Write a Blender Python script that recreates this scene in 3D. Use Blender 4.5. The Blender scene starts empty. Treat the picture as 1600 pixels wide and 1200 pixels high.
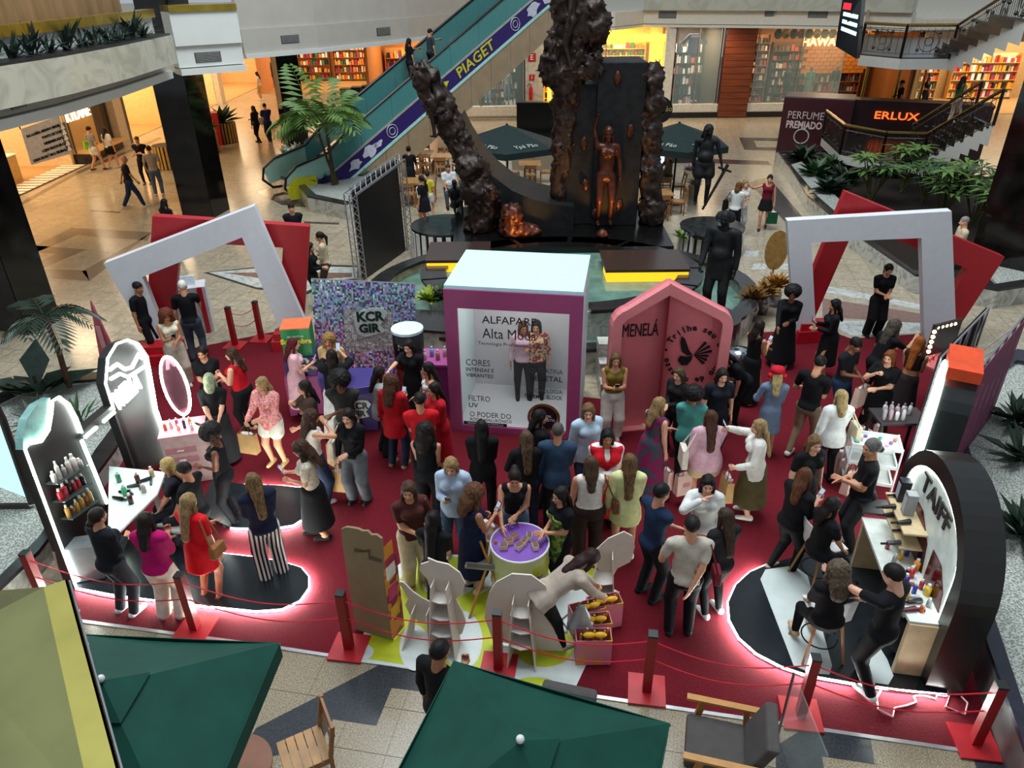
import bpy, math, random
import numpy as np
from mathutils import Vector, Matrix
random.seed(7); RNG = np.random.default_rng(7)
S = bpy.context.scene
COL = S.collection
# ---------------- camera ----------------
F = 1150.0; CH = 7.2; PITCH = math.radians(29.3); ROLL = math.radians(-0.6)
FW = np.array([0, math.cos(PITCH), -math.sin(PITCH)]); _r = np.array([1.0, 0, 0]); _u = np.cross(_r, FW)
RT = math.cos(ROLL)*_r + math.sin(ROLL)*_u; UP = np.cross(RT, FW); CP = np.array([0, 0, CH])
cam = bpy.data.cameras.new('camera'); camo = bpy.data.objects.new('camera', cam); COL.objects.link(camo)
cam.sensor_fit = 'HORIZONTAL'; cam.sensor_width = 36.0; cam.lens = F/1600*36.0; cam.clip_end = 300
camo.matrix_world = Matrix(((RT[0], UP[0], -FW[0], 0), (RT[1], UP[1], -FW[1], 0), (RT[2], UP[2], -FW[2], CH), (0, 0, 0, 1)))
S.camera = camo
# ---------------- world, skylight, exposure ----------------
w = bpy.data.worlds.new('world'); S.world = w; w.use_nodes = True
w.node_tree.nodes['Background'].inputs[0].default_value = (0.80, 0.90, 1.0, 1)
w.node_tree.nodes['Background'].inputs[1].default_value = 0.36
def area(name, loc, size, power, col, rot=(0, 0, 0), sizey=None):
    l = bpy.data.lights.new(name, 'AREA'); l.energy = power; l.color = col; l.size = size
    if sizey: l.shape = 'RECTANGLE'; l.size_y = sizey
    o = bpy.data.objects.new(name, l); COL.objects.link(o); o.location = loc; o.rotation_euler = rot; return o
area('atrium_skylight', (0, 14, 24), 12, 5600, (0.86, 0.95, 1.0), (0, 0, 0), 16)
S.view_settings.view_transform = 'Standard'; S.view_settings.look = 'None'
S.view_settings.gamma = 1; S.view_settings.use_curve_mapping = False; S.view_settings.exposure = 0.4

# ---------------- pixel helpers: a pixel and a height give a real place ----------------
def ray(x, y): return FW*F + RT*(x-800) - UP*(y-600)
def G(x, y, z=0.0):
    d = ray(x, y); t = (z-CH)/d[2]; return Vector(CP + d*t)
def onplane(x, y, p0, n):
    d = ray(x, y); t = float(np.dot(np.array(p0)-CP, n)/np.dot(d, n)); return Vector(CP + d*t)
def atY(x, y, Y): return onplane(x, y, (0, Y, 0), (0, 1, 0))
# ---------------- materials ----------------
MATS = {}
def srgb(h):
    h = h.lstrip('#'); c = [int(h[i:i+2], 16)/255 for i in (0, 2, 4)]
    return tuple(((v+.055)/1.055)**2.4 if v > .04045 else v/12.92 for v in c) + (1,)
def mat(hexc, rough=.6, metal=0, var=.12, scale=8, emis=0, bump=0, trans=0, alpha=1, coat=0, kind='noise', hex2=None, key=None, stretch=(1, 1, 1), em=None, detail=3):
    k = (hexc, rough, metal, var, scale, emis, bump, trans, alpha, coat, kind, hex2, stretch, em)
    if k in MATS: return MATS[k]
    m = bpy.data.materials.new('m_'+hexc.strip('#')+'_'+kind); m.use_nodes = True
    N = m.node_tree.nodes; L = m.node_tree.links; b = N['Principled BSDF']
    c = srgb(hexc); b.inputs['Roughness'].default_value = rough; b.inputs['Metallic'].default_value = metal
    if rough >= .56: b.inputs['Specular IOR Level'].default_value = .22
    if trans: b.inputs['Transmission Weight'].default_value = trans
    if alpha < 1: b.inputs['Alpha'].default_value = alpha
    if coat: b.inputs['Coat Weight'].default_value = coat
    if emis:
        b.inputs['Emission Color'].default_value = srgb(em) if em else c; b.inputs['Emission Strength'].default_value = emis
    tc = N.new('ShaderNodeTexCoord'); mp = N.new('ShaderNodeMapping'); mp.inputs['Scale'].default_value = stretch
    L.new(tc.outputs['Object'], mp.inputs['Vector'])
    if kind == 'noise' or kind == 'marble' or kind == 'speck':
        t = N.new('ShaderNodeTexNoise'); t.inputs['Scale'].default_value = scale; t.inputs['Detail'].default_value = detail
        if kind == 'marble': t.inputs['Distortion'].default_value = 2.5; t.inputs['Detail'].default_value = 6
        if kind == 'speck': t.inputs['Detail'].default_value = 8; t.inputs['Roughness'].default_value = .8
        out = t.outputs['Fac']
    elif kind == 'wave':
        t = N.new('ShaderNodeTexWave'); t.inputs['Scale'].default_value = scale; t.inputs['Distortion'].default_value = 2; out = t.outputs['Fac']
    elif kind == 'stripe':
        t = N.new('ShaderNodeTexWave'); t.inputs['Scale'].default_value = scale; t.bands_direction = 'X'; out = t.outputs['Fac']
    else:
        t = N.new('ShaderNodeTexVoronoi'); t.inputs['Scale'].default_value = scale; out = t.outputs['Color' if kind == 'patch' else 'Distance']
    L.new(mp.outputs[0], t.inputs['Vector'])
    r = N.new('ShaderNodeValToRGB'); L.new(out, r.inputs[0])
    if hex2: c2 = srgb(hex2); c1 = c
    else: c1 = tuple(min(1, v*(1+var)) for v in c[:3])+(1,); c2 = tuple(v*(1-var) for v in c[:3])+(1,)
    r.color_ramp.elements[0].color = c2; r.color_ramp.elements[1].color = c1
    if kind in ('noise', 'wave'): r.color_ramp.elements[0].position = .3; r.color_ramp.elements[1].position = .7
    if kind == 'marble': r.color_ramp.elements[0].position = .36; r.color_ramp.elements[1].position = .56
    if kind == 'speck': r.color_ramp.elements[0].position = .40; r.color_ramp.elements[1].position = .6
    if kind in ('stripe', 'patch', 'vor'): r.color_ramp.elements[0].position = .45; r.color_ramp.elements[1].position = .55
    L.new(r.outputs[0], b.inputs['Base Color'])
    if bump:
        bp = N.new('ShaderNodeBump'); bp.inputs['Strength'].default_value = bump; bp.inputs['Distance'].default_value = .02
        L.new(out, bp.inputs['Height']); L.new(bp.outputs[0], b.inputs['Normal'])
    MATS[k] = m; return m
def led(hexc, s):  return mat(hexc, .5, emis=s, var=.01, em=hexc)
def pm(p):
    '''world matrix of a parent; None when it stands at the origin'''
    M = Matrix.Identity(4); f = False
    while p is not None:
        if p.location.length > 1e-9 or abs(p.rotation_euler.z) > 1e-9: f = True
        M = p.matrix_basis @ M; p = p.parent
    return M if f else None
# ---------------- mesh builder ----------------
class MB:
    def __init__(s): s.v = []; s.f = []
    def add(s, vs, fs):
        o = len(s.v); s.v += [tuple(map(float, p)) for p in vs]; s.f += [tuple(i+o for i in f) for f in fs]; return s
    def box(s, c, d, rz=0, M=None):
        x, y, z = d[0]/2, d[1]/2, d[2]/2; c = Vector(c)
        P = [Vector((a*x, b*y, e*z)) for e in (-1, 1) for a, b in ((-1, -1), (1, -1), (1, 1), (-1, 1))]
        R = M if M is not None else Matrix.Rotation(rz, 3, 'Z')
        return s.add([c+R@p for p in P], [(3, 2, 1, 0), (4, 5, 6, 7), (0, 1, 5, 4), (1, 2, 6, 5), (2, 3, 7, 6), (3, 0, 4, 7)])
    def prism(s, poly, off):
        """poly: list of 3d points; extruded by vector off"""
        n = len(poly); off = Vector(off); P = [Vector(p) for p in poly]
        fs = [tuple(range(n-1, -1, -1)), tuple(range(n, 2*n))] + [(i, (i+1) % n, n+(i+1) % n, n+i) for i in range(n)]
        return s.add(P+[p+off for p in P], fs)
    def zprism(s, poly, z0, z1): return s.prism([(p[0], p[1], z0) for p in poly], (0, 0, z1-z0))
    def ring(s, outer, inner, off):
        n = len(outer); off = Vector(off); O = [Vector(p) for p in outer]; I = [Vector(p) for p in inner]
        vs = O+I+[p+off for p in O]+[p+off for p in I]; fs = []
        for i in range(n):
            j = (i+1) % n
            fs += [(i, n+i, n+j, j), (2*n+i, 2*n+j, 3*n+j, 3*n+i), (i, j, 2*n+j, 2*n+i), (n+i, 3*n+i, 3*n+j, n+j)]
        return s.add(vs, fs)
    def tube(s, path, r, n=6, caps=True):
        P = [Vector(p) for p in path]; rs = r if isinstance(r, (list, tuple)) else [r]*len(P); vs = []; fs = []
        prev = None
        for i, p in enumerate(P):
            t = (P[min(i+1, len(P)-1)]-P[max(i-1, 0)]).normalized()
            if prev is None: a = t.orthogonal().normalized()
            else: a = (prev - t*prev.dot(t)); a = a.normalized() if a.length > 1e-6 else t.orthogonal().normalized()
            prev = a; b = t.cross(a)
            vs += [p+rs[i]*(a*math.cos(2*math.pi*k/n)+b*math.sin(2*math.pi*k/n)) for k in range(n)]
        for i in range(len(P)-1):
            for k in range(n): fs.append((i*n+k, i*n+(k+1) % n, (i+1)*n+(k+1) % n, (i+1)*n+k))
        if caps: fs += [tuple(range(n-1, -1, -1)), tuple((len(P)-1)*n+k for k in range(n))]
        return s.add(vs, fs)
    def cyl(s, c, r, z0, z1, n=20, r1=None):
        return s.lathe(c, [(r, z0), (r if r1 is None else r1, z1)], n)
    def lathe(s, c, prof, n=20, sx=1, sy=1):
        vs = []; fs = []; m = len(prof)
        for r, z in prof: vs += [(c[0]+sx*r*math.cos(2*math.pi*k/n), c[1]+sy*r*math.sin(2*math.pi*k/n), (c[2] if len(c) > 2 else 0)+z) for k in range(n)]
        for i in range(m-1):
            for k in range(n): fs.append((i*n+k, i*n+(k+1) % n, (i+1)*n+(k+1) % n, (i+1)*n+k))
        fs += [tuple(range(n-1, -1, -1)), tuple((m-1)*n+k for k in range(n))]
        return s.add(vs, fs)
    def ball(s, c, r, sc=(1, 1, 1), n=10, m=6):
        prof = [(max(.001, r*math.sin(math.pi*i/m)), -r*math.cos(math.pi*i/m)) for i in range(m+1)]
        t = MB(); t.lathe((0, 0, 0), prof, n); return s.add([(c[0]+p[0]*sc[0], c[1]+p[1]*sc[1], c[2]+p[2]*sc[2]) for p in t.v], t.f)
    def build(s, name, m, parent=None, smooth=False, bevel=0, loc=None):
        V = s.v
        if parent is not None:
            M = pm(parent)
            if M is not None: M = M.inverted(); V = [M @ Vector(p) for p in V]
        me = bpy.data.meshes.new(name); me.from_pydata(V, [], s.f); me.update()
        if smooth: me.shade_smooth()
        ms = m if isinstance(m, (list, tuple)) else [m]
        for x in ms: me.materials.append(x)
        o = bpy.data.objects.new(name, me); COL.objects.link(o)
        if parent: o.parent = parent
        if loc is not None: o.location = loc
        if bevel:
            b = o.modifiers.new('b', 'BEVEL'); b.width = bevel; b.segments = 2; b.limit_method = 'ANGLE'
        return o
def tag(o, label=None, cat=None, group=None, kind=None):
    if label: o['label'] = label
    if cat: o['category'] = cat
    if group: o['group'] = group
    if kind: o['kind'] = kind
    return o
def thing(name, label, cat, loc=(0, 0, 0), rz=0, group=None):
    o = bpy.data.objects.new(name, None); COL.objects.link(o); o.location = loc; o.rotation_euler = (0, 0, rz)
    o.empty_display_size = .1
    return tag(o, label, cat, group)
def struct(o): o['kind'] = 'structure'; return o
def dup(root, loc, rz=None, label=None, group=None, scale=None):
    r = root.copy(); COL.objects.link(r); r.location = loc
    if rz is not None: r.rotation_euler = (0, 0, rz)
    if label: r['label'] = label
    if group: r['group'] = group
    if scale: r.scale = (scale,)*3
    for ch in list(root.children):
        c = ch.copy(); COL.objects.link(c); c.parent = r
        for g in ch.children:
            d = g.copy(); COL.objects.link(d); d.parent = c
    return r
def text(body, size, o, xd, yd, m, parent=None, name='lettering', ext=.004, width=None, align='CENTER', bold=0, shear=0):
    """lettering on the plane through o with unit axes xd (reading direction) and yd (up)"""
    c = bpy.data.curves.new(name, 'FONT'); c.body = body; c.size = size; c.extrude = ext; c.align_x = align; c.align_y = 'CENTER'; c.offset = bold; c.shear = shear; c.resolution_u = 2
    t = bpy.data.objects.new(name, c); me = bpy.data.meshes.new_from_object(t); bpy.data.objects.remove(t); me.name = name
    X = Vector(xd).normalized(); Z = X.cross(Vector(yd)).normalized(); Y = Z.cross(X)
    sx = 1
    if width and len(me.vertices):
        xs = [v.co.x for v in me.vertices]; sx = width/max(1e-6, max(xs)-min(xs))
    M = Matrix(((X.x*sx, Y.x, Z.x, o[0]), (X.y*sx, Y.y, Z.y, o[1]), (X.z*sx, Y.z, Z.z, o[2]), (0, 0, 0, 1)))
    if parent is not None:
        Q = pm(parent)
        if Q is not None: M = Q.inverted() @ M
    me.transform(M); me.materials.clear(); me.materials.append(m)
    ob = bpy.data.objects.new(name, me); COL.objects.link(ob)
    if parent is not None: ob.parent = parent
    return ob
def U(a, b): return random.uniform(a, b)
# ================= THE SETTING =================
GRAN = mat('#a99a80', .22, var=.25, scale=60, kind='speck', hex2='#5f5444')
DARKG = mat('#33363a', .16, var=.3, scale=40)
MARB = mat('#b9b8ae', .22, kind='marble', hex2='#8d8c84', scale=2.2)
CREAM = mat('#d8cfbd', .6, var=.04)
BLACKG = mat('#0d0c0b', .10, var=.5, scale=5)
BRASS = mat('#b59a3c', .28, metal=.9, var=.2, scale=3)
def tile_mat():
    m = bpy.data.materials.new('polished_floor_tile'); m.use_nodes = True; N = m.node_tree.nodes; L = m.node_tree.links; b = N['Principled BSDF']
    b.inputs['Roughness'].default_value = .2
    g = N.new('ShaderNodeNewGeometry'); w_ = N.new('ShaderNodeTexWhiteNoise'); w_.noise_dimensions = '1D'; L.new(g.outputs['Random Per Island'], w_.inputs['W'])
    n = N.new('ShaderNodeTexNoise'); n.inputs['Scale'].default_value = 6; n.inputs['Detail'].default_value = 9; n.inputs['Roughness'].default_value = .75; n.inputs['Distortion'].default_value = 1.2
    L.new(g.outputs['Position'], n.inputs['Vector'])
    r = N.new('ShaderNodeValToRGB'); r.color_ramp.elements[0].position = .33; r.color_ramp.elements[1].position = .66
    r.color_ramp.elements[0].color = srgb('#8f826c'); r.color_ramp.elements[1].color = srgb('#bdb099'); L.new(n.outputs['Fac'], r.inputs[0])
    mx = N.new('ShaderNodeMix'); mx.data_type = 'RGBA'; mx.blend_type = 'MULTIPLY'; mx.inputs[0].default_value = .10
    L.new(r.outputs[0], mx.inputs[6]); L.new(w_.outputs['Value'], mx.inputs[7]); L.new(mx.outputs[2], b.inputs['Base Color']); return m
TILE = tile_mat()
floor = struct(MB().zprism([(-45, .5), (45, .5), (45, 75), (-45, 75)], -.3, -.006).build('floor', mat('#7a6f5e', .4)))
E0 = G(125, 968); E1 = G(1585, 1182); ED = (E1-E0).normalized(); EN = Vector((-ED.y, ED.x, 0))
TS = .56
mb = MB(); ntile = 0; tmesh = None
for i in range(-62, 70):
    for j in range(-8, 118):
        c = E0 + ED*(i+.5)*TS + EN*(j+.5)*TS
        if c.y < 1.5 or c.y > 66 or abs(c.x) > 8+.95*c.y: continue
        if j < 0 and -9 < i < 24:
            if tmesh is None:
                o = MB().box((0, 0, -.004), (TS-.006, TS-.006, .01), math.atan2(ED.y, ED.x)).build('floor_tile', GRAN, floor); tmesh = o
            else: o = tmesh.copy(); COL.objects.link(o)
            o.location = (c.x, c.y, U(-.0006, .0006))
        else:
            if j >= 0 and j < 8 and -2 < i < 20: continue
            h = TS/2-.004; mb.add([c-ED*h-EN*h, c+ED*h-EN*h, c+ED*h+EN*h, c-ED*h+EN*h], [(0, 1, 2, 3)])
tag(mb.build('floor_tiling', TILE, floor), kind='stuff')
def inlay(px, m, z=.003, name='floor_inlay'): return MB().zprism([G(*p) for p in px], -.004, z).build(name, m, floor)
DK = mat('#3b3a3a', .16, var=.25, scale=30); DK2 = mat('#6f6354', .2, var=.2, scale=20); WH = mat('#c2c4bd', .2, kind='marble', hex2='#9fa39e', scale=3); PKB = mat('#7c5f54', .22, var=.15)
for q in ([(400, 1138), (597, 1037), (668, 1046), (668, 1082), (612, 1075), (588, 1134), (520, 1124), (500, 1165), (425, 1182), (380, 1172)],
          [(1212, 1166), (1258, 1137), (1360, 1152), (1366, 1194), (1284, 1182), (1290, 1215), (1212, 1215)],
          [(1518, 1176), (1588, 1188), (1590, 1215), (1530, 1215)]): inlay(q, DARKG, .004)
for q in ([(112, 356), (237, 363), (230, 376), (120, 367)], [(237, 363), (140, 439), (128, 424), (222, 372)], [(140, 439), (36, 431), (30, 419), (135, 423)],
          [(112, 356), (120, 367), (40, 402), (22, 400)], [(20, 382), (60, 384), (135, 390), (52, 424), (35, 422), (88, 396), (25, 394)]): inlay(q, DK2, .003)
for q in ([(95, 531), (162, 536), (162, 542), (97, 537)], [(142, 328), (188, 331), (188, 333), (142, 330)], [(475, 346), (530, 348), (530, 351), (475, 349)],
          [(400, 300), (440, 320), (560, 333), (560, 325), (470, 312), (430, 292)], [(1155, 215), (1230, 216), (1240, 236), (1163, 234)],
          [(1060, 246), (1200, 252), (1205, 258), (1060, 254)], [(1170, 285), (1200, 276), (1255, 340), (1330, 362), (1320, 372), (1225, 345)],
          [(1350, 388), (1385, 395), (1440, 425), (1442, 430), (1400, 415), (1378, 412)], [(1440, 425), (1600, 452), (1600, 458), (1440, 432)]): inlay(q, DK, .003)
inlay([(1178, 220), (1222, 221), (1228, 231), (1182, 230)], TILE, .006)
inlay([(318, 426), (450, 412), (560, 415), (560, 438), (520, 442), (480, 460), (400, 452)], DK, .003)
inlay([(326, 426), (450, 415), (558, 418), (558, 435), (510, 440), (478, 456), (400, 449)], WH, .006)
inlay([(352, 427), (450, 425), (550, 427), (550, 433), (500, 437), (440, 440)], PKB, .009)
inlay([(1285, 446), (1450, 478), (1450, 486), (1285, 456)], WH, .004); inlay([(1285, 466), (1450, 492), (1450, 505), (1285, 495)], PKB, .004)
inlay([(1285, 500), (1450, 505), (1450, 520), (1330, 525)], WH, .004)
for k, q in enumerate(((1165, 392), (1200, 402), (1178, 412), (1222, 392), (1222, 412), (1215, 428), (1205, 440))):
    x, y = q; inlay([(x, y), (x+22, y), (x+18, y+9), (x-4, y+9)], WH, .004)
# carpet
CARP = mat('#600d1a', .95, var=.22, scale=45, bump=.15)
cp = [(125, 970), (437, 1012), (890, 1082), (1585, 1184), (1535, 1010), (1490, 870), (1478, 760), (1500, 640), (1520, 560), (1470, 520), (1330, 530), (1290, 515), (1190, 520), (1170, 600), (1100, 640), (900, 620), (700, 640), (600, 560), (490, 530), (440, 517), (300, 545), (215, 560), (135, 650), (80, 800)]
struct(MB().zprism([G(*p) for p in cp], -.002, .014).build('floor_carpet', CARP))
ce = [G(*p) for p in cp[:4]]; mb = MB()
for a, b in zip(ce[:-1], ce[1:]): mb.box((a+b)/2 + Vector((0, -.012, .009)), ((b-a).length, .045, .018), math.atan2((b-a).y, (b-a).x))
struct(mb.build('trim_1', mat('#b8b8b8', .3, metal=.8)))
# ---- upper slab edges ----
ZB = 4.55
def band(name, pts, z0, z1, out, m, parent=None, th=.35, tilt=0):
    """wall strip following plan points (left to right as seen), pushed out towards the atrium"""
    n = len(pts); mb = MB(); A = []; B = []
    for i in range(n):
        t = (Vector(pts[min(i+1, n-1)])-Vector(pts[max(i-1, 0)])); t.z = 0; t.normalize(); nn = Vector((t.y, -t.x, 0)); p = Vector(pts[i]); p.z = 0
        A.append(p+nn*out); B.append(p-nn*th)
    for i in range(n-1): mb.zprism([A[i], A[i+1], B[i+1], B[i]], z0, z1)
    return mb.build(name, m, parent)
def bulge(a, b, n, k):
    a = Vector(a); b = Vector(b); t = (b-a); nn = Vector((t.y, -t.x, 0)).normalized()
    return [a+t*(i/n)+nn*k*math.sin(math.pi*i/n) for i in range(n+1)]
PLAST = mat('#b7b0a6', .55, var=.04, scale=2); PLW = mat('#d4d6d0', .5, var=.03, scale=2)
VENT = mat('#4a4a48', .5, metal=.4)
def vent(px, py, wpx, z, parent, pl):
    """grille set on the fascia: frame and slats"""
    c = onplane(px, py, pl[0], pl[1]); n = Vector(pl[1]).normalized(); t = Vector((-n.y, n.x, 0)); c = c + n*.012
    if t.x < 0: t = -t
    R = Matrix(((t.x, n.x, 0), (t.y, n.y, 0), (0, 0, 1))); sc = (c-Vector(CP)).length/F; W_ = wpx*sc; Hh = W_*.36
    o = MB().box(c, (W_, .02, Hh), M=R).build('vent', VENT, parent)
    mb = MB()
    for k in range(6): mb.box(c+n*.02+Vector((0, 0, (k-2.5)*Hh/6.5)), (W_*.94, .012, Hh/14), M=R)
    mb.build('vent_slats', mat('#8b8a86', .5), o)
Lp = [G(x, y, ZB) for x, y in ((-160, 243), (0, 203), (90, 180), (180, 152), (264, 122))]
wl = struct(band('wall_left', Lp, ZB+.22, 5.05, 0, PLAST)); pl = (Lp[2], (1, 0, 0))
band('cornice', Lp, ZB, ZB+.2, .14, PLW, wl); band('planter_front', Lp[:-1]+[Lp[-1]-Vector((0, .5, 0))], 5.0, 5.72, .55, mat('#bdb8a6', .25, kind='marble', hex2='#aaa593', scale=1.0), wl)
band('planter_rim', Lp[:-1]+[Lp[-1]-Vector((0, .5, 0))], 5.72, 5.77, .50, mat('#1d1c1c', .4), wl); band('parapet', Lp, 5.7, 6.15, -.12, PLW, wl)
band('brass_rail', Lp, 6.15, 6.36, .0, BRASS, wl); band('lit_timber_wall', [p+Vector((-.9, 0, 0)) for p in Lp], 5.6, 8.4, 0, mat('#8a6a44', .4, var=.25, scale=3, stretch=(1, 1, .2)), wl)
vent(27, 161, 33, 0, wl, pl); vent(219, 110, 21, 0, wl, pl)
Bp = [G(283, 118, ZB), G(384, 110, ZB)]
w2 = struct(band('wall_block', Bp, ZB+.2, 5.35, 0, PLW, th=1.5)); band('cornice', Bp, ZB, ZB+.17, .12, PLW, w2, 1.5); band('upper_block', Bp, 5.35, 6.25, .1, PLW, w2, 1.4); band('brass_rail', Bp, 6.25, 6.42, .16, BRASS, w2, 1.4)
t = (Bp[1]-Bp[0]); nb = Vector((t.y, -t.x, 0)).normalized(); vent(325, 89, 34, 0, w2, (Bp[0], nb))
Mp = [G(x, y, ZB) for x, y in ((384, 92), (500, 82), (640, 66), (760, 48))]
w3 = struct(band('wall_middle', Mp, ZB+.15, 5.5, 0, PLAST, th=.6)); band('cornice', Mp, ZB, ZB+.15, .08, PLW, w3); band('parapet', Mp, 5.5, 6.9, -.1, PLAST, w3)
sf = [G(375, 55, 5.2), G(535, 43, 5.2), G(585, 0, 5.2), G(375, -20, 5.2)]
MB().zprism(sf, 5.2, 7.0).build('soffit_panel', mat('#7b736d', .45, var=.05), w3)
for a, b, pxs in ((Mp[0], Mp[1], ((453, 61),)), (Mp[1], Mp[2], ((599, 49),))):
    t = b-a; nn = Vector((t.y, -t.x, 0)).normalized()
    for q in pxs: vent(q[0], q[1], 27, 0, w3, (a, nn))
Rp = [G(x, y, ZB) for x, y in ((760, 48), (845, 46), (960, 47), (1005, 42), (1200, 44), (1310, 46), (1420, 50))]
w4 = struct(band('wall_back', Rp, ZB+.15, 5.35, 0, CREAM, th=.6)); band('cornice', Rp, ZB, ZB+.12, .1, CREAM, w4); band('parapet_marble', Rp[3:], 5.35, 6.3, .3, mat('#b9b6a4', .25, kind='marble', hex2='#aaa694', scale=1.0), w4)
for i, q in ((3, (1043, 23)), (3, (1210, 20)), (4, (1278, 22))):
    t = Rp[i+1]-Rp[i]; vent(q[0], q[1], 24, 0, w4, (Rp[i], Vector((t.y, -t.x, 0)).normalized()))
# slabs over the galleries
slab = [Lp[0], Lp[1], Lp[2], Lp[3], Lp[4], Bp[0], Bp[1], Mp[0], Mp[1], Mp[2], Mp[3]] + Rp[1:] + [Vector((45, 40, 0)), Vector((45, 72, 0)), Vector((-45, 72, 0)), Vector((-45, 14, 0))]
def inset(p): return (p.x*1.02-.3, p.y+.35)
struct(MB().zprism([inset(p) if i < 17 else p for i, p in enumerate(slab)], ZB+.05, ZB+.5).build('ceiling', mat('#cfc6b4', .7)))
# columns
def column(name, px, w, top, label=None):
    P = [G(*p) for p in px]; a, b = P; d = (b-a); n = Vector((-d.y, d.x, 0)).normalized()*w
    o = struct(MB().zprism([a, b, b+n, a+n], 0, top).build(name, BLACKG))
    k = 0
    while k*1.6 < top-.2:   # polished granite cladding panels
        z0 = k*1.6+.01; z1 = min(top, (k+1)*1.6-.01); nn = -n.normalized()*.012
        MB().prism([a+nn+Vector((0, 0, z0))+d*.01, b+nn+Vector((0, 0, z0))-d*.01, b+nn+Vector((0, 0, z1))-d*.01, a+nn+Vector((0, 0, z1))+d*.01], n.normalized()*.02).build('cladding_panel', mat('#14110f', .08, var=.6, scale=2), o); k += 1
    return o
column('column_left', ((286, 339), (334, 341)), 1.1, 6.6)
column('column_left_back', ((452, 233), (484, 229)), .8, ZB)
column('column_near_left', ((-70, 505), (46, 524)), .9, 7.2)
column('column_right', ((1505, 432), (1605, 455)), 1.4, 7.2)
# warm gallery and shop light: recessed ceiling lamps
def lamp(x, y, z, p, s=1.2, col=(1, .72, .42)): area('gallery_downlight', (x, y, z), s, p, col, (0, 0, 0))
for y in (24, 29, 34, 39, 45, 51): lamp(-15.4, y, ZB-.05, 95)
for x in (-10, -3, 4, 11, 17): lamp(x, 41.5 if x > -5 else 48, ZB-.05, 70)
# ================= SHOPS =================
PAL = ['#c7402f', '#e8dcc0', '#2f3a4a', '#d8a23a', '#7a4a2c', '#f2efe6', '#3a6b4a', '#9c2f55', '#c9b08a', '#1f1f22', '#b8c4cc', '#e07a4a']
PALD = ['#1d1d20', '#2c2f36', '#d8d4ce', '#5a5a5c', '#a0403a', '#3a3f4a', '#17171a', '#8a7a68', '#46302a', '#b8b4b0']
def shelfunit(name, label, c, rz, w, h, rows, dens, seed, frame='#5b4632', back='#c9a468', pal=PAL, group='lit shop shelves', d=.45, emis=0):
    random.seed(seed); t = thing(name, label, 'shelf', c, rz)
    M = Matrix.Translation(c) @ Matrix.Rotation(rz, 4, 'Z')
    def bld(mb, n, m, par, **k): mb.v = [tuple(M @ Vector(p)) for p in mb.v]; return mb.build(n, m, par, **k)
    mb = MB().box((0, d/2-.02, h/2), (w, .04, h)); bld(mb, 'back_panel', mat(back, .6, emis=emis), t)
    [bld(MB().box((s*(w/2-.02), 0, h/2), (.04, d, h)), 'upright', mat(frame, .5), t) for s in (-1, 1)]
    cols = [MB() for _ in range(6)]; pick = random.sample(pal, 6)
    for r in range(rows):
        z = .12 + r*(h-.15)/rows; mb = MB().box((0, 0, z), (w-.06, d-.04, .03)); bld(mb, 'shelf_board', mat(frame, .5), t)
        x = -w/2+.1
        while x < w/2-.12:
            bw = U(.08, .26)/dens; bh = U(.4, .85)*(h-.15)/rows
            k = random.randrange(6); cols[k].box((x+bw/2, U(-.06, .02), z+.015+bh/2), (bw*.85, U(.12, .25), bh)); x += bw+U(0, .05)
    for k in range(6):
        if cols[k].v: tag(bld(cols[k], 'goods', mat(pick[k], .55, var=.3, scale=14), t), kind='stuff')
    return t
GLASS = mat('#bcd6d2', .05, alpha=.14, var=.01); GLASSD = mat('#20201e', .05, alpha=.75, var=.01)
def shopbox(name, x0, x1, y0, y1, wallc, floorc, face, col, power, openx=None):
    """room shell behind a shop front: back and side walls, floor, ceiling lamp. face 'x' looks to +x, 'y' looks to -y"""
    mb = MB()
    if face == 'x': mb.box(((x0-.1), (y0+y1)/2, ZB/2), (.2, y1-y0, ZB)); [mb.box(((x0+x1)/2, y, ZB/2), (x1-x0, .16, ZB)) for y in (y0, y1)]
    else: mb.box(((x0+x1)/2, y1+.1, ZB/2), (x1-x0, .2, ZB)); [mb.box((x, (y0+y1)/2, ZB/2), (.16, y1-y0, ZB)) for x in (x0, x1)]
    o = struct(mb.build('wall_shop_'+name, mat(wallc, .6, var=.1)))
    MB().box(((x0+x1)/2, (y0+y1)/2, .012), (x1-x0, y1-y0, .02)).build('shop_floor', mat(floorc, .3, var=.1), o)
    area('shop_ceiling_light', ((x0+x1)/2, (y0+y1)/2, ZB-.1), (x1-x0)*.6, power, col, (0, 0, 0), (y1-y0)*.6); return o
W1 = (1, .78, .5); W2 = (1, .85, .62)
s1 = shopbox('clothes', -25, -18.9, 25, 32.6, '#d9b98a', '#b58b58', 'x', W1, 420)
s2 = shopbox('window', -22, -18.9, 32.8, 36.4, '#b99663', '#a87f52', 'x', W1, 120)
s3 = shopbox('lit', -23, -18.9, 37.3, 42.6, '#e6c284', '#b58b58', 'x', W1, 330)
s4 = shopbox('cosmetics', -23, -18.5, 43.2, 49.5, '#efd29a', '#b58b58', 'x', W2, 330)
s5 = shopbox('fashion', -23, -18.2, 50, 60, '#ecc48a', '#c49a66', 'x', W1, 420)
s6 = shopbox('corner', -17, -8.4, 54, 61, '#c98a5a', '#b58b58', 'y', W1, 380)
s7 = shopbox('timber', -8.2, -2.4, 46, 52, '#b9763c', '#9a7a55', 'y', W2, 330)
s8 = shopbox('sneakers', -4.0, .9, 43.4, 47.5, '#2b2724', '#6a5a48', 'y', (1, .95, .88), 260)
s9 = shopbox('yellow', 1.9, 8.3, 43.4, 47.5, '#f4d060', '#c9a860', 'y', (1, .80, .34), 520)
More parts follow.
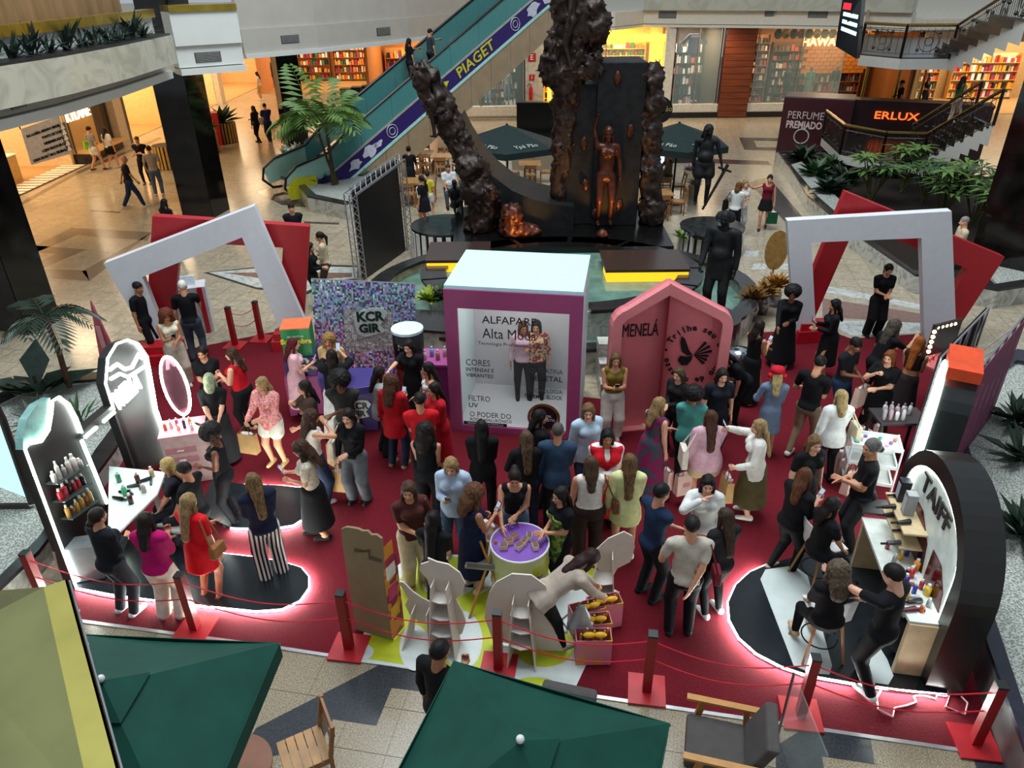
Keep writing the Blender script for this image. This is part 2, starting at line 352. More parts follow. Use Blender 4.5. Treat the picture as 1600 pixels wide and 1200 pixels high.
s10 = shopbox('sport', 8.9, 11.4, 43.2, 47, '#4a3a2e', '#6a5a48', 'y', (1, .88, .7), 200)
s11 = shopbox('street', 13.2, 22, 43.2, 48, '#7a4a26', '#6a5038', 'y', (1, .74, .42), 420)
s12 = shopbox('far_right', 22.3, 36, 43, 49, '#c8a878', '#b8956a', 'y', (1, .82, .55), 520)
s13 = struct(MB().box((29, 42.6, 4.2), (14, .3, 1.0)).build('wall_right_header', mat('#b8a890', .5)))
k = 0
for (x, y, rz, w_, h, r, fr, bk, lb) in ((24.5, 48.4, 0, 3.5, 2.6, 5, '#c89a5a', '#f0d8a0', 'pale shop shelf beyond the staircase'), (29, 48.4, 0, 4, 2.6, 5, '#c89a5a', '#f0d8a0', 'farthest right shop shelf beside the dark column'), (-24.6, 27, math.pi/2, 3, 2.4, 5, '#e9dfc8', '#e8c98c', 'clothes shop shelf beyond the till at far left'), (-24.6, 30.4, math.pi/2, 2.8, 2.4, 5, '#e9dfc8', '#e8c98c', 'clothes shop shelf right of the far left till'),
    (-22.6, 38.6, math.pi/2, 2.2, 3.2, 7, '#d8b070', '#f0d090', 'tall shelf in the lit shop left of the black column'), (-22.6, 41.2, math.pi/2, 2.4, 3.2, 7, '#d8b070', '#f0d090', 'colourful shelf in the shop hidden partly by black column'),
    (-22.4, 45, math.pi/2, 2.8, 3, 7, '#f0e0b0', '#f7e2a0', 'cosmetics shelf right of the tall black column'), (-22.4, 48, math.pi/2, 2.6, 3, 6, '#f0e0b0', '#f4d890', 'second cosmetics shelf near the red display stand'),
    (-22.5, 52, math.pi/2, 3, 2.6, 5, '#d8c8a8', '#f0cf90', 'fashion shop shelf behind the far pedestrians'), (-22.5, 57, math.pi/2, 4, 2.6, 5, '#d8c8a8', '#f0cf90', 'deepest fashion shop shelf at upper left'),
    (-15, 60.4, 0, 3, 3.2, 6, '#6a4630', '#d8a060', 'clothing wall shelf behind the second black column'), (-11.2, 60.4, 0, 4, 3.2, 6, '#8a5a38', '#d89858', 'red garment shelf in the corner shop'),
    (-6.6, 51.4, 0, 2.6, 3, 5, '#a8682c', '#c98a4a', 'timber shop shelf left of the escalator'), (-3.8, 51.4, 0, 2.2, 3, 5, '#a8682c', '#c98a4a', 'timber shop shelf behind escalator riders'),
    (-2.7, 47.1, 0, 2.2, 3.4, 7, '#1d1b1a', '#3a3532', 'dark shoe wall left of the fire extinguisher'), (-.5, 47.1, 0, 2, 3.4, 7, '#1d1b1a', '#3a3532', 'dark shoe wall beside the fire extinguisher pillar'),
    (3.4, 47.1, 0, 2.6, 3.6, 9, '#d8a830', '#f4cc50', 'yellow lit shelf left of the bronze trunk'), (6.6, 47.1, 0, 2.8, 3.6, 9, '#d8a830', '#f4cc50', 'yellow lit shelf right of the monolith'),
    (10.1, 46.6, 0, 2.2, 3.6, 6, '#2a2420', '#5a4636', 'shelf behind the blue jersey window'),
    (14.4, 47.6, 0, 2, 3.8, 9, '#8a5a30', '#c07a38', 'tall cap and shoe shelf right of timber pillar'), (16.8, 47.6, 0, 2.4, 3.4, 7, '#3a2c22', '#5a4028', 'dark shelf behind mannequins'), (19.6, 47.6, 0, 3, 3.4, 6, '#8a4f22', '#c8823a', 'orange brick shop shelf near the hanging screen')):
    shelfunit('shop_shelf', lb, Vector((x, y, 0)), rz, w_, h, r, 1.0, 100+k, fr, bk, pal=PALD if (14 <= k <= 15 or k >= 18) else PAL); k += 1
random.seed(11)
# fronts: pillars, glazing and signs
FR = struct(MB().box((-18.75, 36.85, ZB/2), (.5, .8, ZB)).build('wall_pillar_left', mat('#b3a08a', .4, var=.1)))
MB().box((-18.7, 37.45, ZB/2), (.3, .35, ZB)).build('dark_jamb', mat('#3a3632', .4), FR)
struct(MB().box((-18.6, 42.9, ZB/2), (.5, .5, ZB)).build('wall_pillar_far', mat('#cfc2ac', .4)))
struct(MB().box((-18.4, 49.8, ZB/2), (.5, .7, ZB)).build('wall_pillar_fashion', mat('#d2c4ac', .4)))
win = thing('shop_window', 'glazed shop window with dark end pane beside two walking shoppers', 'window', (-18.85, 34.6, 0))
MB().box((-18.85, 34.0, 1.9), (.03, 2.2, 2.9)).build('pane', mat('#caa468', .08, alpha=.35, var=.01), win); MB().box((-18.85, 35.75, 1.9), (.03, 1.2, 2.9)).build('pane', GLASSD, win)
MB().box((-18.75, 34.6, .22), (.5, 3.7, .42)).build('plinth', mat('#151413', .2), win); MB().box((-18.55, 34.6, .44), (1.0, 3.5, .03)).build('display_floor', mat('#c29a64', .4), win)
for y in (32.9, 35.1, 36.35): MB().box((-18.83, y, 1.9), (.06, .07, 3)).build('mullion', mat('#4a4540', .4), win)
text('KYLANE', .62, (-18.72, 33.7, 1.95), (0, 1, 0), (0, 0, 1), led('#fff0d0', 2.0), win, 'lit_sign', .03, width=2.0)
# white and dark threshold strips in front of the clothes shop
th = struct(MB().box((-18.9, 29, .02), (1.0, 7.4, .03)).build('trim_2', mat('#6a4a30', .4)))
for i in range(18): MB().box((-18.9, 25.5+i*.41, .04), (.95, .27, .02)).build('threshold_tile', mat('#e9e2d2', .4), th)
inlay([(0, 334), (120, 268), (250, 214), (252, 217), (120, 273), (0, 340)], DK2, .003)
# hanging directory sign
P0 = G(50, 262, 1.2); pl_ = ((P0.x, P0.y, 0), (.45, -1, 0)); cs = [onplane(x, y, *pl_) for x, y in ((32, 202), (92, 181), (112, 240), (49, 258))]
sg = thing('directory_sign', 'hanging white direction board with black lines of text', 'sign', cs[3]); nrm = Vector(pl_[1]).normalized()
MB().prism(cs, -nrm*.06).build('board', mat('#b9b6b6', .5), sg)
xd = (cs[1]-cs[0]).normalized(); yd = (cs[0]-cs[3]).normalized(); wS = (cs[1]-cs[0]).length; hS = (cs[0]-cs[3]).length
BLK = mat('#141414', .6)
for k, s in enumerate(('RUA ALAMEDA ARMANDO MENDES', 'PONTO DE TAXI', 'HIPERMERCADO', 'LOJAS RIACHUELO', 'CAIXA ECONÔMICA FEDERAL')):
    text(s, hS*.085, cs[3]+yd*hS*(.76-.17*k)+xd*wS*.95+nrm*.01, xd, yd, BLK, sg, 'text_line', .003, align='RIGHT', width=wS*(.86, .5, .5, .6, .88)[k], bold=.01)
c2 = [onplane(x, y, *pl_) for x, y in ((91, 194), (101, 191), (115, 233), (104, 237))]
MB().prism(c2, -nrm*.06).build('arrow_strip', mat('#6d5e52', .5), sg)
for k in range(5):
    c = c2[0].lerp(c2[3], (k+.5)/5)*.5 + c2[1].lerp(c2[2], (k+.5)/5)*.5 + nrm*.01; MB().prism([c-xd*.08-yd*.1, c+xd*.08-yd*.1, c+yd*.12], nrm*.01).build('arrow', mat('#e8e4dc', .5), sg)
for x_ in (cs[0], cs[1]): MB().tube([x_, (x_.x, x_.y, ZB)], .02).build('hanger', BLK, sg)
# back pillar with fire point
pb = struct(MB().box((1.4, 43.2, ZB/2), (1.0, .5, ZB)).build('wall_pillar_fire', mat('#c8c0b2', .3, kind='marble', hex2='#b0a898', scale=1)))
struct(MB().box((8.6, 43, ZB/2), (.5, .4, ZB)).build('wall_pillar_back', mat('#cfc6b6', .4)))
tp = struct(MB().box((12.3, 42.9, ZB/2), (1.6, .4, ZB)).build('wall_pillar_timber', mat('#4a2412', .4)))
for i in range(14): MB().box((12.3, 42.68, .2+i*.32), (1.58, .04, .3)).build('timber_plank', mat('#6e3418', .4, var=.3, scale=4, stretch=(.3, 1, 4)), tp)
struct(MB().box((4.9, 43.0, .45), (24, .3, .5)).build('baseboard_back', mat('#cfc4b0', .4))); struct(MB().box((13, 42.84, .12), (9, .1, .34)).build('baseboard_dark', mat('#1a1919', .3)))
for (x0, x1) in ((-3.9, .8), (2.2, 8.2), (9, 11.3), (13.3, 18)):
    o = thing('shop_front_glass', 'tall glass shop front %s' % ('left of the fire extinguisher' if x0 < 0 else 'glowing yellow behind the monolith' if x0 < 5 else 'with the blue jersey' if x0 < 10 else 'right of the timber pillar'), 'window', ((x0+x1)/2, 42.95, .7))
    MB().box(((x0+x1)/2, 42.95, 2.6), (x1-x0, .02, 3.8)).build('pane', GLASS, o)
    for x in (x0, (x0+x1)/2, x1): MB().box((x, 42.93, 2.6), (.06, .06, 3.8)).build('mullion', mat('#a8a49c', .3, metal=.6), o)
ye = thing('lit_cornice', 'yellow glowing frame of the back shop behind the monolith', 'sign', (5.2, 42.8, 3.9)); MB().box((5.2, 42.85, 4.05), (6.2, .12, .34)).build('lightbox', led('#ffd44a', 1.6), ye)
for x in (2.2, 8.15): MB().box((x, 42.85, 2.4), (.2, .12, 3.3)).build('lit_jamb', led('#ffd44a', 1.3), ye)
fe = thing('fire_extinguisher', 'red fire extinguisher on the pale pillar', 'extinguisher', (1.2, 42.85, 1.0)); MB().lathe((1.2, 42.85, 1.0), [(.1, 0), (.11, .05), (.11, .6), (.05, .72), (.03, .8)], 12).build('cylinder', mat('#b5121a', .3), fe, True); MB().tube([(1.2, 42.82, 1.8), (1.08, 42.8, 1.85), (1.0, 42.8, 1.7)], .02).build('hose', BLK, fe)
for z, s, nm in ((3.15, .42, 'E'), (2.15, .3, 'I')):
    o = thing('safety_sign', 'red square sign with letter %s above fire extinguisher' % nm, 'sign', (1.25, 42.93, z)); MB().box((1.25, 42.93, z), (s, .02, s)).build('plate', mat('#b01318', .5), o); text(nm, s*.9, (1.25, 42.915, z), (1, 0, 0), (0, 0, 1), mat('#f4efe6', .5), o, 'letter')
sj = G(680, 75, 4.0); text_o = thing('shop_sign', 'white sign with blue lettering behind the escalator riders', 'sign', (-3.4, 45.9, 3.5)); MB().box((-3.4, 45.9, 3.7), (2.6, .1, 1.5)).build('panel', mat('#e3e0ea', .5, emis=.3), text_o); text('SV', .8, (-3.7, 45.84, 3.75), (1, 0, 0), (0, 0, 1), mat('#1d2d8a', .5), text_o, 'letters', bold=.02)
an = thing('shop_sign', 'golden letters on the orange brick shop wall', 'sign', (16.5, 47.1, 3.5)); text('HAWAII', .62, (17.6, 45.4, 3.55), (1, 0, 0), (0, 0, 1), led('#ffd890', 1.5), an, 'letters', .04, bold=.01)
# orange brick wall pieces inside that shop
bw = struct(MB().box((18.6, 45.7, 3.2), (3.6, .08, 2.6)).build('wall_brick', mat('#7a4a1e', .7)))
bk = None
for r in range(12):
    for c in range(9):
        x = 17.0+c*.4+(r % 2)*.2
        if bk is None: bk = MB().box((0, 0, 0), (.38, .05, .19)).build('brick', mat('#b06a28', .7, var=.3, scale=3), bw); o = bk
        else: o = bk.copy(); COL.objects.link(o)
        o.location = (x, 45.64, 2.0+r*.21)
def hang_backpacks():
    for i in range(12):
        x = 14.6+i*.42; o = thing('backpack', 'backpack number %s from left in the row hung above shop' % ('one two three four five six seven eight nine ten eleven twelve'.split()[i]), 'bag', (x, 43.9, 3.9), 0, 'backpacks hung above the shop front')
        MB().ball((x, 43.9, 4.1), .22, (1, .6, 1.2)).build('body', mat(['#2a2a2c', '#c9a03a', '#3b4150', '#8a4a3a'][i % 4], .7), o, True); MB().ball((x, 43.77, 4.0), .13, (1, .5, .9)).build('pocket', mat('#3a3a3c', .7), o, True)
hang_backpacks()
# ================= PEOPLE: one smooth body surface per person, clothes and hair as its parts =================
def smin(a, b, k): h = np.clip(.5+.5*(b-a)/k, 0, 1); return b*(1-h)+a*h-k*h*(1-h)
class Field:
    def __init__(s, lo, hi, h):
        s.h = h; s.lo = np.array(lo, float)-2*h; n = np.ceil((np.array(hi)+2*h-s.lo)/h).astype(int)+1; s.val = np.full(n, .3, np.float32); s.ax = [s.lo[i]+h*np.arange(n[i], dtype=np.float32) for i in range(3)]
    def blk(s, lo, hi):
        a = [max(0, int((lo[i]-s.lo[i])/s.h)-1) for i in range(3)]; b = [min(s.val.shape[i], int((hi[i]-s.lo[i])/s.h)+3) for i in range(3)]
        sl = tuple(slice(a[i], max(a[i]+1, b[i])) for i in range(3)); return sl, s.ax[0][sl[0]][:, None, None], s.ax[1][sl[1]][None, :, None], s.ax[2][sl[2]][None, None, :]
    def cap(s, a, b, ra, rb=None, k=.025, sq=None):
        a = np.array(a, float); b = np.array(b, float); rb = ra if rb is None else rb; m = max(ra, rb)*1.02+k+.03
        sl, X, Y, Z = s.blk(np.minimum(a, b)-m, np.maximum(a, b)+m); dx = X-a[0]; dy = Y-a[1]; dz = Z-a[2]; ab = b-a
        t = np.clip((dx*ab[0]+dy*ab[1]+dz*ab[2])/max(1e-9, ab@ab), 0, 1); qx = dx-t*ab[0]; qy = dy-t*ab[1]; qz = dz-t*ab[2]
        if sq is not None:
            f, g = sq; d = (qx*f[0]+qy*f[1]+qz*f[2])*(g-1); qx = qx+d*f[0]; qy = qy+d*f[1]; qz = qz+d*f[2]
        d = np.sqrt(qx*qx+qy*qy+qz*qz)-(ra+(rb-ra)*t); s.val[sl] = smin(s.val[sl], d.astype(np.float32), k) if k else np.minimum(s.val[sl], d); return s
    def ell(s, c, r, k=.025, R=None, sub=False):
        c = np.array(c, float); r = np.array(r, float); m = r.max()+k+.03; sl, X, Y, Z = s.blk(c-m, c+m); q = [X-c[0], Y-c[1], Z-c[2]]
        if R is not None: q = [q[0]*R[0][i]+q[1]*R[1][i]+q[2]*R[2][i] for i in range(3)]
        d = (np.sqrt((q[0]/r[0])**2+(q[1]/r[1])**2+(q[2]/r[2])**2)-1)*r.min()
        if sub: s.val[sl] = np.maximum(s.val[sl], -d)
        else: s.val[sl] = smin(s.val[sl], d.astype(np.float32), k)
        return s
    def clip(s, n, p):
        d = (s.ax[0][:, None, None]-p[0])*n[0]+(s.ax[1][None, :, None]-p[1])*n[1]+(s.ax[2][None, None, :]-p[2])*n[2]; s.val = np.maximum(s.val, d.astype(np.float32)); return s
    def noise(s, amp, fr, ph=0):
        X, Y, Z = s.ax[0][:, None, None]*fr, s.ax[1][None, :, None]*fr, s.ax[2][None, None, :]*fr
        s.val = s.val+(amp*(np.sin(X+ph+1.7*np.sin(Z*.7+Y*.3))*np.sin(Y*1.1+1.3*np.sin(X*.6+ph))*np.sin(Z*.9+ph*2+np.sin(X*.5)))).astype(np.float32); return s
    def mesh(s):
        v = s.val; neg = v < 0; n = np.array(v.shape)
        c = np.zeros(n-1, np.int8)
        for i in (0, 1):
            for j in (0, 1):
                for k in (0, 1): c += neg[i:n[0]-1+i, j:n[1]-1+j, k:n[2]-1+k]
        act = (c > 0) & (c < 8); I = np.argwhere(act); idx = np.full(act.shape, -1, np.int32); idx[act] = np.arange(len(I))
        acc = np.zeros((len(I), 3)); cnt = np.zeros(len(I)); cs = [(i, j, k) for i in (0, 1) for j in (0, 1) for k in (0, 1)]
        for a in range(8):
            for b in range(a+1, 8):
                A = np.array(cs[a]); B = np.array(cs[b])
                if abs(A-B).sum() != 1: continue
                va = v[tuple((I+A).T)]; vb = v[tuple((I+B).T)]; m = (va < 0) != (vb < 0); t = va[m]/(va[m]-vb[m]); acc[m] += A+(B-A)*t[:, None]; cnt[m] += 1
        V = s.lo+(I+acc/np.maximum(cnt, 1)[:, None])*s.h; Q = []
        for ax in range(3):
            u, w = [(1, 2), (2, 0), (0, 1)][ax]; sl0 = [slice(None)]*3; sl1 = [slice(None)]*3; sl0[ax] = slice(0, -1); sl1[ax] = slice(1, None)
            a = neg[tuple(sl0)]; b = neg[tuple(sl1)]; E = np.argwhere(a != b); E = E[(E[:, u] > 0) & (E[:, w] > 0) & (E[:, u] < n[u]-1) & (E[:, w] < n[w]-1)]
            if not len(E): continue
            du = np.zeros(3, int); dw = np.zeros(3, int); du[u] = 1; dw[w] = 1
            q = np.stack([idx[tuple((E-du-dw).T)], idx[tuple((E-dw).T)], idx[tuple(E.T)], idx[tuple((E-du).T)]], 1); fl = ~a[tuple(E.T)]; q[fl] = q[fl][:, ::-1]; Q.append(q)
        return V, (np.concatenate(Q) if Q else np.zeros((0, 4), int))
def nmesh(name, V, Q, smooth=True):
    me = bpy.data.meshes.new(name); n = len(V); m = len(Q); me.vertices.add(n); me.vertices.foreach_set('co', np.asarray(V, np.float32).ravel()); me.loops.add(4*m); me.loops.foreach_set('vertex_index', np.asarray(Q, np.int32).ravel())
    me.polygons.add(m); me.polygons.foreach_set('loop_start', np.arange(0, 4*m, 4, dtype=np.int32)); me.update(calc_edges=True)
    if smooth: me.polygons.foreach_set('use_smooth', np.ones(m, bool))
    return me
def nobj(name, me, m, parent, loc=None):
    o = bpy.data.objects.new(name, me); COL.objects.link(o); o.parent = parent
    if not me.materials: me.materials.append(None)
    o.material_slots[0].link = 'OBJECT'; o.material_slots[0].material = m
    return o
# --- templates: head, hands, face, hair, in head or wrist space (metres, 1.68 m person) ---
def make_head(male):
    f = Field((-.11, -.13, -.10), (.11, .14, .25), .012); j = 1.1 if male else 1.0
    f.ell((0, -.008, .132), (.074, .094, .092)); f.ell((0, .028, .062), (.054*j, .062, .062)); f.ell((0, .066, .018), (.026*j, .022, .020))
    f.cap((0, .088, .108), (0, .110, .076), .008, .0135, .012); f.cap((-.012, .101, .073), (.012, .101, .073), .008, k=.01)
    for s in (-1, 1): f.ell((s*.031, .092, .106), (.017, .012, .010), sub=True); f.cap((s*.012, .086, .124), (s*.045, .074, .124), .009, k=.012); f.ell((s*.076, -.005, .09), (.010, .020, .031), .01); f.ell((s*.036, .062, .072), (.022, .02, .02))
    f.cap((-.016, .089, .041), (.016, .089, .041), .0075, k=.012); f.cap((0, -.016, .06), (0, -.03, -.07), .050*j, .054*j); return f.mesh()
HEADS = {0: make_head(False), 1: make_head(True)}
def make_hand(curl):
    f = Field((-.07, -.03, -.11), (.09, .21, .05), .0092); f.cap((0, -.02, 0), (0, .02, 0), .024, .028, .02, ((0, 0, 1), 1.25))
    for i, (x, l) in enumerate(((.030, .070), (.010, .080), (-.010, .074), (-.029, .058))):
        f.cap((x*.6, .015, 0), (x, .085, 0), .0135, .0115, .012); p = np.array((x*1.08, .088, -.002)); a = curl*.35
        for q in (.42, .33, .25):
            a += curl*(.75 if curl > .5 else .35); d = np.array((x*.15, math.cos(a), -math.sin(a))); e = p+d*l*q*1.05; f.cap(p, e, .0095, .0085, .006); p = e
    f.cap((.024, .015, -.006), (.046, .045, -.018), .014, .0115, .012); f.cap((.046, .045, -.018), (.054-.02*curl, .082, -.026-.02*curl), .0105, .0085, .006); return f.mesh()
HANDS = {0: make_hand(.25), 1: make_hand(1.0)}
def face_parts():
    e = MB(); w_ = MB(); b = MB(); l = MB()
    for s in (-1, 1):
        w_.ball((s*.031, .0815, .106), .0125, (1.15, .55, .62), 8, 5); e.ball((s*.031, .0855, .106), .0075, (1, .7, 1), 8, 5); b.tube([(s*.014, .0955, .1245), (s*.032, .0925, .1285), (s*.048, .082, .124)], .0042, 5)
    l.tube([(-.024, .088, .040), (-.009, .0985, .0425), (.009, .0985, .0425), (.024, .088, .040)], .0062, 6)
    out = []
    for m_, n in ((w_, 'eye_white'), (e, 'iris'), (b, 'eyebrow'), (l, 'lips')):
        o = m_.build(n, BLK, None, True); out.append(o.data); bpy.data.objects.remove(o)
    return out
FACE = face_parts()
HAIR = {}
def make_hair(st):
    f = Field((-.22, -.27, -.44), (.22, .17, .34), .0135)
    big = {'afro': .045, 'curly': .026, 'curls': .042}.get(st, 0)
    if st == 'afro': f.ell((0, -.035, .155), (.168, .162, .145))
    elif st in ('short', 'buzz'): g = .084 if st == 'short' else .079; f.ell((0, -.014, .142), (g, g+.022, .094)); f.clip((0, .45, -.9), (0, .03, .105)); 
    else: f.ell((0, -.016, .138), (.088+big, .104+big*.6, .101+big*.5))
    L = {'long': .20, 'vlong': .34, 'curly': .20, 'curls': .13, 'bob': .04, 'pony': 0, 'bun': 0, 'half': .14}.get(st)
    if L:
        f.cap((0, -.055, .11), (0, -.105, -.02), .085+big, .08+big, .03, ((0, 1, 0), 1.7)); f.cap((0, -.105, -.02), (0, -.10-.25*min(L, .22), -L), .08+big, .058+big, .03, ((0, 1, 0), 1.9))
        for s in (-1, 1): f.cap((s*.074, -.005, .13), (s*(.088+big*.8), .0, -L*.62), .030+big*.6, .022+big*.5, .02)
    if st == 'pony': f.cap((0, -.10, .14), (0, -.15, .06), .034, .04); f.cap((0, -.15, .06), (0, -.13, -.14), .04, .018)
    if st == 'bun': f.ell((0, -.12, .17), (.048, .045, .045))
    if st == 'low': f.ell((0, -.12, .06), (.05, .045, .05)); 
    if st in ('afro', 'curly', 'curls'): f.noise(.012, 62)
    elif L: f.noise(.006, 40)
    if st not in ('short', 'buzz'): f.ell((0, .118, .085), (.060, .080, .092), sub=True); f.ell((0, .15, -.08), (.075, .12, .12), sub=True)
    V, Q = f.mesh(); return nmesh('hair_'+st, V, Q)
def hair(st):
    if st not in HAIR: HAIR[st] = make_hair(st)
    return HAIR[st]
SKIN = ['#d9a184', '#c58a68', '#a86e4c', '#7d4c34', '#53301f']
def skinm(i): return mat(SKIN[i], .5, var=.05, scale=10)
def hairm(c, c2=None): return mat(c, .57, var=.35, scale=30, kind='noise', hex2=c2, stretch=(3, 3, .4), bump=.3)
def cloth(c):
    if isinstance(c, tuple): return mat(c[0], .8, kind=c[2] if len(c) > 2 else 'patch', hex2=c[1], scale=c[3] if len(c) > 3 else 16)
    return mat(c, .85, var=.16, scale=9, bump=.35)
def rotm(yaw, pitch): # local axes for head: x right, y forward, z up
    cy, sy = math.cos(yaw), math.sin(yaw); cp_, sp = math.cos(pitch), math.sin(pitch)
    return np.array([[cy, -sy, 0], [sy, cy, 0], [0, 0, 1]]) @ np.array([[1, 0, 0], [0, cp_, sp], [0, -sp, cp_]])
def ik(a, t, l1, l2, pole):
    a = np.array(a, float); t = np.array(t, float); d = t-a; L = np.linalg.norm(d); mx = (l1+l2)*.995
    if L > mx: d = d*mx/L; L = mx; t = a+d
    u = d/L; x = (l1*l1-l2*l2+L*L)/(2*L); hgt = math.sqrt(max(0, l1*l1-x*x)); p = np.array(pole, float); p = p-u*(p@u); p = p/max(1e-6, np.linalg.norm(p)); return a+u*x+p*hgt, t
ARM = {'down': (.150, .03, .475), 'phone': (.03, .185, .70), 'chest': (.01, .165, .64), 'selfie': (.06, .27, .86), 'cross': (-.09, .135, .665), 'hip': (.155, -.01, .575), 'bag': (.145, .17, .60), 'reach': (.10, .36, .78), 'out': (.33, .16, .82),
       'back': (.02, -.115, .53), 'face': (.045, .13, .865), 'pocket': (.135, .06, .525), 'table': (.10, .26, .60), 'low': (.12, .28, .30), 'walkf': (.14, .16, .50), 'walkb': (.14, -.12, .50), 'lap': (.05, .25, .40), 'drink': (.03, .16, .80), 'up': (.12, .05, 1.12), 'floor': (.06, .50, .34), 'hug': (.13, .05, .70)}
PEOPLE = []
def person(hx, hy, face, H, b, male, sk, hr, hc, top, tc, bot, bc, shoe, aR, aL, desc, yaw=0, pitch=.12, lean=.03, sit=0, walk=0, bend=0, hv=.023, group=None, name='person', cat='person', allm=None, phone=0, zoff=0, loc=None, bag=None, bagc='#b08a5a', hand2=None, cape=None):
    s = H/1.0; P = np.array
    ln = lean+bend; pz = .525*s if not sit else sit+.085*s; py = -.16*math.sin(bend)*s if bend else 0
    pel = P((0, py, pz)); td = P((0, math.sin(ln), math.cos(ln))); fw = P((0, math.cos(ln), -math.sin(ln))); sw = (.118 if male else .104)*s*(1+.25*(b-1)); ch = pel+td*.285*s; nk = pel+td*.325*s
    hb = nk+td*.035*s+P((0, .012*s, 0)); hR = rotm(math.radians(yaw), pitch+bend*.75); hs = .60*s+.0; hs = H/1.66*(1.0 if male else .98)
    shd = [ch+P((sg*sw, 0, 0))+td*.005*s for sg in (1, -1)]; arms = []
    for i, (nm, sg) in enumerate(((aR, 1), (aL, -1))):
        t = P(ARM[nm] if isinstance(nm, str) else nm, float)*s; t = P((sg*t[0], t[1]+py, t[2]-(.525*s-pz if sit else 0)))
        if bend and nm not in ('floor', 'low', 'table'): q = t-pel; t = pel+P((q[0], q[1]*math.cos(ln)+q[2]*math.sin(ln), -q[1]*math.sin(ln)+q[2]*math.cos(ln)))
        out = .9 if nm in ('hip', 'face', 'selfie', 'drink') else .35
        e, t = ik(shd[i], t, .172*s, .150*s, (sg*out, -.55, -.65)); arms.append((shd[i], e, t))
    legs = []
    for i, sg in enumerate((1, -1)):
        hj = pel+P((sg*.052*s*(1+.3*(b-1)), 0, -.01*s))
        if sit: ft = P((sg*.075*s, .27*s+.03*sg*s, max(.05*s, sit-.44)))
        else: ft = P((sg*(.055+.012*(walk == 0))*s, sg*walk*s+(.01*sg), .045*s+(.02*s if walk and sg < 0 else 0)))
        k, ft = ik(hj, ft, .245*s, .245*s, (sg*.12, 1, 0)); legs.append((hj, k, ft))
    lo = P((-.5*s, -.45*s, -.02)); hi = P((.5*s, .62*s, 1.25*s)); pts = [pel, nk, ch]+[q for a in arms for q in a]+[q for l in legs for q in l]; pts = np.array(pts); lo = pts.min(0)-.2*s; hi = pts.max(0)+.2*s; lo[2] = min(lo[2], -.02)
    sq = (fw, 1.0/.72); fb = b
    def torso(f, inf, lowcut=None):
        f.ell(pel+td*.0, (.098*s*fb+inf, .078*s*fb+inf, .075*s+inf)); f.cap(pel+td*.04*s, ch-td*.05*s, .078*s*(.6+.4*fb*fb if fb > 1 else 1)+inf, .088*s*(.75+.25*fb)+inf, .03, sq); f.cap(shd[0]-P((.035*s, 0, 0)), shd[1]+P((.035*s, 0, 0)), .042*s+inf, None, .03)
        if not male:
            for sg in (1, -1): f.ell(ch+fw*.058*s*(.8+.2*fb)-td*.045*s+P((sg*.043*s, 0, 0)), (.038*s*fb+inf, .035*s*fb+inf, .038*s+inf), .03)
        elif fb > 1.08: f.ell(pel+td*.1*s+fw*.03*s, (.085*s*fb, .07*s*fb, .08*s), .04)
    def armf(f, i, inf, t0=0, t1=2):
        a, e, t = arms[i]; k = (.75+.25*fb)
        if t1 >= 1: f.cap(a, e, .030*s*k+inf, .024*s*k+inf, .015)
        else: f.cap(a, a+(e-a)*t1, .030*s*k+inf, .027*s*k+inf, .015)
        if t1 > 1: q = min(1, t1-1); f.cap(e, e+(t-e)*q, .024*s*k+inf, (.016+.008*(1-q))*s*k+inf, .015)
    def legf(f, i, i0, i1, z=1.0):
        hj, k, ft = legs[i]; q = .8+.2*fb; f.cap(hj, k, .056*s*q+i0, .037*s*q+(i0+i1)/2, .02)
        e = k+(ft-k)*z; f.cap(k, e, .036*s*q+(i0+i1)/2, (.024*s+i1) if z == 1 else .034*s*q+i1, .02)
    root = bpy.data.objects.new(name, None); COL.objects.link(root); root.empty_display_size = .1
    # body
    f = Field(lo, hi, hv*1.2); torso(f, -.006); f.cap(ch, hb, .034*s*(1.1 if male else .95), .033*s, .03)
    for i in (0, 1):
        armf(f, i, 0); legf(f, i, 0, 0); ft = legs[i][2]; f.cap(ft+P((0, -.02*s, -.02*s)), ft+P((0, .085*s, -.028*s)), .024*s, .016*s, .02)
    V, Q = f.mesh(); VV = [V]; QQ = [Q]; n0 = len(V)
    hv_, hq = HEADS[1 if male else 0]; VV.append((hv_*hs) @ hR.T + hb); QQ.append(hq+n0); n0 += len(hv_)
    for i, sg in enumerate((1, -1)):
        a, e, t = arms[i]; yd = (t-e)/np.linalg.norm(t-e); nm = (aR, aL)[i]; z = P((sg*1., 0, .1)) if nm in ('down', 'walkf', 'walkb', 'bag', 'pocket', 'hip') else P((0, -.2, -1.)) if nm in ('phone', 'lap') else P((sg*.8, -.3, .5))
        z = z-yd*(z@yd); z /= np.linalg.norm(z); x = np.cross(yd, z)
        grip = 1 if nm in ('phone', 'bag', 'selfie', 'drink', 'cross', 'walkf', 'walkb', 'floor') else 0; h_v, h_q = HANDS[grip]; hv2 = h_v.copy()
        mir = (x[1] < 0 if abs(x[1]) > .2 else x[2] < 0)
        if mir: hv2[:, 0] *= -1; h_q = h_q[:, ::-1]
        VV.append((hv2*(H/1.75)) @ np.stack([x, yd, z]) + t); QQ.append(h_q+n0); n0 += len(h_v)
    nobj('body', nmesh('body', np.concatenate(VV), np.concatenate(QQ)), allm or skinm(sk), root)
    def garment(nm, col, build, hh=hv):
        f = Field(lo, hi, hh); build(f); V, Q = f.mesh()
        if len(Q): nobj(nm, nmesh(nm, V, Q), allm or cloth(col), root)
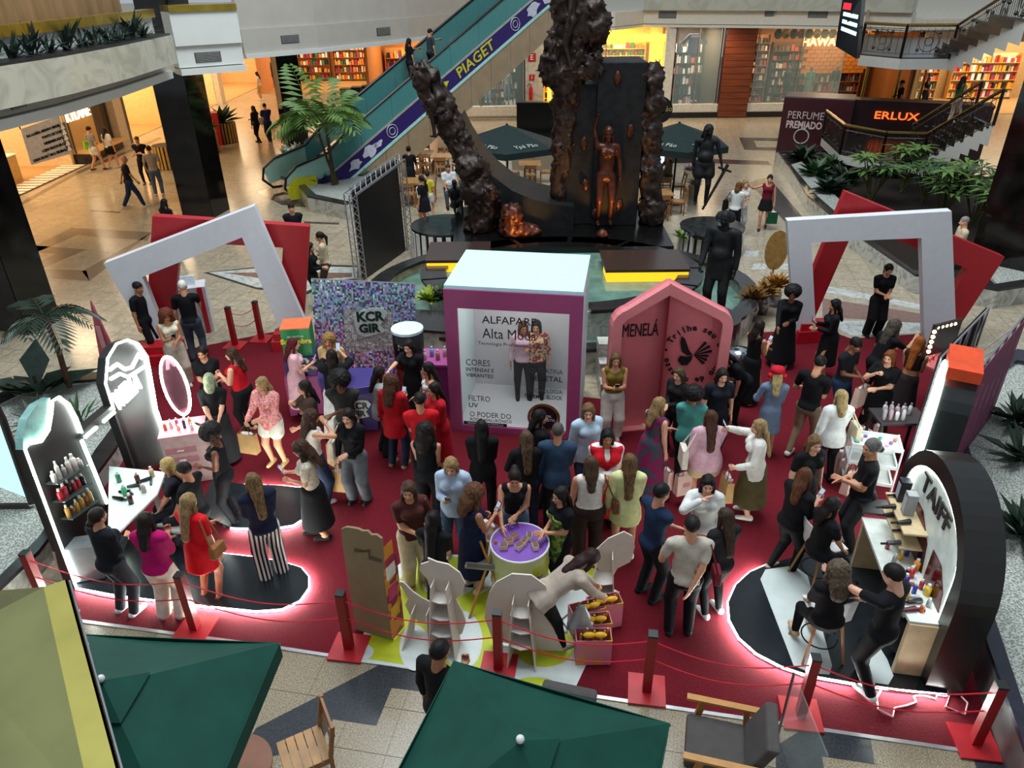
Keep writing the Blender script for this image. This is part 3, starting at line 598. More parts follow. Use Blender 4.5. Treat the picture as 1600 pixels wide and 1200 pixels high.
    sl = {'tank': 0, 'halter': 0, 'tee': .62, '34': 1.25, 'long': 1.9, 'shirt': 1.9, 'blazer': 1.9, 'polo': .6, 'vest': 0, 'crop': 0}
    if top:
        isd = bot in ('dress', 'midi_dress', 'maxi_dress', 'mini_dress'); loose = .022 if top in ('shirt', 'blazer', '34') else .012 if top not in ('tank', 'halter', 'crop') else .007
        def bt(f):
            torso(f, loose)
            for i in (0, 1):
                if sl[top]: armf(f, i, .012 if loose < .02 else .02, 0, sl[top])
            if isd:
                L = {'dress': .22, 'mini_dress': .17, 'midi_dress': .33, 'maxi_dress': .44}[bot]*s
                if sit: [legf(f, i, .03, .03, .2) for i in (0, 1)]
                else: f.cap(pel+P((0, 0, .02*s)), pel-P((0, 0, L)), .098*s*fb+.01, (.13+.05*(bot == 'maxi_dress'))*s*fb, .03, (fw, 1.06)); f.clip((0, 0, -1), pel-P((0, 0, L)))
            elif top in ('blazer', 'shirt', 'tunic') and not sit:
                L = (.14 if top == 'blazer' else .07)*s; f.cap(pel+td*.02*s, pel-td*L, .100*s*fb+.014, .112*s*fb+.012, .03, (fw, 1.25)); f.clip(-td, pel-td*L)
            else: f.clip(-td, pel+td*((.02 if top != 'crop' else .12)*s) - (td*.035*s if top in ('tee', 'long', '34') else 0))
            if top in ('tank', 'halter', 'vest', 'crop'): f.clip(td, ch-td*(.0 if top in ('vest', ) else .012)*s) if top == 'halter' else f.ell(ch+td*.06*s, (.06*s, .07*s, .085*s), sub=True)
            else: f.ell(ch+td*.075*s+fw*.03*s, (.045*s, .06*s, .05*s), sub=True)
        garment('dress' if isd else {'blazer': 'blazer', 'shirt': 'shirt', 'tank': 'tank_top', 'vest': 'vest'}.get(top, 'top'), tc, bt)
    if bot in ('slim', 'straight', 'wide', 'shorts', 'crop3'):
        def bb(f):
            f.ell(pel, (.098*s*fb+.010, .078*s*fb+.010, .080*s+.008))
            a, c = {'slim': (.008, .008), 'straight': (.014, .022), 'wide': (.022, .052), 'shorts': (.022, .03), 'crop3': (.012, .018)}[bot]
            for i in (0, 1):
                if bot == 'shorts': hj, k, ft = legs[i]; f.cap(hj, hj+(k-hj)*.45, .056*s*fb+a, .056*s*fb+c, .02)
                else: legf(f, i, a, c, 1.0 if bot != 'crop3' else .7)
            f.clip(td, pel+td*.06*s); f.clip((0, 0, -1), (0, 0, .022*s)) if bot == 'wide' else 0
        garment('shorts' if bot == 'shorts' else 'trousers', bc, bb)
    elif bot in ('skirt', 'midi', 'maxi', 'mini'):
        L = {'mini': .15, 'skirt': .24, 'midi': .36, 'maxi': .475}[bot]*s
        def bb(f): f.ell(pel, (.1*s*fb+.008, .08*s*fb+.008, .08*s)); f.cap(pel, pel-P((0, 0, L)), .1*s*fb+.006, (.15 if bot != 'maxi' else .145)*s*fb, .03, (fw, 1.04)); f.clip(td, pel+td*.065*s); f.clip((0, 0, -1), pel-P((0, 0, L)))
        garment('skirt', bc, bb)
    if cape in (1, 2):
        def ba(f): torso(f, .024); f.cap(pel+td*.02*s, pel-P((0, 0, .20*s)), .104*s*fb+.02, .122*s*fb+.01, .03, (fw, 1.25)); f.clip((0, 0, -1), pel-P((0, 0, .2*s))); f.clip(-fw, pel-fw*.005); f.clip(td, ch-td*.03*s); f.clip((1, 0, 0), (.085*s*fb, 0, 0)); f.clip((-1, 0, 0), (-.085*s*fb, 0, 0))
        garment('apron', '#24262a' if cape == 1 else ('#8a9a4a', '#3a5a2a', 'patch', 22), ba)
    if cape == 3:
        def bv(f): torso(f, .05); f.cap(pel+td*.02*s, pel-P((0, 0, .4*s)), .108*s*fb+.045, .13*s*fb, .03, (fw, 1.2)); f.clip((0, 0, -1), pel-P((0, 0, .38*s))); f.ell(ch+td*.03*s+fw*.1*s, (.026*s, .08*s, .09*s), sub=True); f.clip(td, ch+td*.045*s)
        garment('long_vest', '#b8101f', bv)
    if shoe:
        def bs(f):
            for i in (0, 1): ft = legs[i][2]; f.cap(ft+P((0, -.022*s, -.022*s)), ft+P((0, .092*s, -.030*s)), .030*s, .022*s, .02, ((0, 0, 1), 1.1)); f.clip((0, 0, -1), (0, 0, min(l[2][2] for l in legs)-.045*s))
        garment('shoes', shoe, bs, min(hv, .018))
    # head parts
    hm = Matrix(((*(hR[0]*hs), hb[0]), (*(hR[1]*hs), hb[1]), (*(hR[2]*hs), hb[2]), (0, 0, 0, 1)))
    def hp(nm, me, m): o = nobj(nm, me, allm or m, root); o.matrix_basis = hm; return o
    if cape == 4:
        hmw = MB().lathe((0, -.01, .15), [(.115, 0), (.12, .05), (.09, .10), (.02, .115)], 16).ball((0, .1, .155), .09, (1, .9, .16)).ball((-.11, -.05, .1), .05).ball((.11, -.05, .1), .05); oo = hmw.build('hat', BLK, None, True); me_ = oo.data; bpy.data.objects.remove(oo); me_.materials.clear(); hp('red_cap', me_, mat('#b81428', .7, var=.1))
    if hr: hp('hair', hair(hr), hairm(*(hc if isinstance(hc, tuple) else (hc,))))
    if not allm or allm:
        if hv < .03 and not allm:
            nobj('iris', FACE[1], mat('#20120c', .2), hp('eyes', FACE[0], mat('#d8d2cc', .3))); hp('eyebrows', FACE[2], mat('#22160f', .7)); hp('lips', FACE[3], mat('#a8504a' if not male else '#9a5f50', .45))
    top_z = hb+hR@P((0, 0, .235*hs)); R = math.radians(face)
    if loc is None: g = G(hx, hy, top_z[2]+zoff); loc = Vector((g.x-(math.cos(R)*top_z[0]-math.sin(R)*top_z[1]), g.y-(math.sin(R)*top_z[0]+math.cos(R)*top_z[1]), zoff))
    root.location = loc; root.rotation_euler = (0, 0, R); tag(root, desc, cat, group)
    Mw = root.matrix_basis; hands = [Mw @ Vector(arms[i][2]+(arms[i][2]-arms[i][1])/np.linalg.norm(arms[i][2]-arms[i][1])*.09*H/1.7) for i in (0, 1)]; wr = [Mw @ Vector(arms[i][2]) for i in (0, 1)]
    fwd = Vector((-math.sin(R), math.cos(R), 0)); rgt = Vector((math.cos(R), math.sin(R), 0)); short = desc.split(' with ')[0]
    if phone:
        c = hands[0].lerp(hands[1], .5) if phone == 2 else hands[0]; o = thing('phone', 'smartphone held by the '+' '.join(short.split()[:10]), 'phone', c+Vector((0, 0, .03)), R)
        tl = Matrix.Rotation(R, 3, 'Z') @ Matrix.Rotation(-.5, 3, 'X'); MB().box(c+Vector((0, 0, .05)), (.074, .009, .152), M=tl).build('case', mat('#17181a', .3), o); cs_o = o.children[0]; MB().box(c+Vector((0, 0, .05))-fwd*.006-Vector((0, 0, .003)), (.066, .003, .142), M=tl).build('screen', mat('#aab4c8', .2, emis=.35), cs_o)
    for bi, (kind, col, arm) in enumerate(bag or ()):
        c = hands[arm] if kind in ('paper', 'small') else wr[arm]
        if kind in ('paper', 'small'): paper_bag(c, R+.3*arm, col, short, 1 if kind == 'paper' else .72)
        elif kind == 'tote' or kind == 'shoulder':
            sh = Mw @ Vector(shd[arm]); sg = 1 if arm == 0 else -1; c = Mw @ Vector(pel+P((sg*.165*s*(.7+.3*fb), -.01, .05*s))); o = thing('shoulder_bag', 'shoulder bag of the '+' '.join(short.split()[:10]), 'bag', c, R)
            w_, h_ = (.30, .32) if kind == 'tote' else (.24, .17); mb = MB(); n = 8; y = rgt
            mb.prism([c+fwd*(-w_/2)+Vector((0, 0, -h_/2)), c+fwd*(w_/2)+Vector((0, 0, -h_/2)), c+fwd*(w_*.42)+Vector((0, 0, h_/2)), c+fwd*(-w_*.42)+Vector((0, 0, h_/2))], rgt*sg*.09); mb.build('pouch', mat(col, .6), o, bevel=.015)
            MB().tube([c+fwd*w_*.38+rgt*sg*.04+Vector((0, 0, h_/2)), sh+fwd*.05+rgt*sg*.01+Vector((0, 0, .035)), sh+rgt*sg*.0+Vector((0, 0, .055)), sh-fwd*.05+rgt*sg*.01+Vector((0, 0, .035)), c-fwd*w_*.38+rgt*sg*.04+Vector((0, 0, h_/2))], .012, 5).build('strap', mat(col, .6), o)
    PEOPLE.append(root); return root, hands
def paper_bag(c, rz, col, who, sc=1):
    o = thing('paper_bag', ('kraft' if col.startswith('#b') else 'pale')+' paper bag carried by the '+' '.join(who.split()[:9]), 'bag', (c.x, c.y, c.z-.52*sc), rz)
    M = Matrix.Translation(o.location) @ Matrix.Rotation(rz, 4, 'Z') @ Matrix.Scale(sc, 4)
    par = [o]
    def bb(mb, n, m):
        mb.v = [tuple(M @ Vector(p)) for p in mb.v]; q = mb.build(n, m, par[-1])
        if n == 'bag_body': par.append(q)
    mb = MB(); w_, d, h = .30, .13, .36; mb.add([(-w_/2, -d/2, 0), (w_/2, -d/2, 0), (w_/2, d/2, 0), (-w_/2, d/2, 0), (-w_/2, -d/2*.7, h), (w_/2, -d/2*.7, h), (w_/2, d/2*.7, h), (-w_/2, d/2*.7, h)], [(3, 2, 1, 0), (0, 1, 5, 4), (1, 2, 6, 5), (2, 3, 7, 6), (3, 0, 4, 7)]); bb(mb, 'bag_body', mat(col, .75))
    for y in (-.045, .045): bb(MB().tube([(-.07, y, h), (-.06, y*.6, h+.1), (0, y*.3, h+.15), (.06, y*.6, h+.1), (.07, y, h)], .006, 5), 'handle', mat('#8a2030' if not col.startswith('#b') else '#5a3a22', .7))
    bb(MB().lathe((0, -d/2-.001, h*.5), [(.001, 0), (.055, 0)], 12) if 0 else MB().box((0, -d/2*.87, h*.52), (.12, .004, .08)), 'printed_mark', mat('#1c2a20' if col.startswith('#b') else '#c08a86', .7))
    tissue = MB().ball((0, 0, h*.97), .1, (1.2, .4, .35)); bb(tissue, 'tissue_paper', mat('#e9dcd8', .8)); return o
DB_ = "#1c120e"; K = '#0d0d10'; NV = '#18203a'; RD = '#b8101f'; WT = '#d9d6d2'; JN = '#2f3f58'; BG = '#b8a78e'; DB = '#1c120e'; BR = '#3a2418'; BL = ('#a98a5c', '#5a4028'); OM = ('#8a6a44', '#2a1a12'); KR = '#b08a5a'; PKB_ = '#d8b4a8'
# ================= EVENT STANDS ON THE CARPET =================
Z3 = Vector((0, 0, 1))
def vplane(a, b):
    """vertical plane through two ground points; returns (p0, normal towards the camera, direction)"""
    d = (b-a); d.z = 0; d.normalize(); n = Vector((d.y, -d.x, 0)); return a, n, d
def ground(v): return Vector((v.x, v.y, max(v.z, .015)))
WHT = mat('#d2d3d8', .45, var=.03); REDP = mat('#a80d1c', .45, var=.08)
def tilted_frame(name, label, base, off, outer, inner, m, th=.22):
    a, n, d = vplane(*[G(*p) for p in base]); p0 = a-n*off
    t = thing(name, label, 'frame', Vector((0, 0, 0))+p0); O = [ground(onplane(x, y, p0, n)) for x, y in outer]; I = [ground(onplane(x, y, p0, n)) for x, y in inner]
    for i in (0, 1, 3):   # the lower side is sunk in the floor
        j = (i+1) % 4; MB().prism([O[i], O[j], I[j], I[i]], -n*th).build('bar', m, t)
    return t, p0, n, d
LB = ((250, 558), (482, 540)); RB = ((1240, 535), (1490, 545))
t1, p0, n, d = tilted_frame('tilted_frame', 'big white square frame tilted to the left near the sequin wall', LB, 0, ((162, 412), (397, 322), (492, 538), (246, 558)), ((222, 433), (378, 371), (448, 541), (270, 556)), WHT)
tilted_frame('tilted_frame', 'red square frame behind the left white frame', LB, .4, ((238, 338), (484, 354), (474, 522), (226, 540)), ((282, 378), (442, 387), (434, 525), (268, 537)), REDP)
t2, p0r, nr, dr = tilted_frame('tilted_frame', 'big white upright frame at right with woman inside', RB, 0, ((1230, 345), (1487, 330), (1490, 560), (1240, 545)), ((1268, 379), (1440, 372), (1443, 548), (1276, 535)), WHT)
tilted_frame('tilted_frame', 'red square frame turned on edge behind right white frame', RB, .4, ((1322, 300), (1570, 402), (1486, 530), (1232, 520)), ((1338, 350), (1512, 420), (1448, 530), (1262, 522)), REDP)
for nm, px, sz, lb in (('frame_base', (250, 560), (.9, .8, .25), 'low red plinth at the foot of the left frames'), ('frame_base', (1262, 528), (.8, .6, .3), 'low red plinth at left foot of the right frames'), ('frame_base', (455, 540), (.7, .6, .25), 'low red plinth beside the green cube')):
    g = G(*px); o = thing(nm, lb, 'plinth', g, .1); MB().box(g+Vector((0, 0, sz[2]/2)), sz, .1).build('block', REDP, o, bevel=.01); MB().box(g+Vector((0, -.1, sz[2]+.08)), (sz[0]*.8, sz[1]*.5, .16), .1).build('step', REDP, o, bevel=.01)
# red rope posts
def post(px, label, rz=-.15):
    g = G(*px); g.z = .014; o = thing('rope_post', label, 'post', g, rz); MB().box(g+Z3*.012, (.42, .42, .024), rz).build('base_plate', mat('#b01822', .4), o); MB().box(g+Z3*.46, (.10, .10, .88), rz).build('shaft', mat('#8e0f14', .4), o); MB().box(g+Z3*.91, (.104, .104, .03), rz).build('cap', mat('#1c1c1d', .4), o); return g
pp = [((75, 948), 'red rope post at the far left beside marble kerb'), ((306, 984), 'red rope post before the black salon platform'), ((546, 1014), 'red rope post left of the cardboard display'), ((779, 1045), 'red rope post before the white cut-outs'), ((1010, 1080), 'red rope post right of the pink gift bags'), ((1250, 1118), 'red rope post before the round stage'), ((1522, 1162), 'rightmost red rope post at the carpet corner')]
pg = [post(*q) for q in pp]; pb2 = [post((368, 541), 'red rope post behind left of the pair at back'), post((409, 531), 'red rope post behind nearer the green cube')]
for i, (a, b) in enumerate(list(zip(pg[:-1], pg[1:]))+[(pb2[0], pb2[1])]):
    for z in (.80, .52):
        P = [a.lerp(b, k/12)+Z3*(z-.20*math.sin(math.pi*k/12)*(1 if i < 6 else .6)) for k in range(13)]
        tag(MB().tube(P, .008, 5).build('rope', mat('#c01428', .5)), '%s red cord between %s' % ('upper' if z > .6 else 'lower', ('posts at far left', 'salon platform and cardboard display posts', 'cardboard display and cut-out posts', 'cut-out and gift bag posts', 'gift bag and round stage posts', 'round stage and corner posts', 'the two back posts')[i]), 'cord')
# ---- doll-box photo booth ----
bl = G(715, 672); br = G(893, 686); a, n, d = vplane(bl, br); BW = (br-bl).length; BH = 2.72; BD = 1.75
def B(s, z, o=0): return bl + d*s*BW + Z3*z + n*o
bx = thing('photo_booth', 'tall pink edged white photo booth with clear printed front', 'booth', bl); PK = mat('#99406e', .5, var=.05); BWH = mat('#cfe0e0', .5, var=.03)
for s0, s1, nm, m in ((-.05, 0, 'side_wall', BWH), (1, 1.05, 'side_wall', BWH)):
    MB().prism([B(s0, 0), B(s1, 0), B(s1, 0, -BD), B(s0, 0, -BD)], Z3*BH).build(nm, m, bx)
MB().prism([B(-.05, BH), B(1.05, BH), B(1.05, BH, -BD), B(-.05, BH, -BD)], Z3*.06).build('roof', mat('#c3ecf0', .45, var=.03), bx)  # white roof, the skylight's bluish cast is put into its colour
MB().prism([B(0, 0, -BD+.05), B(1, 0, -BD+.05), B(1, 0, -BD), B(0, 0, -BD)], Z3*BH).build('back_wall', mat('#cfcdd0', .5, var=.03), bx); MB().prism([B(0, .0), B(1, 0), B(1, 0, -BD), B(0, 0, -BD)], Z3*.03).build('floor_panel', mat('#d2d2d4', .4, var=.03), bx)
MB().ring([B(-.055, 0, .03), B(1.055, 0, .03), B(1.055, BH, .03), B(-.055, BH, .03)], [B(.05, .14, .03), B(.95, .14, .03), B(.95, BH-.32, .03), B(.05, BH-.32, .03)], -n*.06).build('front_frame', PK, bx)
MB().prism([B(.05, .14, .0), B(.95, .14, .0), B(.95, BH-.32, .0), B(.05, BH-.32, .0)], n*.006).build('clear_front', mat('#ffffff', .03, alpha=.02, var=0), bx)
INK = mat('#0c0c0e', .5); GREYI = mat('#3a3a40', .5); area('booth_fill_light', B(.5, BH-.05, -.8), .9, 14, (1, .97, .95))  # unseen fill light added under the roof to brighten the booth inside
fo = .016
for s, z, sz, tx, al, m, wd, bo in ((.47, 2.21, .19, 'ALFAPARF', 'CENTER', INK, .90, .004), (.47, 1.96, .26, 'Alta Moda', 'CENTER', INK, .90, 0), (.21, 1.78, .085, 'Tecnologia Profissional', 'LEFT', INK, .85, 0), (.10, 1.40, .17, 'CORES', 'LEFT', GREYI, .42, 0), (.10, 1.265, .10, 'INTENSAS E', 'LEFT', INK, .48, .003), (.10, 1.155, .10, 'VIBRANTES!', 'LEFT', INK, .48, .003),
                                (.11, .695, .16, 'FILTRO', 'LEFT', GREYI, .38, 0), (.11, .555, .13, 'UV', 'LEFT', INK, None, .004), (.115, .37, .15, 'O PODER DO', 'LEFT', GREYI, .74, 0), (.115, .265, .085, 'ÁCIDO HIALURÔNICO', 'LEFT', INK, .76, .003), (.91, 1.325, .13, 'QUERATINA', 'RIGHT', GREYI, .56, 0), (.91, 1.18, .14, 'VEGETAL', 'RIGHT', INK, .56, .005), (.91, .94, .11, 'TECNOLOGIA', 'RIGHT', GREYI, .56, 0), (.91, .82, .11, 'THERMAL BLOCK', 'RIGHT', INK, .66, .004)):
    text(tx, sz, B(s, z, fo), d, Z3, m, bx, 'printed_line', .002, width=wd, align=al, bold=bo*.3)
MB().prism([B(.06, .15, .008), B(.44, .15, .008), B(.44, .215, .008), B(.06, .215, .008)], n*.004).build('black_strip', INK, bx); text('VEGANO | NOVA FÓRMULA', .055, B(.25, .183, fo), d, Z3, mat('#d8d8d8', .5), bx, 'printed_line', .002, width=.66)
cc = B(.76, .42, .03); R_ = Matrix(((d.x, 0, n.x), (d.y, 0, n.y), (0, 1, 0)))
def disc(c, r0, r1, th, nseg=36):
    ps = [(math.cos(2*math.pi*k/nseg), math.sin(2*math.pi*k/nseg)) for k in range(nseg)]; mb = MB()
    if r0 == 0: mb.prism([c+d*x*r1+Z3*y*r1 for x, y in ps], n*th)
    else: mb.ring([c+d*x*r1+Z3*y*r1 for x, y in ps], [c+d*x*r0+Z3*y*r0 for x, y in ps], n*th)
    return mb
disc(cc, 0, .235, .012).build('round_badge', mat('#100c16', .4), bx); disc(cc, .24, .285, .02).build('gold_ring', mat('#8a6a3a', .3, metal=.7, var=.5, scale=9), bx)
for k, s in enumerate(('SUA COR,', 'DO SEU JEITO.')): text(s, .065, cc+Z3*(.035-.075*k)+n*.018, d, Z3, mat('#d0ccd4', .5), bx, 'badge_text', .002)
# ---- pink corner booth ----
c0 = G(1046, 438, 2.8); cl = G(955, 487, 2.3); crr = G(1147, 487, 2.3); PKB1 = mat('#d67c80', .5, var=.04); PKB2 = mat('#c8666c', .5, var=.04)
mo = thing('corner_booth', 'pink two winged corner booth with butterfly emblem', 'booth', (c0.x, c0.y, 0)); INKM = mat('#1a0f12', .6)
for side, e in ((0, cl), (1, crr)):
    a = Vector((e.x, e.y, 0)); b = Vector((c0.x, c0.y, 0)); dd = (b-a); W_ = dd.length; dd.normalize(); nn = Vector((dd.y, -dd.x, 0)) if side == 0 else Vector((-dd.y, dd.x, 0))
    def Q(s, z, o=0): return a+dd*s+Z3*z+nn*o
    def outline(k):
        r = .34-k; pts = [(k, k*.2), (k, 2.08)]
        pts += [(k+r*(1-math.cos(t)), 2.08+r*math.sin(t)*.9) for t in (.35, .7, 1.0, 1.25)]; pts += [(W_, 2.8-k*1.12), (W_, k*.2)]; return pts
    O = outline(0); I = outline(.17); I[-1] = (W_, .05); I[-2] = (W_, 2.8-.2)
    MB().prism([Q(s, z) for s, z in O], -nn*.1).build('back_panel', PKB2, mo)
    MB().ring([Q(s, z) for s, z in O], [Q(s, z) for s, z in I], nn*.14).build('raised_edge', PKB1, mo)
    rd = dd if side == 0 else -dd
    if side == 0: text('MENELÁ', .34, Q(W_*.55, 1.93, .012), rd, Z3+rd*.0, INKM, mo, 'lettering', .006, width=W_*.66)
    else:
        C_ = Q(W_*.52, 1.48, .012); s = 'Trilhe seu caminho de sucesso • '
        for i, ch_ in enumerate(s):
            an_ = math.radians(150-i*360/len(s)); p = C_+rd*math.cos(an_)*.46+Z3*math.sin(an_)*.50; tx = rd*math.sin(an_)-Z3*math.cos(an_); ty = rd*math.cos(an_)+Z3*math.sin(an_)
            if ch_ != ' ': text(ch_, .15, p, tx, ty, INKM, mo, 'letter', .004, bold=.004)
        def wing(pts, nm): MB().prism([C_+rd*x+Z3*y for x, y in pts], nn*.006).build(nm, INKM, mo)
        wing([(-.01, 0), (-.08, .09), (-.17, .30), (-.23, .34), (-.24, .22), (-.2, .06), (-.1, -.02)], 'butterfly_wing'); wing([(-.01, -.01), (-.1, -.04), (-.22, -.03), (-.25, -.12), (-.18, -.21), (-.08, -.2), (-.02, -.1)], 'butterfly_wing')
        for k in range(6): t = .95-.32*k; L = .30 if k < 3 else .24; wing([(.005, .0), (L*math.cos(t)-.025*math.sin(t), L*math.sin(t)+.025*math.cos(t)), (L*1.05*math.cos(t), L*1.05*math.sin(t)), (L*math.cos(t)+.03*math.sin(t), L*math.sin(t)-.03*math.cos(t))], 'butterfly_vein')
def armchair(c, rz, label):
    f = Field((-.45, -.45, .2), (.45, .45, 1.12), .026); f.cap((-.2, .0, .42), (.2, 0, .42), .17, None, .04, ((0, 0, 1), 1.7)); f.cap((-.2, .12, .42), (.2, .12, .42), .17, None, .04, ((0, 0, 1), 1.7))
    for k in range(9): t = math.pi*(k/8); x = .34*math.cos(t); y = -.10-.22*math.sin(t); h = .60+.42*math.sin(t)**1.5; f.cap((x, y, .42), (x*1.05, y*1.12, h), .065, .06, .05)
    for x in (-.16, 0, .16):
        for z in (.62, .8, .96): f.ell((x, -.25, z), (.03, .03, .03), sub=True)
    V, Q = f.mesh(); t = thing('armchair', label, 'armchair', c, rz); nobj('shell', nmesh('shell', V, Q), mat('#a8185e', .6, var=.08), t)
    M = Matrix.Translation(c) @ Matrix.Rotation(rz, 4, 'Z'); mb = MB().tube([(0, 0, .3), (0, 0, .08)], .025); mb.v = [tuple(M @ Vector(p)) for p in mb.v]; mb.build('stem', mat('#6a1238', .4), t)
    for k in range(4): an_ = .78+k*1.571; mb = MB().tube([(0, 0, .1), (.32*math.cos(an_), .32*math.sin(an_), .03)], .02); mb.v = [tuple(M @ Vector(p)) for p in mb.v]; mb.build('foot', mat('#6a1238', .4), t)
g = G(1012, 543, 1.28); armchair(Vector((g.x, g.y+.02, .0)), math.radians(190), 'magenta tufted armchair holding the woman in jeans'); g = G(1062, 543, 1.3); armchair(Vector((g.x, g.y+.05, .0)), math.radians(200), 'magenta tufted armchair beside the booth corner')
# ---- sequin wall ----
a, n, d = vplane(G(497, 592), G(652, 584)); cs = [onplane(x, y, a, n) for x, y in ((486, 436), (648, 444), (652, 584), (497, 592))]
sw = thing('sequin_backdrop', 'shimmering iridescent sequin wall with green emblem', 'backdrop', cs[3]); MB().prism([cs[3], cs[2], cs[1], cs[0]], -n*.05).build('backing', mat('#6a6a70', .5), sw)
def holo():
    m = bpy.data.materials.new('holographic_sequin'); m.use_nodes = True; N = m.node_tree.nodes; L = m.node_tree.links; b = N['Principled BSDF']; b.inputs['Metallic'].default_value = .15; b.inputs['Roughness'].default_value = .3
    at = N.new('ShaderNodeAttribute'); at.attribute_name = 'Col'; L.new(at.outputs['Color'], b.inputs['Base Color']); return m
import colorsys
mb = MB(); cols = []; NU, NV_ = 58, 50
for j in range(NV_):
    for i in range(NU):
        u, v = (i+.5)/NU, (j+.5)/NV_; top = cs[0].lerp(cs[1], u); bot = cs[3].lerp(cs[2], u); c = bot.lerp(top, v)+n*.012; w_ = (cs[1]-cs[0]).length/NU*.46; h_ = (top-bot).length/NV_*.47; tz = U(-.32, .32); tx = U(-.32, .32)
        mb.add([c-d*w_-Z3*h_+n*(-tz-tx)*w_, c+d*w_-Z3*h_+n*(tz-tx)*w_, c+d*w_+Z3*h_+n*(tz+tx)*w_, c-d*w_+Z3*h_+n*(-tz+tx)*w_], [(0, 1, 2, 3)])
        ctr = .3 < u < .78 and .28 < v < .72
        if ctr: r = U(.45, .85); col = (r, r, r*.98, 1)
        else: col = (*colorsys.hsv_to_rgb((.56+.22*random.random()+(.35*random.random() if v < .6 else 0)-(0.25 if random.random() < .25 else 0)) % 1, U(.25, .75), U(.8, 1) if random.random() < .7 else .25), 1)
        cols += [col]*4
so = mb.build('sequins', holo(), sw); so['kind'] = 'stuff'; ca = so.data.color_attributes.new('Col', 'FLOAT_COLOR', 'CORNER'); ca.data.foreach_set('color', np.array(cols, np.float32).ravel())
GRN = mat('#0f3a2a', .5); CRW = mat('#d8dcd8', .5)
def emblem(c, d, n, s, par):
    mb = MB(); pts = [(-.50, .28), (-.2, .42), (.1, .5), (.42, .48), (.56, .28), (.42, .05), (.3, -.1), (.42, -.35), (.1, -.42), (-.2, -.5), (-.45, -.38), (-.5, 0)]
    mb.prism([c+d*x*s+Z3*y*s for x, y in pts], n*.01*s*3).build('emblem_plate', CRW, par)
    text('KCR', .44*s, c+Z3*.2*s+n*.034*s, d, Z3-d*.0, GRN, par, 'emblem_text', .004, width=.86*s, bold=.02*s); text('GIR', .40*s, c-Z3*.2*s-d*.06*s+n*.034*s, d, Z3, GRN, par, 'emblem_text', .004, width=.68*s, bold=.02*s)
emblem(onplane(579, 503, a, n)+n*.02, d, n, .62, sw)
# cube tower, counters and drum by the sequin wall
g = G(462, 505, 1.75); cu = thing('display_cube', 'green fronted cube with orange top on purple block', 'display', (g.x, g.y, 0), .12)
gz = Vector((g.x, g.y, 0)); MB().box(gz+Z3*.4, (.62, .6, .8), .12).build('pink_base', mat('#a03a78', .5), cu); MB().box(gz+Z3*1.0, (.56, .5, .4), .12).build('purple_block', mat('#2c1c5c', .5), cu)
MB().box(gz+Z3*1.46, (.5, .46, .55), .12).build('green_block', mat('#1f8a4a', .5, var=.3, scale=3), cu); MB().box(gz+Z3*1.74, (.51, .47, .02), .12).build('orange_top', mat('#e06a3a', .5), cu)
dd = Vector((math.cos(.12), math.sin(.12), 0)); nn = Vector((dd.y, -dd.x, 0)); text('Sunombra', .13, gz+Z3*1.5+nn*.24, dd, Z3, mat('#e8d83a', .5), cu, 'script', .004, bold=.006); text('os sonhos', .07, gz+Z3*1.6+nn*.24, dd, Z3, mat('#e8f0e0', .5), cu, 'script', .003); emblem(gz+Z3*1.02+nn*.26, dd, nn, .32, cu)
g = G(555, 585, 1.02); pt = thing('purple_counter', 'rounded purple counter before the sequin wall', 'counter', (g.x, g.y, 0)); arc = [(g.x+.66*math.cos(t), g.y+.5*math.sin(t)) for t in [math.pi+k*math.pi/12 for k in range(13)]]; MB().zprism(arc+[(g.x+.66, g.y+.25), (g.x-.66, g.y+.25)], .88, 1.02).build('counter_top', mat('#3a2a72', .45), pt, bevel=.01); MB().zprism([(g.x-.3, g.y-.25), (g.x+.35, g.y-.25), (g.x+.45, g.y+.2), (g.x-.4, g.y+.2)], 0, .88).build('pedestal', mat('#2f2262', .45), pt); emblem(Vector((g.x+.05, g.y-.26, .45)), Vector((1, 0, 0)), Vector((0, -1, 0)), .4, pt)
g = G(636, 513, 1.62); dr_ = thing('drum_display', 'glossy black drum display with white round top', 'display', (g.x, g.y, 0)); MB().cyl((g.x, g.y), .28, .9, 1.58, 32).build('drum', mat('#0c0b0c', .08), dr_, True); MB().cyl((g.x, g.y), .29, 1.58, 1.63, 32).build('top', mat('#d6e4e8', .4), dr_); MB().cyl((g.x, g.y), .26, .02, .9, 32).build('base', mat('#7a2a22', .5, var=.4, scale=9), dr_)
gl = bl-d*.0; a_ = G(700, 640); ctr = thing('pink_counter', 'magenta counter with jars left of the photo booth', 'counter', (a_.x, a_.y, 0), -.1); MB().box((a_.x-.25, a_.y+.25, .48), (.95, .6, .96), -.1).build('body', mat('#8a2a6a', .5), ctr); MB().box((a_.x-.25, a_.y+.25, .98), (1.0, .66, .04), -.1).build('top', mat('#a84a88', .45), ctr)
def bottle(c, h, r, col, label, cat='bottle', capc='#d8d4cc', group=None, alpha=1):
    o = thing('bottle', label, cat, c, 0, group); MB().lathe(c, [(r, 0), (r, h*.68), (r*.45, h*.8)], 10).build('bottle_body', mat(col, .25, var=.1, alpha=alpha), o, True); MB().lathe((c[0], c[1], c[2]+h*.8), [(r*.5, 0), (r*.48, h*.2)], 8).build('cap', mat(capc, .35), o.children[0]); return o
for i in range(7): bottle((a_.x-.62+.12*i, a_.y+.12+.14*(i % 2), 1.0), .2, .04, ['#b89a8a', '#8a3a4a', '#c8b8a8', '#6aa8d8', '#a87a6a', '#d0b8b0', '#7a4a5a'][i], '%s small jar from left on the magenta counter' % ('first second third fourth fifth sixth seventh'.split()[i]), 'jar')
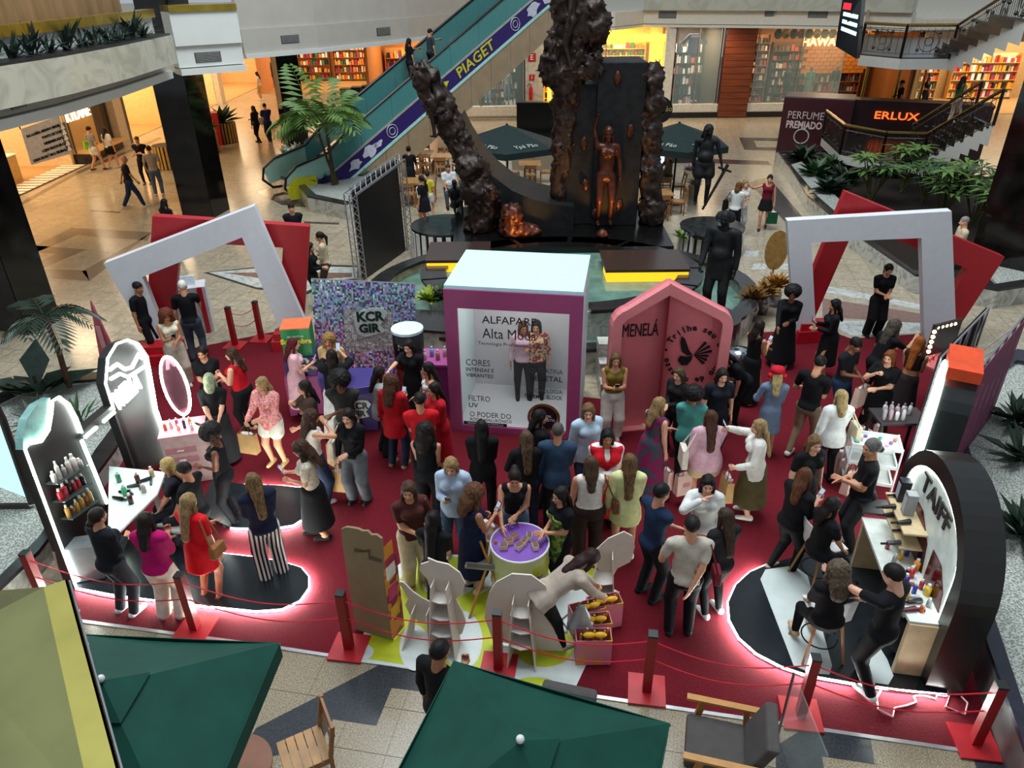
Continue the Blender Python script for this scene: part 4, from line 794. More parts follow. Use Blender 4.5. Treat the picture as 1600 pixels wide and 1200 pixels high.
# ---- black salon stand on the left ----
LEDW = led('#f4fff8', 32.0)
SA = G(118, 922); SBk = G(272, 722); a, n, d = vplane(SBk, SA); n = n if n.x > 0 else -n; n_s = n; d_s = (SBk-SA).normalized()
def SP(x, y): return onplane(x, y, SA, n_s)
sal = thing('salon_stand', 'black salon wall with arched panels and white light outlines', 'stand', SA); BLKP = mat('#0c0d0d', .5, var=.3)
def outline_panel(px, nm, th=.12, close=True):
    P = [ground(SP(*q)) for q in px]; MB().prism(P, -n_s*th).build(nm, BLKP, sal); return P
p1 = [(118, 920), (37, 703), (40, 694), (62, 690), (74, 672), (78, 648), (80, 626), (90, 620), (106, 632), (118, 655), (126, 676), (196, 838), (190, 865)]
P = outline_panel(p1, 'arched_panel'); MB().tube([p+n_s*.02 for p in P[:-2]], .016, 6).build('light_outline', LEDW, sal)
MB().prism([ground(SP(*q)) for q in ((37, 703), (36, 685), (42, 655), (58, 632), (78, 621), (80, 640), (76, 668), (62, 690))], -n_s*.10).build('mirror_leaf', mat('#9fd0c8', .1, var=.2, metal=.4), sal)
p2 = [(272, 722), (243, 640), (233, 582), (228, 557), (214, 537), (198, 531), (180, 537), (166, 560), (163, 600), (176, 640), (186, 668), (210, 734)]
P = outline_panel(p2, 'arched_panel'); MB().tube([p+n_s*.02 for p in P[:-2]], .016, 6).build('light_outline', LEDW, sal)
up_s = Z3; rd_s = -d_s if (-d_s).dot(Vector((0, 1, 0))) > 0 else d_s
rd_s = d_s  # reads from the near end to the far end
cN = SP(196, 612)+n_s*.03; text('WELLA', .40, cN+Z3*.0, rd_s, Z3, led('#ffffff', 2.6), sal, 'neon_script', .02, width=.72, bold=.014)
MB().tube([SP(168, 578)+n_s*.03, SP(180, 569)+n_s*.03, SP(192, 577)+n_s*.03, SP(203, 574)+n_s*.03, SP(214, 553)+n_s*.03, SP(219, 560)+n_s*.03], .03, 6).build('neon_wave', led('#ffffff', 2.6), sal); MB().tube([SP(170, 592)+n_s*.03, SP(184, 584)+n_s*.03, SP(197, 589)+n_s*.03, SP(212, 580)+n_s*.03, SP(222, 573)+n_s*.03], .028, 6).build('neon_wave', led('#ffffff', 2.6), sal)
# open mirror frame between the panels
fo_ = [ground(SP(*q)) for q in ((118, 682), (183, 627), (222, 735), (168, 798))]; fi_ = [ground(SP(*q)) for q in ((126, 688), (180, 642), (213, 733), (166, 786))]
MB().ring(fo_, fi_, -n_s*.14).build('mirror_frame', BLKP, sal); MB().tube([fi_[0]+n_s*.01, fi_[3]+n_s*.01], .028, 6).build('light_bar', led('#e8fff4', 7), sal); MB().tube([fi_[0].lerp(fi_[1], .1)+n_s*.01, fi_[0].lerp(fi_[1], .42)+n_s*.01], .026, 6).build('light_bar', led('#e8fff4', 7), sal); MB().tube([fi_[0].lerp(fi_[1], .62)+n_s*.01, fi_[0].lerp(fi_[1], .95)+n_s*.01], .026, 6).build('light_bar', led('#e8fff4', 7), sal)
SHP = [((72, 757), (122, 727)), ((83, 785), (127, 755)), ((95, 812), (139, 782))]; bn = 0
for r_, (q0, q1) in enumerate(SHP):
    A_, B_ = SP(*q0), SP(*q1); MB().prism([A_, B_, B_+n_s*.16, A_+n_s*.16], Z3*.012).build('shelf', mat('#3a4644', .1, alpha=.6), sal)
    for k in range(6):
        c = A_.lerp(B_, .1+.16*k)+n_s*.08+Z3*.013; bottle(tuple(c), U(.13, .27), U(.026, .04), (['#c8bfb4', '#d8d0c8', '#a8a098'], ['#a01828', '#c02838', '#1a1a1c'], ['#b08038', '#7a4a28', '#c89848'])[r_][k % 3], '%s bottle from the left on %s salon shelf' % (('first', 'second', 'third', 'fourth', 'fifth', 'sixth')[k], ('upper', 'middle', 'lowest')[r_]), group='salon shelf bottles')
# light rimmed platforms
def smooth_loop(px, z):
    return [G(*p, z) for p in px]
def platform(px, label, h=.07, top=BLKP, inner=()):
    P = [G(x, y, h) for x, y in px]; c = sum(P, Vector())/len(P); o = thing('stage_platform', label, 'platform', (c.x, c.y, 0)); MB().zprism(P, .016, h).build('deck', mat('#1b2024', .22, var=.2), o); return o, P
def ledline(P, o, m=led('#f4fff8', 140.0), r=.016, dz=-.02): MB().tube([Vector((p.x, p.y, p.z+dz)) for p in P], r, 6).build('light_rim', m, o)
o, P = platform([(120, 918), (180, 929), (250, 938), (330, 947), (400, 954), (440, 951), (468, 938), (482, 918), (482, 900), (470, 886), (440, 877), (400, 870), (330, 862), (200, 845), (130, 860)], 'black platform with glowing white rim under the salon visitors'); ledline(P[:13], o)
o, P = platform([(360, 824), (420, 826), (458, 820), (480, 806), (490, 788), (488, 772), (474, 762), (440, 758), (380, 756), (330, 750), (310, 800)], 'smaller glowing black platform behind the striped trousers'); ledline(P[:9], o)
# salon table, cart with oval mirror, ribbed case
tp_ = [G(x, y, .86) for x, y in ((170, 728), (258, 737), (246, 772), (168, 848))]; c = sum(tp_, Vector())/4
st = thing('salon_table', 'white salon table covered with styling tools', 'table', (c.x, c.y, 0)); MB().zprism(tp_, .82, .86).build('table_top', mat('#c8d4cc', .35), st, bevel=.01); 
for q in tp_: p = q.lerp(c, .12); MB().box((p.x, p.y, .42), (.05, .05, .8)).build('leg', mat('#b8bcb8', .4), st)
for i in range(6): q = tp_[0].lerp(tp_[1], .2+.12*i).lerp(tp_[3].lerp(tp_[2], .2+.12*i), (.25, .5, .7, .35, .6, .2)[i]); bottle((q.x, q.y, .862), U(.14, .22), .034, ['#2f7a5a', '#3aa87a', '#3a1418', '#5a2a22', '#a89a90', '#c8b088'][i], '%s product from the left on the salon table' % ('first second third fourth fifth sixth'.split()[i]))
for i in range(4):
    q = tp_[0].lerp(tp_[1], .15+.2*i).lerp(tp_[3].lerp(tp_[2], .3), .55-.1*i); o = thing('hair_dryer', '%s black styling iron from left on salon table' % ('first second third fourth'.split()[i]), 'hair tool', (q.x, q.y, .87), i); MB().tube([(q.x-.1, q.y, .885), (q.x+.06, q.y+.05*(i-1), .885)], [.018, .03]).build('barrel', mat('#101012', .3), o); MB().tube([(q.x+.06, q.y+.05*(i-1), .885), (q.x+.12, q.y-.06, .88)], .016).build('handle', mat('#16161a', .3), o)
g = G(285, 668, .92); ca_ = thing('beauty_cart', 'pink topped white beauty cart below the oval mirror', 'cart', (g.x, g.y, 0), .25); MB().box((g.x, g.y, .46), (.62, .5, .88), .25).build('body', mat('#c8a8a4', .5), ca_); MB().box((g.x, g.y, .92), (.66, .54, .03), .25).build('top', mat('#d8909c', .45), ca_)
for k in range(3): MB().box((g.x+.02, g.y-.26, .3+.18*k), (.46, .02, .10), .25).build('drawer', mat('#b87a80', .5), ca_); MB().box((g.x+.02, g.y-.28, .3+.18*k), (.1, .02, .02), .25).build('handle', mat('#e0d0d0', .3), ca_.children[-1])
for k in range(7): bottle((g.x-.22+.07*k, g.y-.1+.06*(k % 3), .94), U(.1, .18), .025, ['#d85a3a', '#d8c8c0', '#c83a6a', '#e8b0a8', '#3a2a5a', '#d87a3a', '#e8e0d8'][k], '%s cosmetic from left on the pink cart' % ('first second third fourth fifth sixth seventh'.split()[k]), 'cosmetic')
mrc = Vector((g.x-.05, g.y+.22, 1.55)); om = thing('oval_mirror', 'oval mirror ringed with white light above the pink cart', 'mirror', (mrc.x, mrc.y, .93)); el = [(mrc.x+.22*math.cos(t), mrc.y-.06*math.cos(t), mrc.z+.52*math.sin(t)) for t in [2*math.pi*k/28 for k in range(29)]]
MB().tube(el, .022, 6).build('light_ring', LEDW, om); MB().prism([Vector(e) for e in el[:-1]], (0, .02, 0)).build('glass', mat('#8a5a66', .06, metal=.6), om); MB().tube([(mrc.x, mrc.y, .93), (mrc.x, mrc.y, 1.04)], .02).build('stand', mat('#b8b8b8', .4), om)
g = G(140, 905); sc_ = thing('ribbed_case', 'silver ribbed case leaning at the salon wall', 'suitcase', (g.x, g.y, .07), .2); MB().box((g.x, g.y, .37), (.5, .26, .56), .2).build('shell', mat('#7a8084', .3, metal=.6), sc_)
for k in range(7): MB().box((g.x-.2+.066*k, g.y-.14+.013*k, .37), (.025, .03, .54), .2).build('rib', mat('#b8c0c4', .3, metal=.6), sc_)
def salon_chair(px, z, label, rz):
    g = G(px[0], px[1], z); t = thing('salon_chair', label, 'chair', (g.x, g.y, 0), rz); MB().cyl((g.x, g.y), .24, z-.06, z, 20).build('seat', mat('#c8cccc', .4), t, True); MB().cyl((g.x, g.y), .03, .05, z-.06, 10).build('stem', mat('#a8acac', .2, metal=.9), t); MB().lathe((g.x, g.y), [(.25, .016), (.25, .03), (.05, .06)], 24).build('round_base', mat('#b8bcbc', .15, metal=.9), t, True)
salon_chair((288, 812), .45, 'chrome based white stool of the man in black', 0); salon_chair((262, 802), .45, 'chrome based stool of the blond client', 0)
# ---- round stage with arch at right ----
circ = [(1200, 881), (1172, 893), (1150, 913), (1138, 940), (1140, 968), (1155, 996), (1182, 1020), (1220, 1040), (1262, 1054), (1330, 1066), (1400, 1076), (1480, 1084), (1478, 1000), (1430, 900), (1400, 850), (1330, 855), (1250, 868)]
o, P = platform(circ, 'round black stage with glowing white rim at right', .09); ledline(P[:12], o); stg = o
for k, q in enumerate((((1188, 905), (1196, 890), (1240, 884), (1262, 900), (1300, 1040), (1296, 1054), (1268, 1052), (1240, 1040)), ((1345, 1052), (1352, 1020), (1372, 1008), (1386, 1030), (1396, 1056), (1388, 1070), (1360, 1066)))):
    MB().zprism([G(x, y, .092) for x, y in q], .088, .096).build('white_deck_strip', mat('#c8d0cc', .4, var=.08, scale=4), stg)
TA = Vector((4.65, 5.55, 0)); TB = Vector((5.04, 7.75, 0)); a, n, d = vplane(TA, TB); n_t = n if n.x < 0 else -n; d_t = (TA-TB).normalized(); Lt = (TA-TB).length
ta = thing('arch_stand', 'thick black arch stand with white glowing face and lettering', 'stand', TA)
def TP(s, z, o=0): return TB + d_t*s*Lt + Z3*z + n_t*o   # s 0 far end .. 1 near end
def arch(k, H_, z0=.0, N_=22):
    w_ = .5-k; zs = H_-w_*Lt*1.0; pts = [(k, z0)]
    pts += [(.5-w_*math.cos(math.pi*i/N_), max(zs, .2)+(H_-zs-k*Lt)*math.sin(math.pi*i/N_)) for i in range(N_+1)]; return pts+[(1-k, z0)]
Ht = 2.35; O = arch(0, Ht); I = arch(.10, Ht)
MB().ring([TP(s, z, .02) for s, z in O], [TP(s, z, .02) for s, z in I], -n_t*.40).build('black_arch', mat('#191817', .3, var=.1), ta)
MB().prism([TP(s, z, -.03) for s, z in I], -n_t*.05).build('white_face', mat('#cfd8d2', .35, emis=.05), ta)
MB().tube([TP(s, z, -.01) for s, z in arch(.115, Ht)], .02, 6).build('light_rim', led('#f4fff8', 7), ta)
text('TAIFF', .34, TP(.47, 1.80, -.02), d_t, Z3, mat('#2a2422', .5), ta, 'lettering', .01, width=.92, bold=.004)
for s0, s1, z0, z1, m in ((.18, .56, .9, 1.5, '#5a1a20'), (.6, .84, .9, 1.35, '#5a1a20')): MB().prism([TP(s0, z0, -.028), TP(s1, z0, -.028), TP(s1*.9+s0*.1, z1*.85, -.028), TP((s0+s1)/2, z1, -.028), TP(s0, z1, -.028)], n_t*.01).build('mirror_inset', mat(m, .1, metal=.5), ta)
WOODL = mat('#c8b088', .5, var=.15, scale=6)
dk = thing('tool_counter', 'pale wood counter with shelves of hair tools below arch', 'counter', TP(.5, .1, .2))
MB().prism([TP(.12, .86, -.18), TP(.92, .86, -.18), TP(.92, .86, .32), TP(.6, .86, .42), TP(.12, .86, .42)], Z3*.04).build('counter_top', mat('#cfd4cc', .4), dk); MB().prism([TP(.9, .09, -.18), TP(.93, .09, -.18), TP(.93, .09, .32), TP(.9, .09, .32)], Z3*.78).build('end_panel', WOODL, dk); MB().prism([TP(.12, .09, -.18), TP(.15, .09, -.18), TP(.15, .09, .4), TP(.12, .09, .4)], Z3*.78).build('end_panel', WOODL, dk)
for k, z in enumerate((1.12, 1.34)): MB().prism([TP(.14, z, -.18), TP(.5, z, -.18), TP(.5, z, .24), TP(.14, z, .24)], Z3*.025).build('shelf', WOODL, dk)
MB().prism([TP(-.02, .95, .05), TP(.12, .95, .05), TP(.12, .95, .42), TP(-.02, .95, .42)], Z3*.03).build('black_tray', mat('#101214', .3), dk)
random.seed(5); WD = 'first second third fourth fifth sixth seventh eighth ninth tenth eleventh twelfth'.split()
for k in range(12):
    s = .16+.062*k; zz = .90 if k > 5 else (1.145 if k % 2 else 1.365); p = TP(s, zz, .02+.1*(k % 3)); 
    if k in (6, 7, 8, 9): bottle(tuple(p), .16, .04, ['#e08a28', '#c8202a', '#4a2a9a', '#d8b030'][k-6], '%s bright bottle from the back on tool counter' % WD[k-6])
    else:
        o = thing('hair_tool', '%s hair styling tool from the back on pale counter' % WD[k], 'hair tool', tuple(p), 0); q = p+n_t*.16+d_t*.05; MB().tube([p+Z3*.03, q+Z3*.03], [.034, .02], 8).build('barrel', mat(['#15161a', '#3a3a40', '#1a1a1c', '#5a1830'][k % 4], .3), o); MB().tube([q+Z3*.03, q+n_t*.07+Z3*.02], .014).build('handle', mat('#101012', .3), o)
for k in range(3):
    p = TP(.66+.09*k, .90, .22); o = thing('curling_iron', '%s curling iron lying at the near counter end' % WD[k], 'hair tool', tuple(p), 0); MB().tube([p-n_t*.1+Z3*.02, p+n_t*.06+Z3*.02], [.024, .018], 8).build('barrel', mat(['#7a4a3a', '#b8bcc0', '#6a1838'][k], .3), o); MB().tube([p+n_t*.06+Z3*.02, p+n_t*.16+Z3*.02, p+n_t*.2-Z3*.1, p+n_t*.16-Z3*.35], .008, 5).build('cord', mat('#0c0c0e', .5), o)
for k in range(14): p = TP(.3+.042*k, .90, .06+.1*(k % 3)); bottle(tuple(p), U(.1, .17), .026, ['#15161a', '#d8d4ce', '#b02838', '#3a3aa8', '#e0a030', '#8a8c90', '#c85a28'][k % 7], '%s slim bottle from the back in the crowded counter row' % (WD+['thirteenth', 'fourteenth'])[k])
for k, s in enumerate((.2, .32)): p = TP(s, 1.365, .04); o = thing('product_box', '%s product box on the upper tool shelf' % ('dark upright', 'silver')[k], 'box', tuple(p), 0); MB().prism([p-d_t*.06, p+d_t*.06, p+d_t*.06+n_t*.12, p-d_t*.06+n_t*.12], Z3*.3).build('carton', mat('#23262c' if k == 0 else '#8a8c90', .4), o); MB().prism([p-d_t*.05+n_t*.121+Z3*.05, p+d_t*.05+n_t*.121+Z3*.05, p+d_t*.05+n_t*.121+Z3*.25, p-d_t*.05+n_t*.121+Z3*.25], n_t*.002).build('printed_panel', mat('#b8bcc8', .5), o)
g = TP(.80, .09, .1); o = thing('black_backpack', 'black bag slumped below the tool counter', 'bag', tuple(g)); MB().ball((g.x, g.y, .38), .26, (1, .8, 1.1), 14, 9).build('bag_body', mat('#0e0e10', .7), o, True); MB().tube([(g.x-.1, g.y-.15, .55), (g.x-.15, g.y-.2, .4), (g.x-.1, g.y-.2, .2)], .015).build('strap', mat('#16161a', .6), o)
# tall lit panel behind the arch
VA = G(1402, 832); VB = VA+Vector((.95, 1.7, 0)); a, n, d = vplane(VA, VB); n_v = n if n.x < 0 else -n; d_v = (VB-VA).normalized()
tl_ = thing('light_edged_stand', 'tall dark panel edged with white light and orange cap', 'stand', VA)
def VP(s, z, o=0): return VA+d_v*s+Z3*z+n_v*o
pf = [(0, .0), (0, 2.1), (.04, 2.25), (.12, 2.4), (.26, 2.5), (.5, 2.52), (.72, 2.48), (.86, 2.36), (.95, 2.15), (.95, 0)]
MB().prism([VP(s, z) for s, z in pf], -n_v*.38).build('panel', mat('#2a2e2e', .3), tl_); MB().tube([VP(s, z, .02) for s, z in pf], .022, 6).build('light_rim', LEDW, tl_); MB().prism([VP(.1, 2.52, .01), VP(.9, 2.52, .01), VP(.9, 2.52, -.39), VP(.1, 2.52, -.39)], Z3*.16).build('orange_cap', mat('#d8481a', .45), tl_)
MB().tube([VP(.2+.06*k, 1.7+.09*math.sin(k*1.9), .03) for k in range(11)], .02, 5).build('neon_script', led('#ffffff', 8), tl_)
# high chairs
def high_chair(c, rz, label, h=.66):
    t = thing('high_chair', label, 'chair', c, rz); M = Matrix.Translation(c) @ Matrix.Rotation(rz, 4, 'Z')
    def bb(mb, nm, m, **k): mb.v = [tuple(M @ Vector(p)) for p in mb.v]; mb.build(nm, m, t, **k)
    sh = MB(); R1 = [(-.22, .2, h), (.22, .2, h), (.22, -.16, h-.01), (-.22, -.16, h-.01)]; sh.prism(R1, (0, 0, .03)); bb(sh, 'seat', mat('#c8c8c6', .4), bevel=.012)
    b_ = MB(); ps = []; 
    for x in (-.21, -.1, 0, .1, .21): ps.append([(x, -.16-.05*(1-(x/.21)**2), h), (x*.95, -.22-.05*(1-(x/.21)**2), h+.36)])
    for i in range(4): b_.prism([ps[i][0], ps[i+1][0], ps[i+1][1], ps[i][1]], (0, -.02, 0))
    bb(b_, 'backrest', mat('#c8c8c6', .4))
    for x in (-1, 1):
        for y in (-1, 1): bb(MB().tube([(x*.13, y*.12, h), (x*.24, y*.23, .0)], [.02, .014], 7), 'leg', mat('#a87848', .5))
    bb(MB().tube([(.2*math.cos(t_), .2*math.sin(t_), .22) for t_ in [2*math.pi*k/20 for k in range(21)]], .010, 5), 'foot_ring', mat('#141414', .3))
g = G(1308, 777, 1.48); high_chair(Vector((g.x-.02, g.y, .094)), math.radians(-75), 'white high chair with wooden legs under seated woman'); g = G(1312, 877, 1.48); high_chair(Vector((g.x, g.y, .094)), 0, 'white high stool with wooden legs under caped woman')
for sgn, lbl in ((0, 'looping'), (1, 'trailing')):
    pts = [[(1378, 1076), (1370, 1090), (1372, 1108), (1395, 1120), (1398, 1106), (1415, 1103), (1432, 1097), (1428, 1088), (1440, 1086), (1462, 1092)], [(1462, 1088), (1484, 1086), (1478, 1104), (1508, 1116), (1512, 1098), (1496, 1082), (1490, 1062), (1492, 1056)]][sgn]
    tag(MB().tube([G(x, y, .025) for x, y in pts], .010, 5).build('power_cord', mat('#d8a8ac', .5)), '%s pale power cord on carpet below the arch' % lbl, 'cord')
# ---- scaffold with wine red sheet, trolley, makeup station ----
a0 = G(1512, 655); a1 = G(1600, 560); dv = Vector((.5, 1, 0)).normalized(); base = G(1470, 560, 2.3); base.z = .015; tr_ = thing('truss_backdrop', 'aluminium truss holding black and wine coloured sheets', 'truss', base); AL = mat('#a8a8ac', .35, metal=.8)
dvt = (G(1545, 482, 2.3)-base); dvt.z = 0; LT = dvt.length; dvt.normalize(); nv = Vector((dvt.y, -dvt.x, 0)); HT = 2.3
for o_ in (0, .5):
    for k in range(6): q = base+dvt*LT*k/5+nv*o_; MB().tube([q, q+Z3*HT], .018, 6).build('upright', AL, tr_)
    for z in (.1, .85, 1.6, HT): MB().tube([base+nv*o_+Z3*z, base+nv*o_+dvt*LT+Z3*z], .016, 6).build('chord', AL, tr_)
for k in range(5):
    for j in range(3): q0 = base+dvt*LT*k/5+Z3*(.1+.73*j); q1 = base+dvt*LT*(k+1)/5+Z3*(.1+.73*(j+1)); MB().tube([q0, q1+nv*.5*((k+j) % 2)], .011, 5).build('brace', AL, tr_)
MB().prism([base+nv*.54, base+nv*.54+dvt*LT, base+nv*.54+dvt*LT+Z3*HT, base+nv*.54+Z3*HT], nv*.01).build('wine_sheet', mat('#7a3a58', .7, alpha=.8, var=.05), tr_); MB().prism([base-nv*.03, base-nv*.03+dvt*LT, base-nv*.03+dvt*LT+Z3*HT, base-nv*.03+Z3*HT], -nv*.01).build('black_sheet', mat('#0e0d0f', .8), tr_)
g = G(1368, 690, .85); ty = thing('trolley', 'white three tier trolley full of small items', 'trolley', (g.x, g.y, 0), -.3); Mt = Matrix.Translation((g.x, g.y, 0)) @ Matrix.Rotation(-.3, 4, 'Z')
def bt_(mb, nm, m): mb.v = [tuple(Mt @ Vector(p)) for p in mb.v]; mb.build(nm, m, ty)
for z in (.2, .52, .84): bt_(MB().ring([(-.36, -.22, z), (.36, -.22, z), (.36, .22, z), (-.36, .22, z)], [(-.33, -.19, z), (.33, -.19, z), (.33, .19, z), (-.33, .19, z)], (0, 0, .05)).box((0, 0, z), (.7, .42, .012)), 'tray', mat('#d2d6d6', .4))
for x in (-.35, .35):
    for y in (-.21, .21): bt_(MB().tube([(x, y, .02), (x, y, .9)], .014, 6), 'upright', mat('#d2d6d6', .4))
for k in range(9): p = Mt @ Vector((-.28+.07*k, -.12+.1*(k % 3), .85)); o = thing('hair_clip', '%s small accessory from left on trolley top' % WD[k], 'accessory', tuple(p)); MB().ball((p.x, p.y, p.z+.03), .035, (1, .8, .7)).build('clip', mat(['#3aa888', '#c8a0c8', '#7a5a9a', '#d86a3a', '#e8d8d0'][k % 5], .4), o); MB().box((p.x, p.y, p.z+.01), (.05, .02, .02)).build('clasp', mat('#a8a8a8', .3), o)
for k in range(9): p = G(1382+10*(k % 5), 640+9*(k//5), .9); bottle((p.x, p.y, .82), U(.18, .26), .032, ['#c8c4c8', '#a8a0a8', '#b89aa0', '#d8d4d8'][k % 4], '%s clear spray bottle from left behind trolley' % WD[k], capc='#a08a90')
g = G(1405, 650, .8); o = thing('bottle_table', 'low dark table under the spray bottles', 'table', (g.x, g.y, 0)); MB().box((g.x, g.y, .79), (.8, .5, .04)).build('top', mat('#3a3436', .5), o); [MB().box((g.x+sx*.36, g.y+sy*.2, .39), (.04, .04, .77)).build('leg', mat('#2a2628', .5), o) for sx in (-1, 1) for sy in (-1, 1)]
g = G(1468, 560, .95); mk = thing('makeup_station', 'lit makeup mirror case with pink cosmetics', 'mirror', (g.x, g.y, 0)); MB().box((g.x, g.y, .9), (.8, .5, .05), .4).build('tray', mat('#b05a60', .5), mk); MB().box((g.x+.15, g.y+.3, 1.25), (.7, .05, .6), .4).build('lid_mirror', mat('#3a2a28', .2), mk)
for k in range(5): MB().ball((g.x-.08+.1*k, g.y+.2+.04*k, 1.48), .035).build('bulb', led('#ffd8a0', 14), mk)
for k in range(5): MB().ball((g.x-.15, g.y+.14, 1.02+.1*k), .035).build('bulb', led('#ffd8a0', 14), mk)
for sx in (-.3, .3): MB().tube([(g.x+sx, g.y, .88), (g.x+sx*1.2, g.y, .016)], .02).build('leg', BLK, mk)
for k in range(8): bottle((g.x-.28+.08*k, g.y-.1+.05*(k % 3), .925), .1, .022, ['#d83a5a', '#e89a8a', '#c82a4a', '#f0c8b8'][k % 4], '%s cosmetic from left in the makeup case' % WD[k], 'cosmetic')
# heaped gift bags on the floor at right
for k, (x, y) in enumerate(((1318, 748), (1338, 738), (1322, 768), (1345, 760), (1362, 690), (1348, 700), (1330, 720), (1310, 735))):
    c = G(x, y); c.z = .54; b_ = paper_bag(c, .4*k, '#d8b4a8', 'x', 1.0); b_['label'] = '%s blush gift bag from the left in the floor heap' % WD[k]; b_['group'] = 'gift bags heaped by the trolley'
# ================= FRONT: lime stand, parasols, terrace furniture =================
def local(M): 
    def f(mb, nm, m, t, **k): mb.v = [tuple(M @ Vector(p)) for p in mb.v]; return mb.build(nm, m, t, **k)
    return f
ls = [G(x, y, .02) for x, y in ((553, 1033), (898, 1077), (968, 925), (880, 878), (645, 862), (598, 905))]
sh_ = thing('floor_sheet', 'white vinyl floor sheet printed with lime green shapes', 'mat', G(760, 960)); MB().zprism(ls, .014, .02).build('sheet', mat('#c6ccc8', .4, var=.05), sh_)
LIME = mat('#b0b81c', .4, var=.06)
def blob(cx, cy, rx, ry, z, m, rot=0): MB().zprism([G(cx+rx*math.cos(t)*math.cos(rot)-ry*math.sin(t)*math.sin(rot), cy+rx*math.cos(t)*math.sin(rot)+ry*math.sin(t)*math.cos(rot), z) for t in [-2*math.pi*k/26 for k in range(26)]], .0195, z).build('printed_shape', m, sh_)
MB().zprism([G(x, y, .021) for x, y in ((652, 866), (770, 874), (800, 960), (770, 1052), (640, 1040), (566, 1028), (600, 940))], .0195, .0215).build('printed_shape', LIME, sh_); blob(880, 900, 60, 20, .022, LIME); blob(850, 1010, 48, 32, .022, LIME); blob(835, 1066, 30, 8, .022, LIME)
for q in ((648, 1012, 24, 36, .023), (722, 1000, 32, 46, .023), (700, 915, 40, 18, .023), (568, 1018, 16, 12, .023), (760, 905, 60, 14, .023)): blob(*q, mat('#c6ccc8', .4, var=.05))
# kraft totem
a, n, d = vplane(G(556, 985), G(612, 1003)); tt = thing('cardboard_totem', 'tall brown cardboard totem with printed magenta side', 'display', G(556, 985))
P = [ground(onplane(x, y, a, n)) for x, y in ((556, 985), (614, 1000), (600, 892), (596, 842), (588, 836), (580, 836), (574, 830), (566, 830), (560, 827), (550, 825), (540, 824), (533, 827), (535, 850))]; sd = (G(632, 978)-G(614, 1000)); sd.z = 0
MB().prism(P, -n*.03).build('kraft_back', mat('#8a7558', .8, var=.05), tt); q0 = P[1]; q1 = P[2].lerp(P[3], .0)
MB().prism([q0, q0+sd, q0+sd+Z3*(q1.z+.05), q1], n*.012).build('printed_side', mat('#8a1a48', .5, kind='patch', hex2='#d88a20', scale=9), tt)
for k in range(4): z = .3+.32*k; MB().prism([q0+sd*.15+Z3*z+n*.014, q0+sd*.85+Z3*z+n*.014, q0+sd*.85+Z3*(z+.2)+n*.014, q0+sd*.15+Z3*(z+.2)+n*.014], n*.004).build('printed_block', mat(['#e0b030', '#c83a68', '#e8e0d0', '#d8882a'][k], .5), tt)
MB().prism([onplane(x, y, a, n)+n*.004 for x, y in ((554, 862), (554, 856), (576, 862), (576, 873), (596, 879), (596, 874), (578, 868), (578, 858))], n*.004).build('slot', mat('#5a4a36', .8), tt)
# white board cut-outs with fin and little shelves
CUT = mat('#d8cbbd', .6, var=.04)
def cutout(px, base, fin, label, shelves=3, tilt=0):
    a, n, d = vplane(G(*base[0]), G(*base[1])); t = thing('board_cutout', label, 'cut-out', a); P = [ground(onplane(x, y, a, n)) for x, y in px]; MB().prism(P, -n*.02).build('board', CUT, t)
    f0 = ground(onplane(*fin[0], a, n)); f1 = onplane(*fin[1], a, n)
    for s in (-.13, .13): MB().prism([f0+d*s, f0+d*s*1.3+n*.34, f1+d*s*.7+n*.16, f1+d*s*.7], d*.012).build('fin', CUT, t)
    for k in range(shelves): c = f0.lerp(f1, .34+.22*k); w_ = n*(.26-.05*k); MB().prism([c-d*.12, c-d*.12+w_, c+w_*1.15, c+d*.12+w_, c+d*.12], Z3*.012).build('shelf', mat('#d4ccc4', .6), t)
def scallop(cx, cy, rx, ry, n_, amp, y0=None):
    return [(cx+rx*(1+amp*math.cos(n_*t))*math.cos(t), cy+ry*(1+amp*math.cos(n_*t))*math.sin(t)) for t in [math.pi*.82+k*math.pi*1.36/40 for k in range(41)]]
cutout([(675, 990), (684, 952), (676, 930), (667, 905), (655, 890), (657, 882), (670, 878), (668, 872), (682, 878), (700, 882), (718, 895), (727, 912), (722, 928), (712, 936), (722, 955), (728, 972), (722, 990), (705, 1000)], ((675, 995), (722, 1003)), ((703, 1003), (690, 905)), 'white angel shaped board seen from behind')
cutout([(770, 1000), (757, 965), (760, 940), (765, 925), (775, 910), (800, 897), (830, 899), (852, 915), (862, 940), (860, 955), (868, 975), (872, 1000), (880, 1018), (835, 1026)], ((765, 1008), (882, 1022)), ((820, 1030), (815, 930)), 'large white cloud shaped board seen from behind')
cutout([(925, 925), (935, 890), (925, 880), (912, 885), (925, 865), (950, 842), (975, 831), (988, 838), (992, 855), (985, 878), (965, 888), (955, 905), (948, 930)], ((915, 935), (955, 938)), ((938, 938), (945, 860)), 'white board cut-out behind the stooping woman', 2)
cutout([(683, 975), (655, 972), (640, 960), (633, 945), (638, 935), (626, 915), (615, 908), (630, 910), (645, 925), (660, 935), (680, 945)], ((640, 985), (683, 992)), ((662, 985), (660, 945)), 'low grey wing shaped board beside cardboard totem', 0)
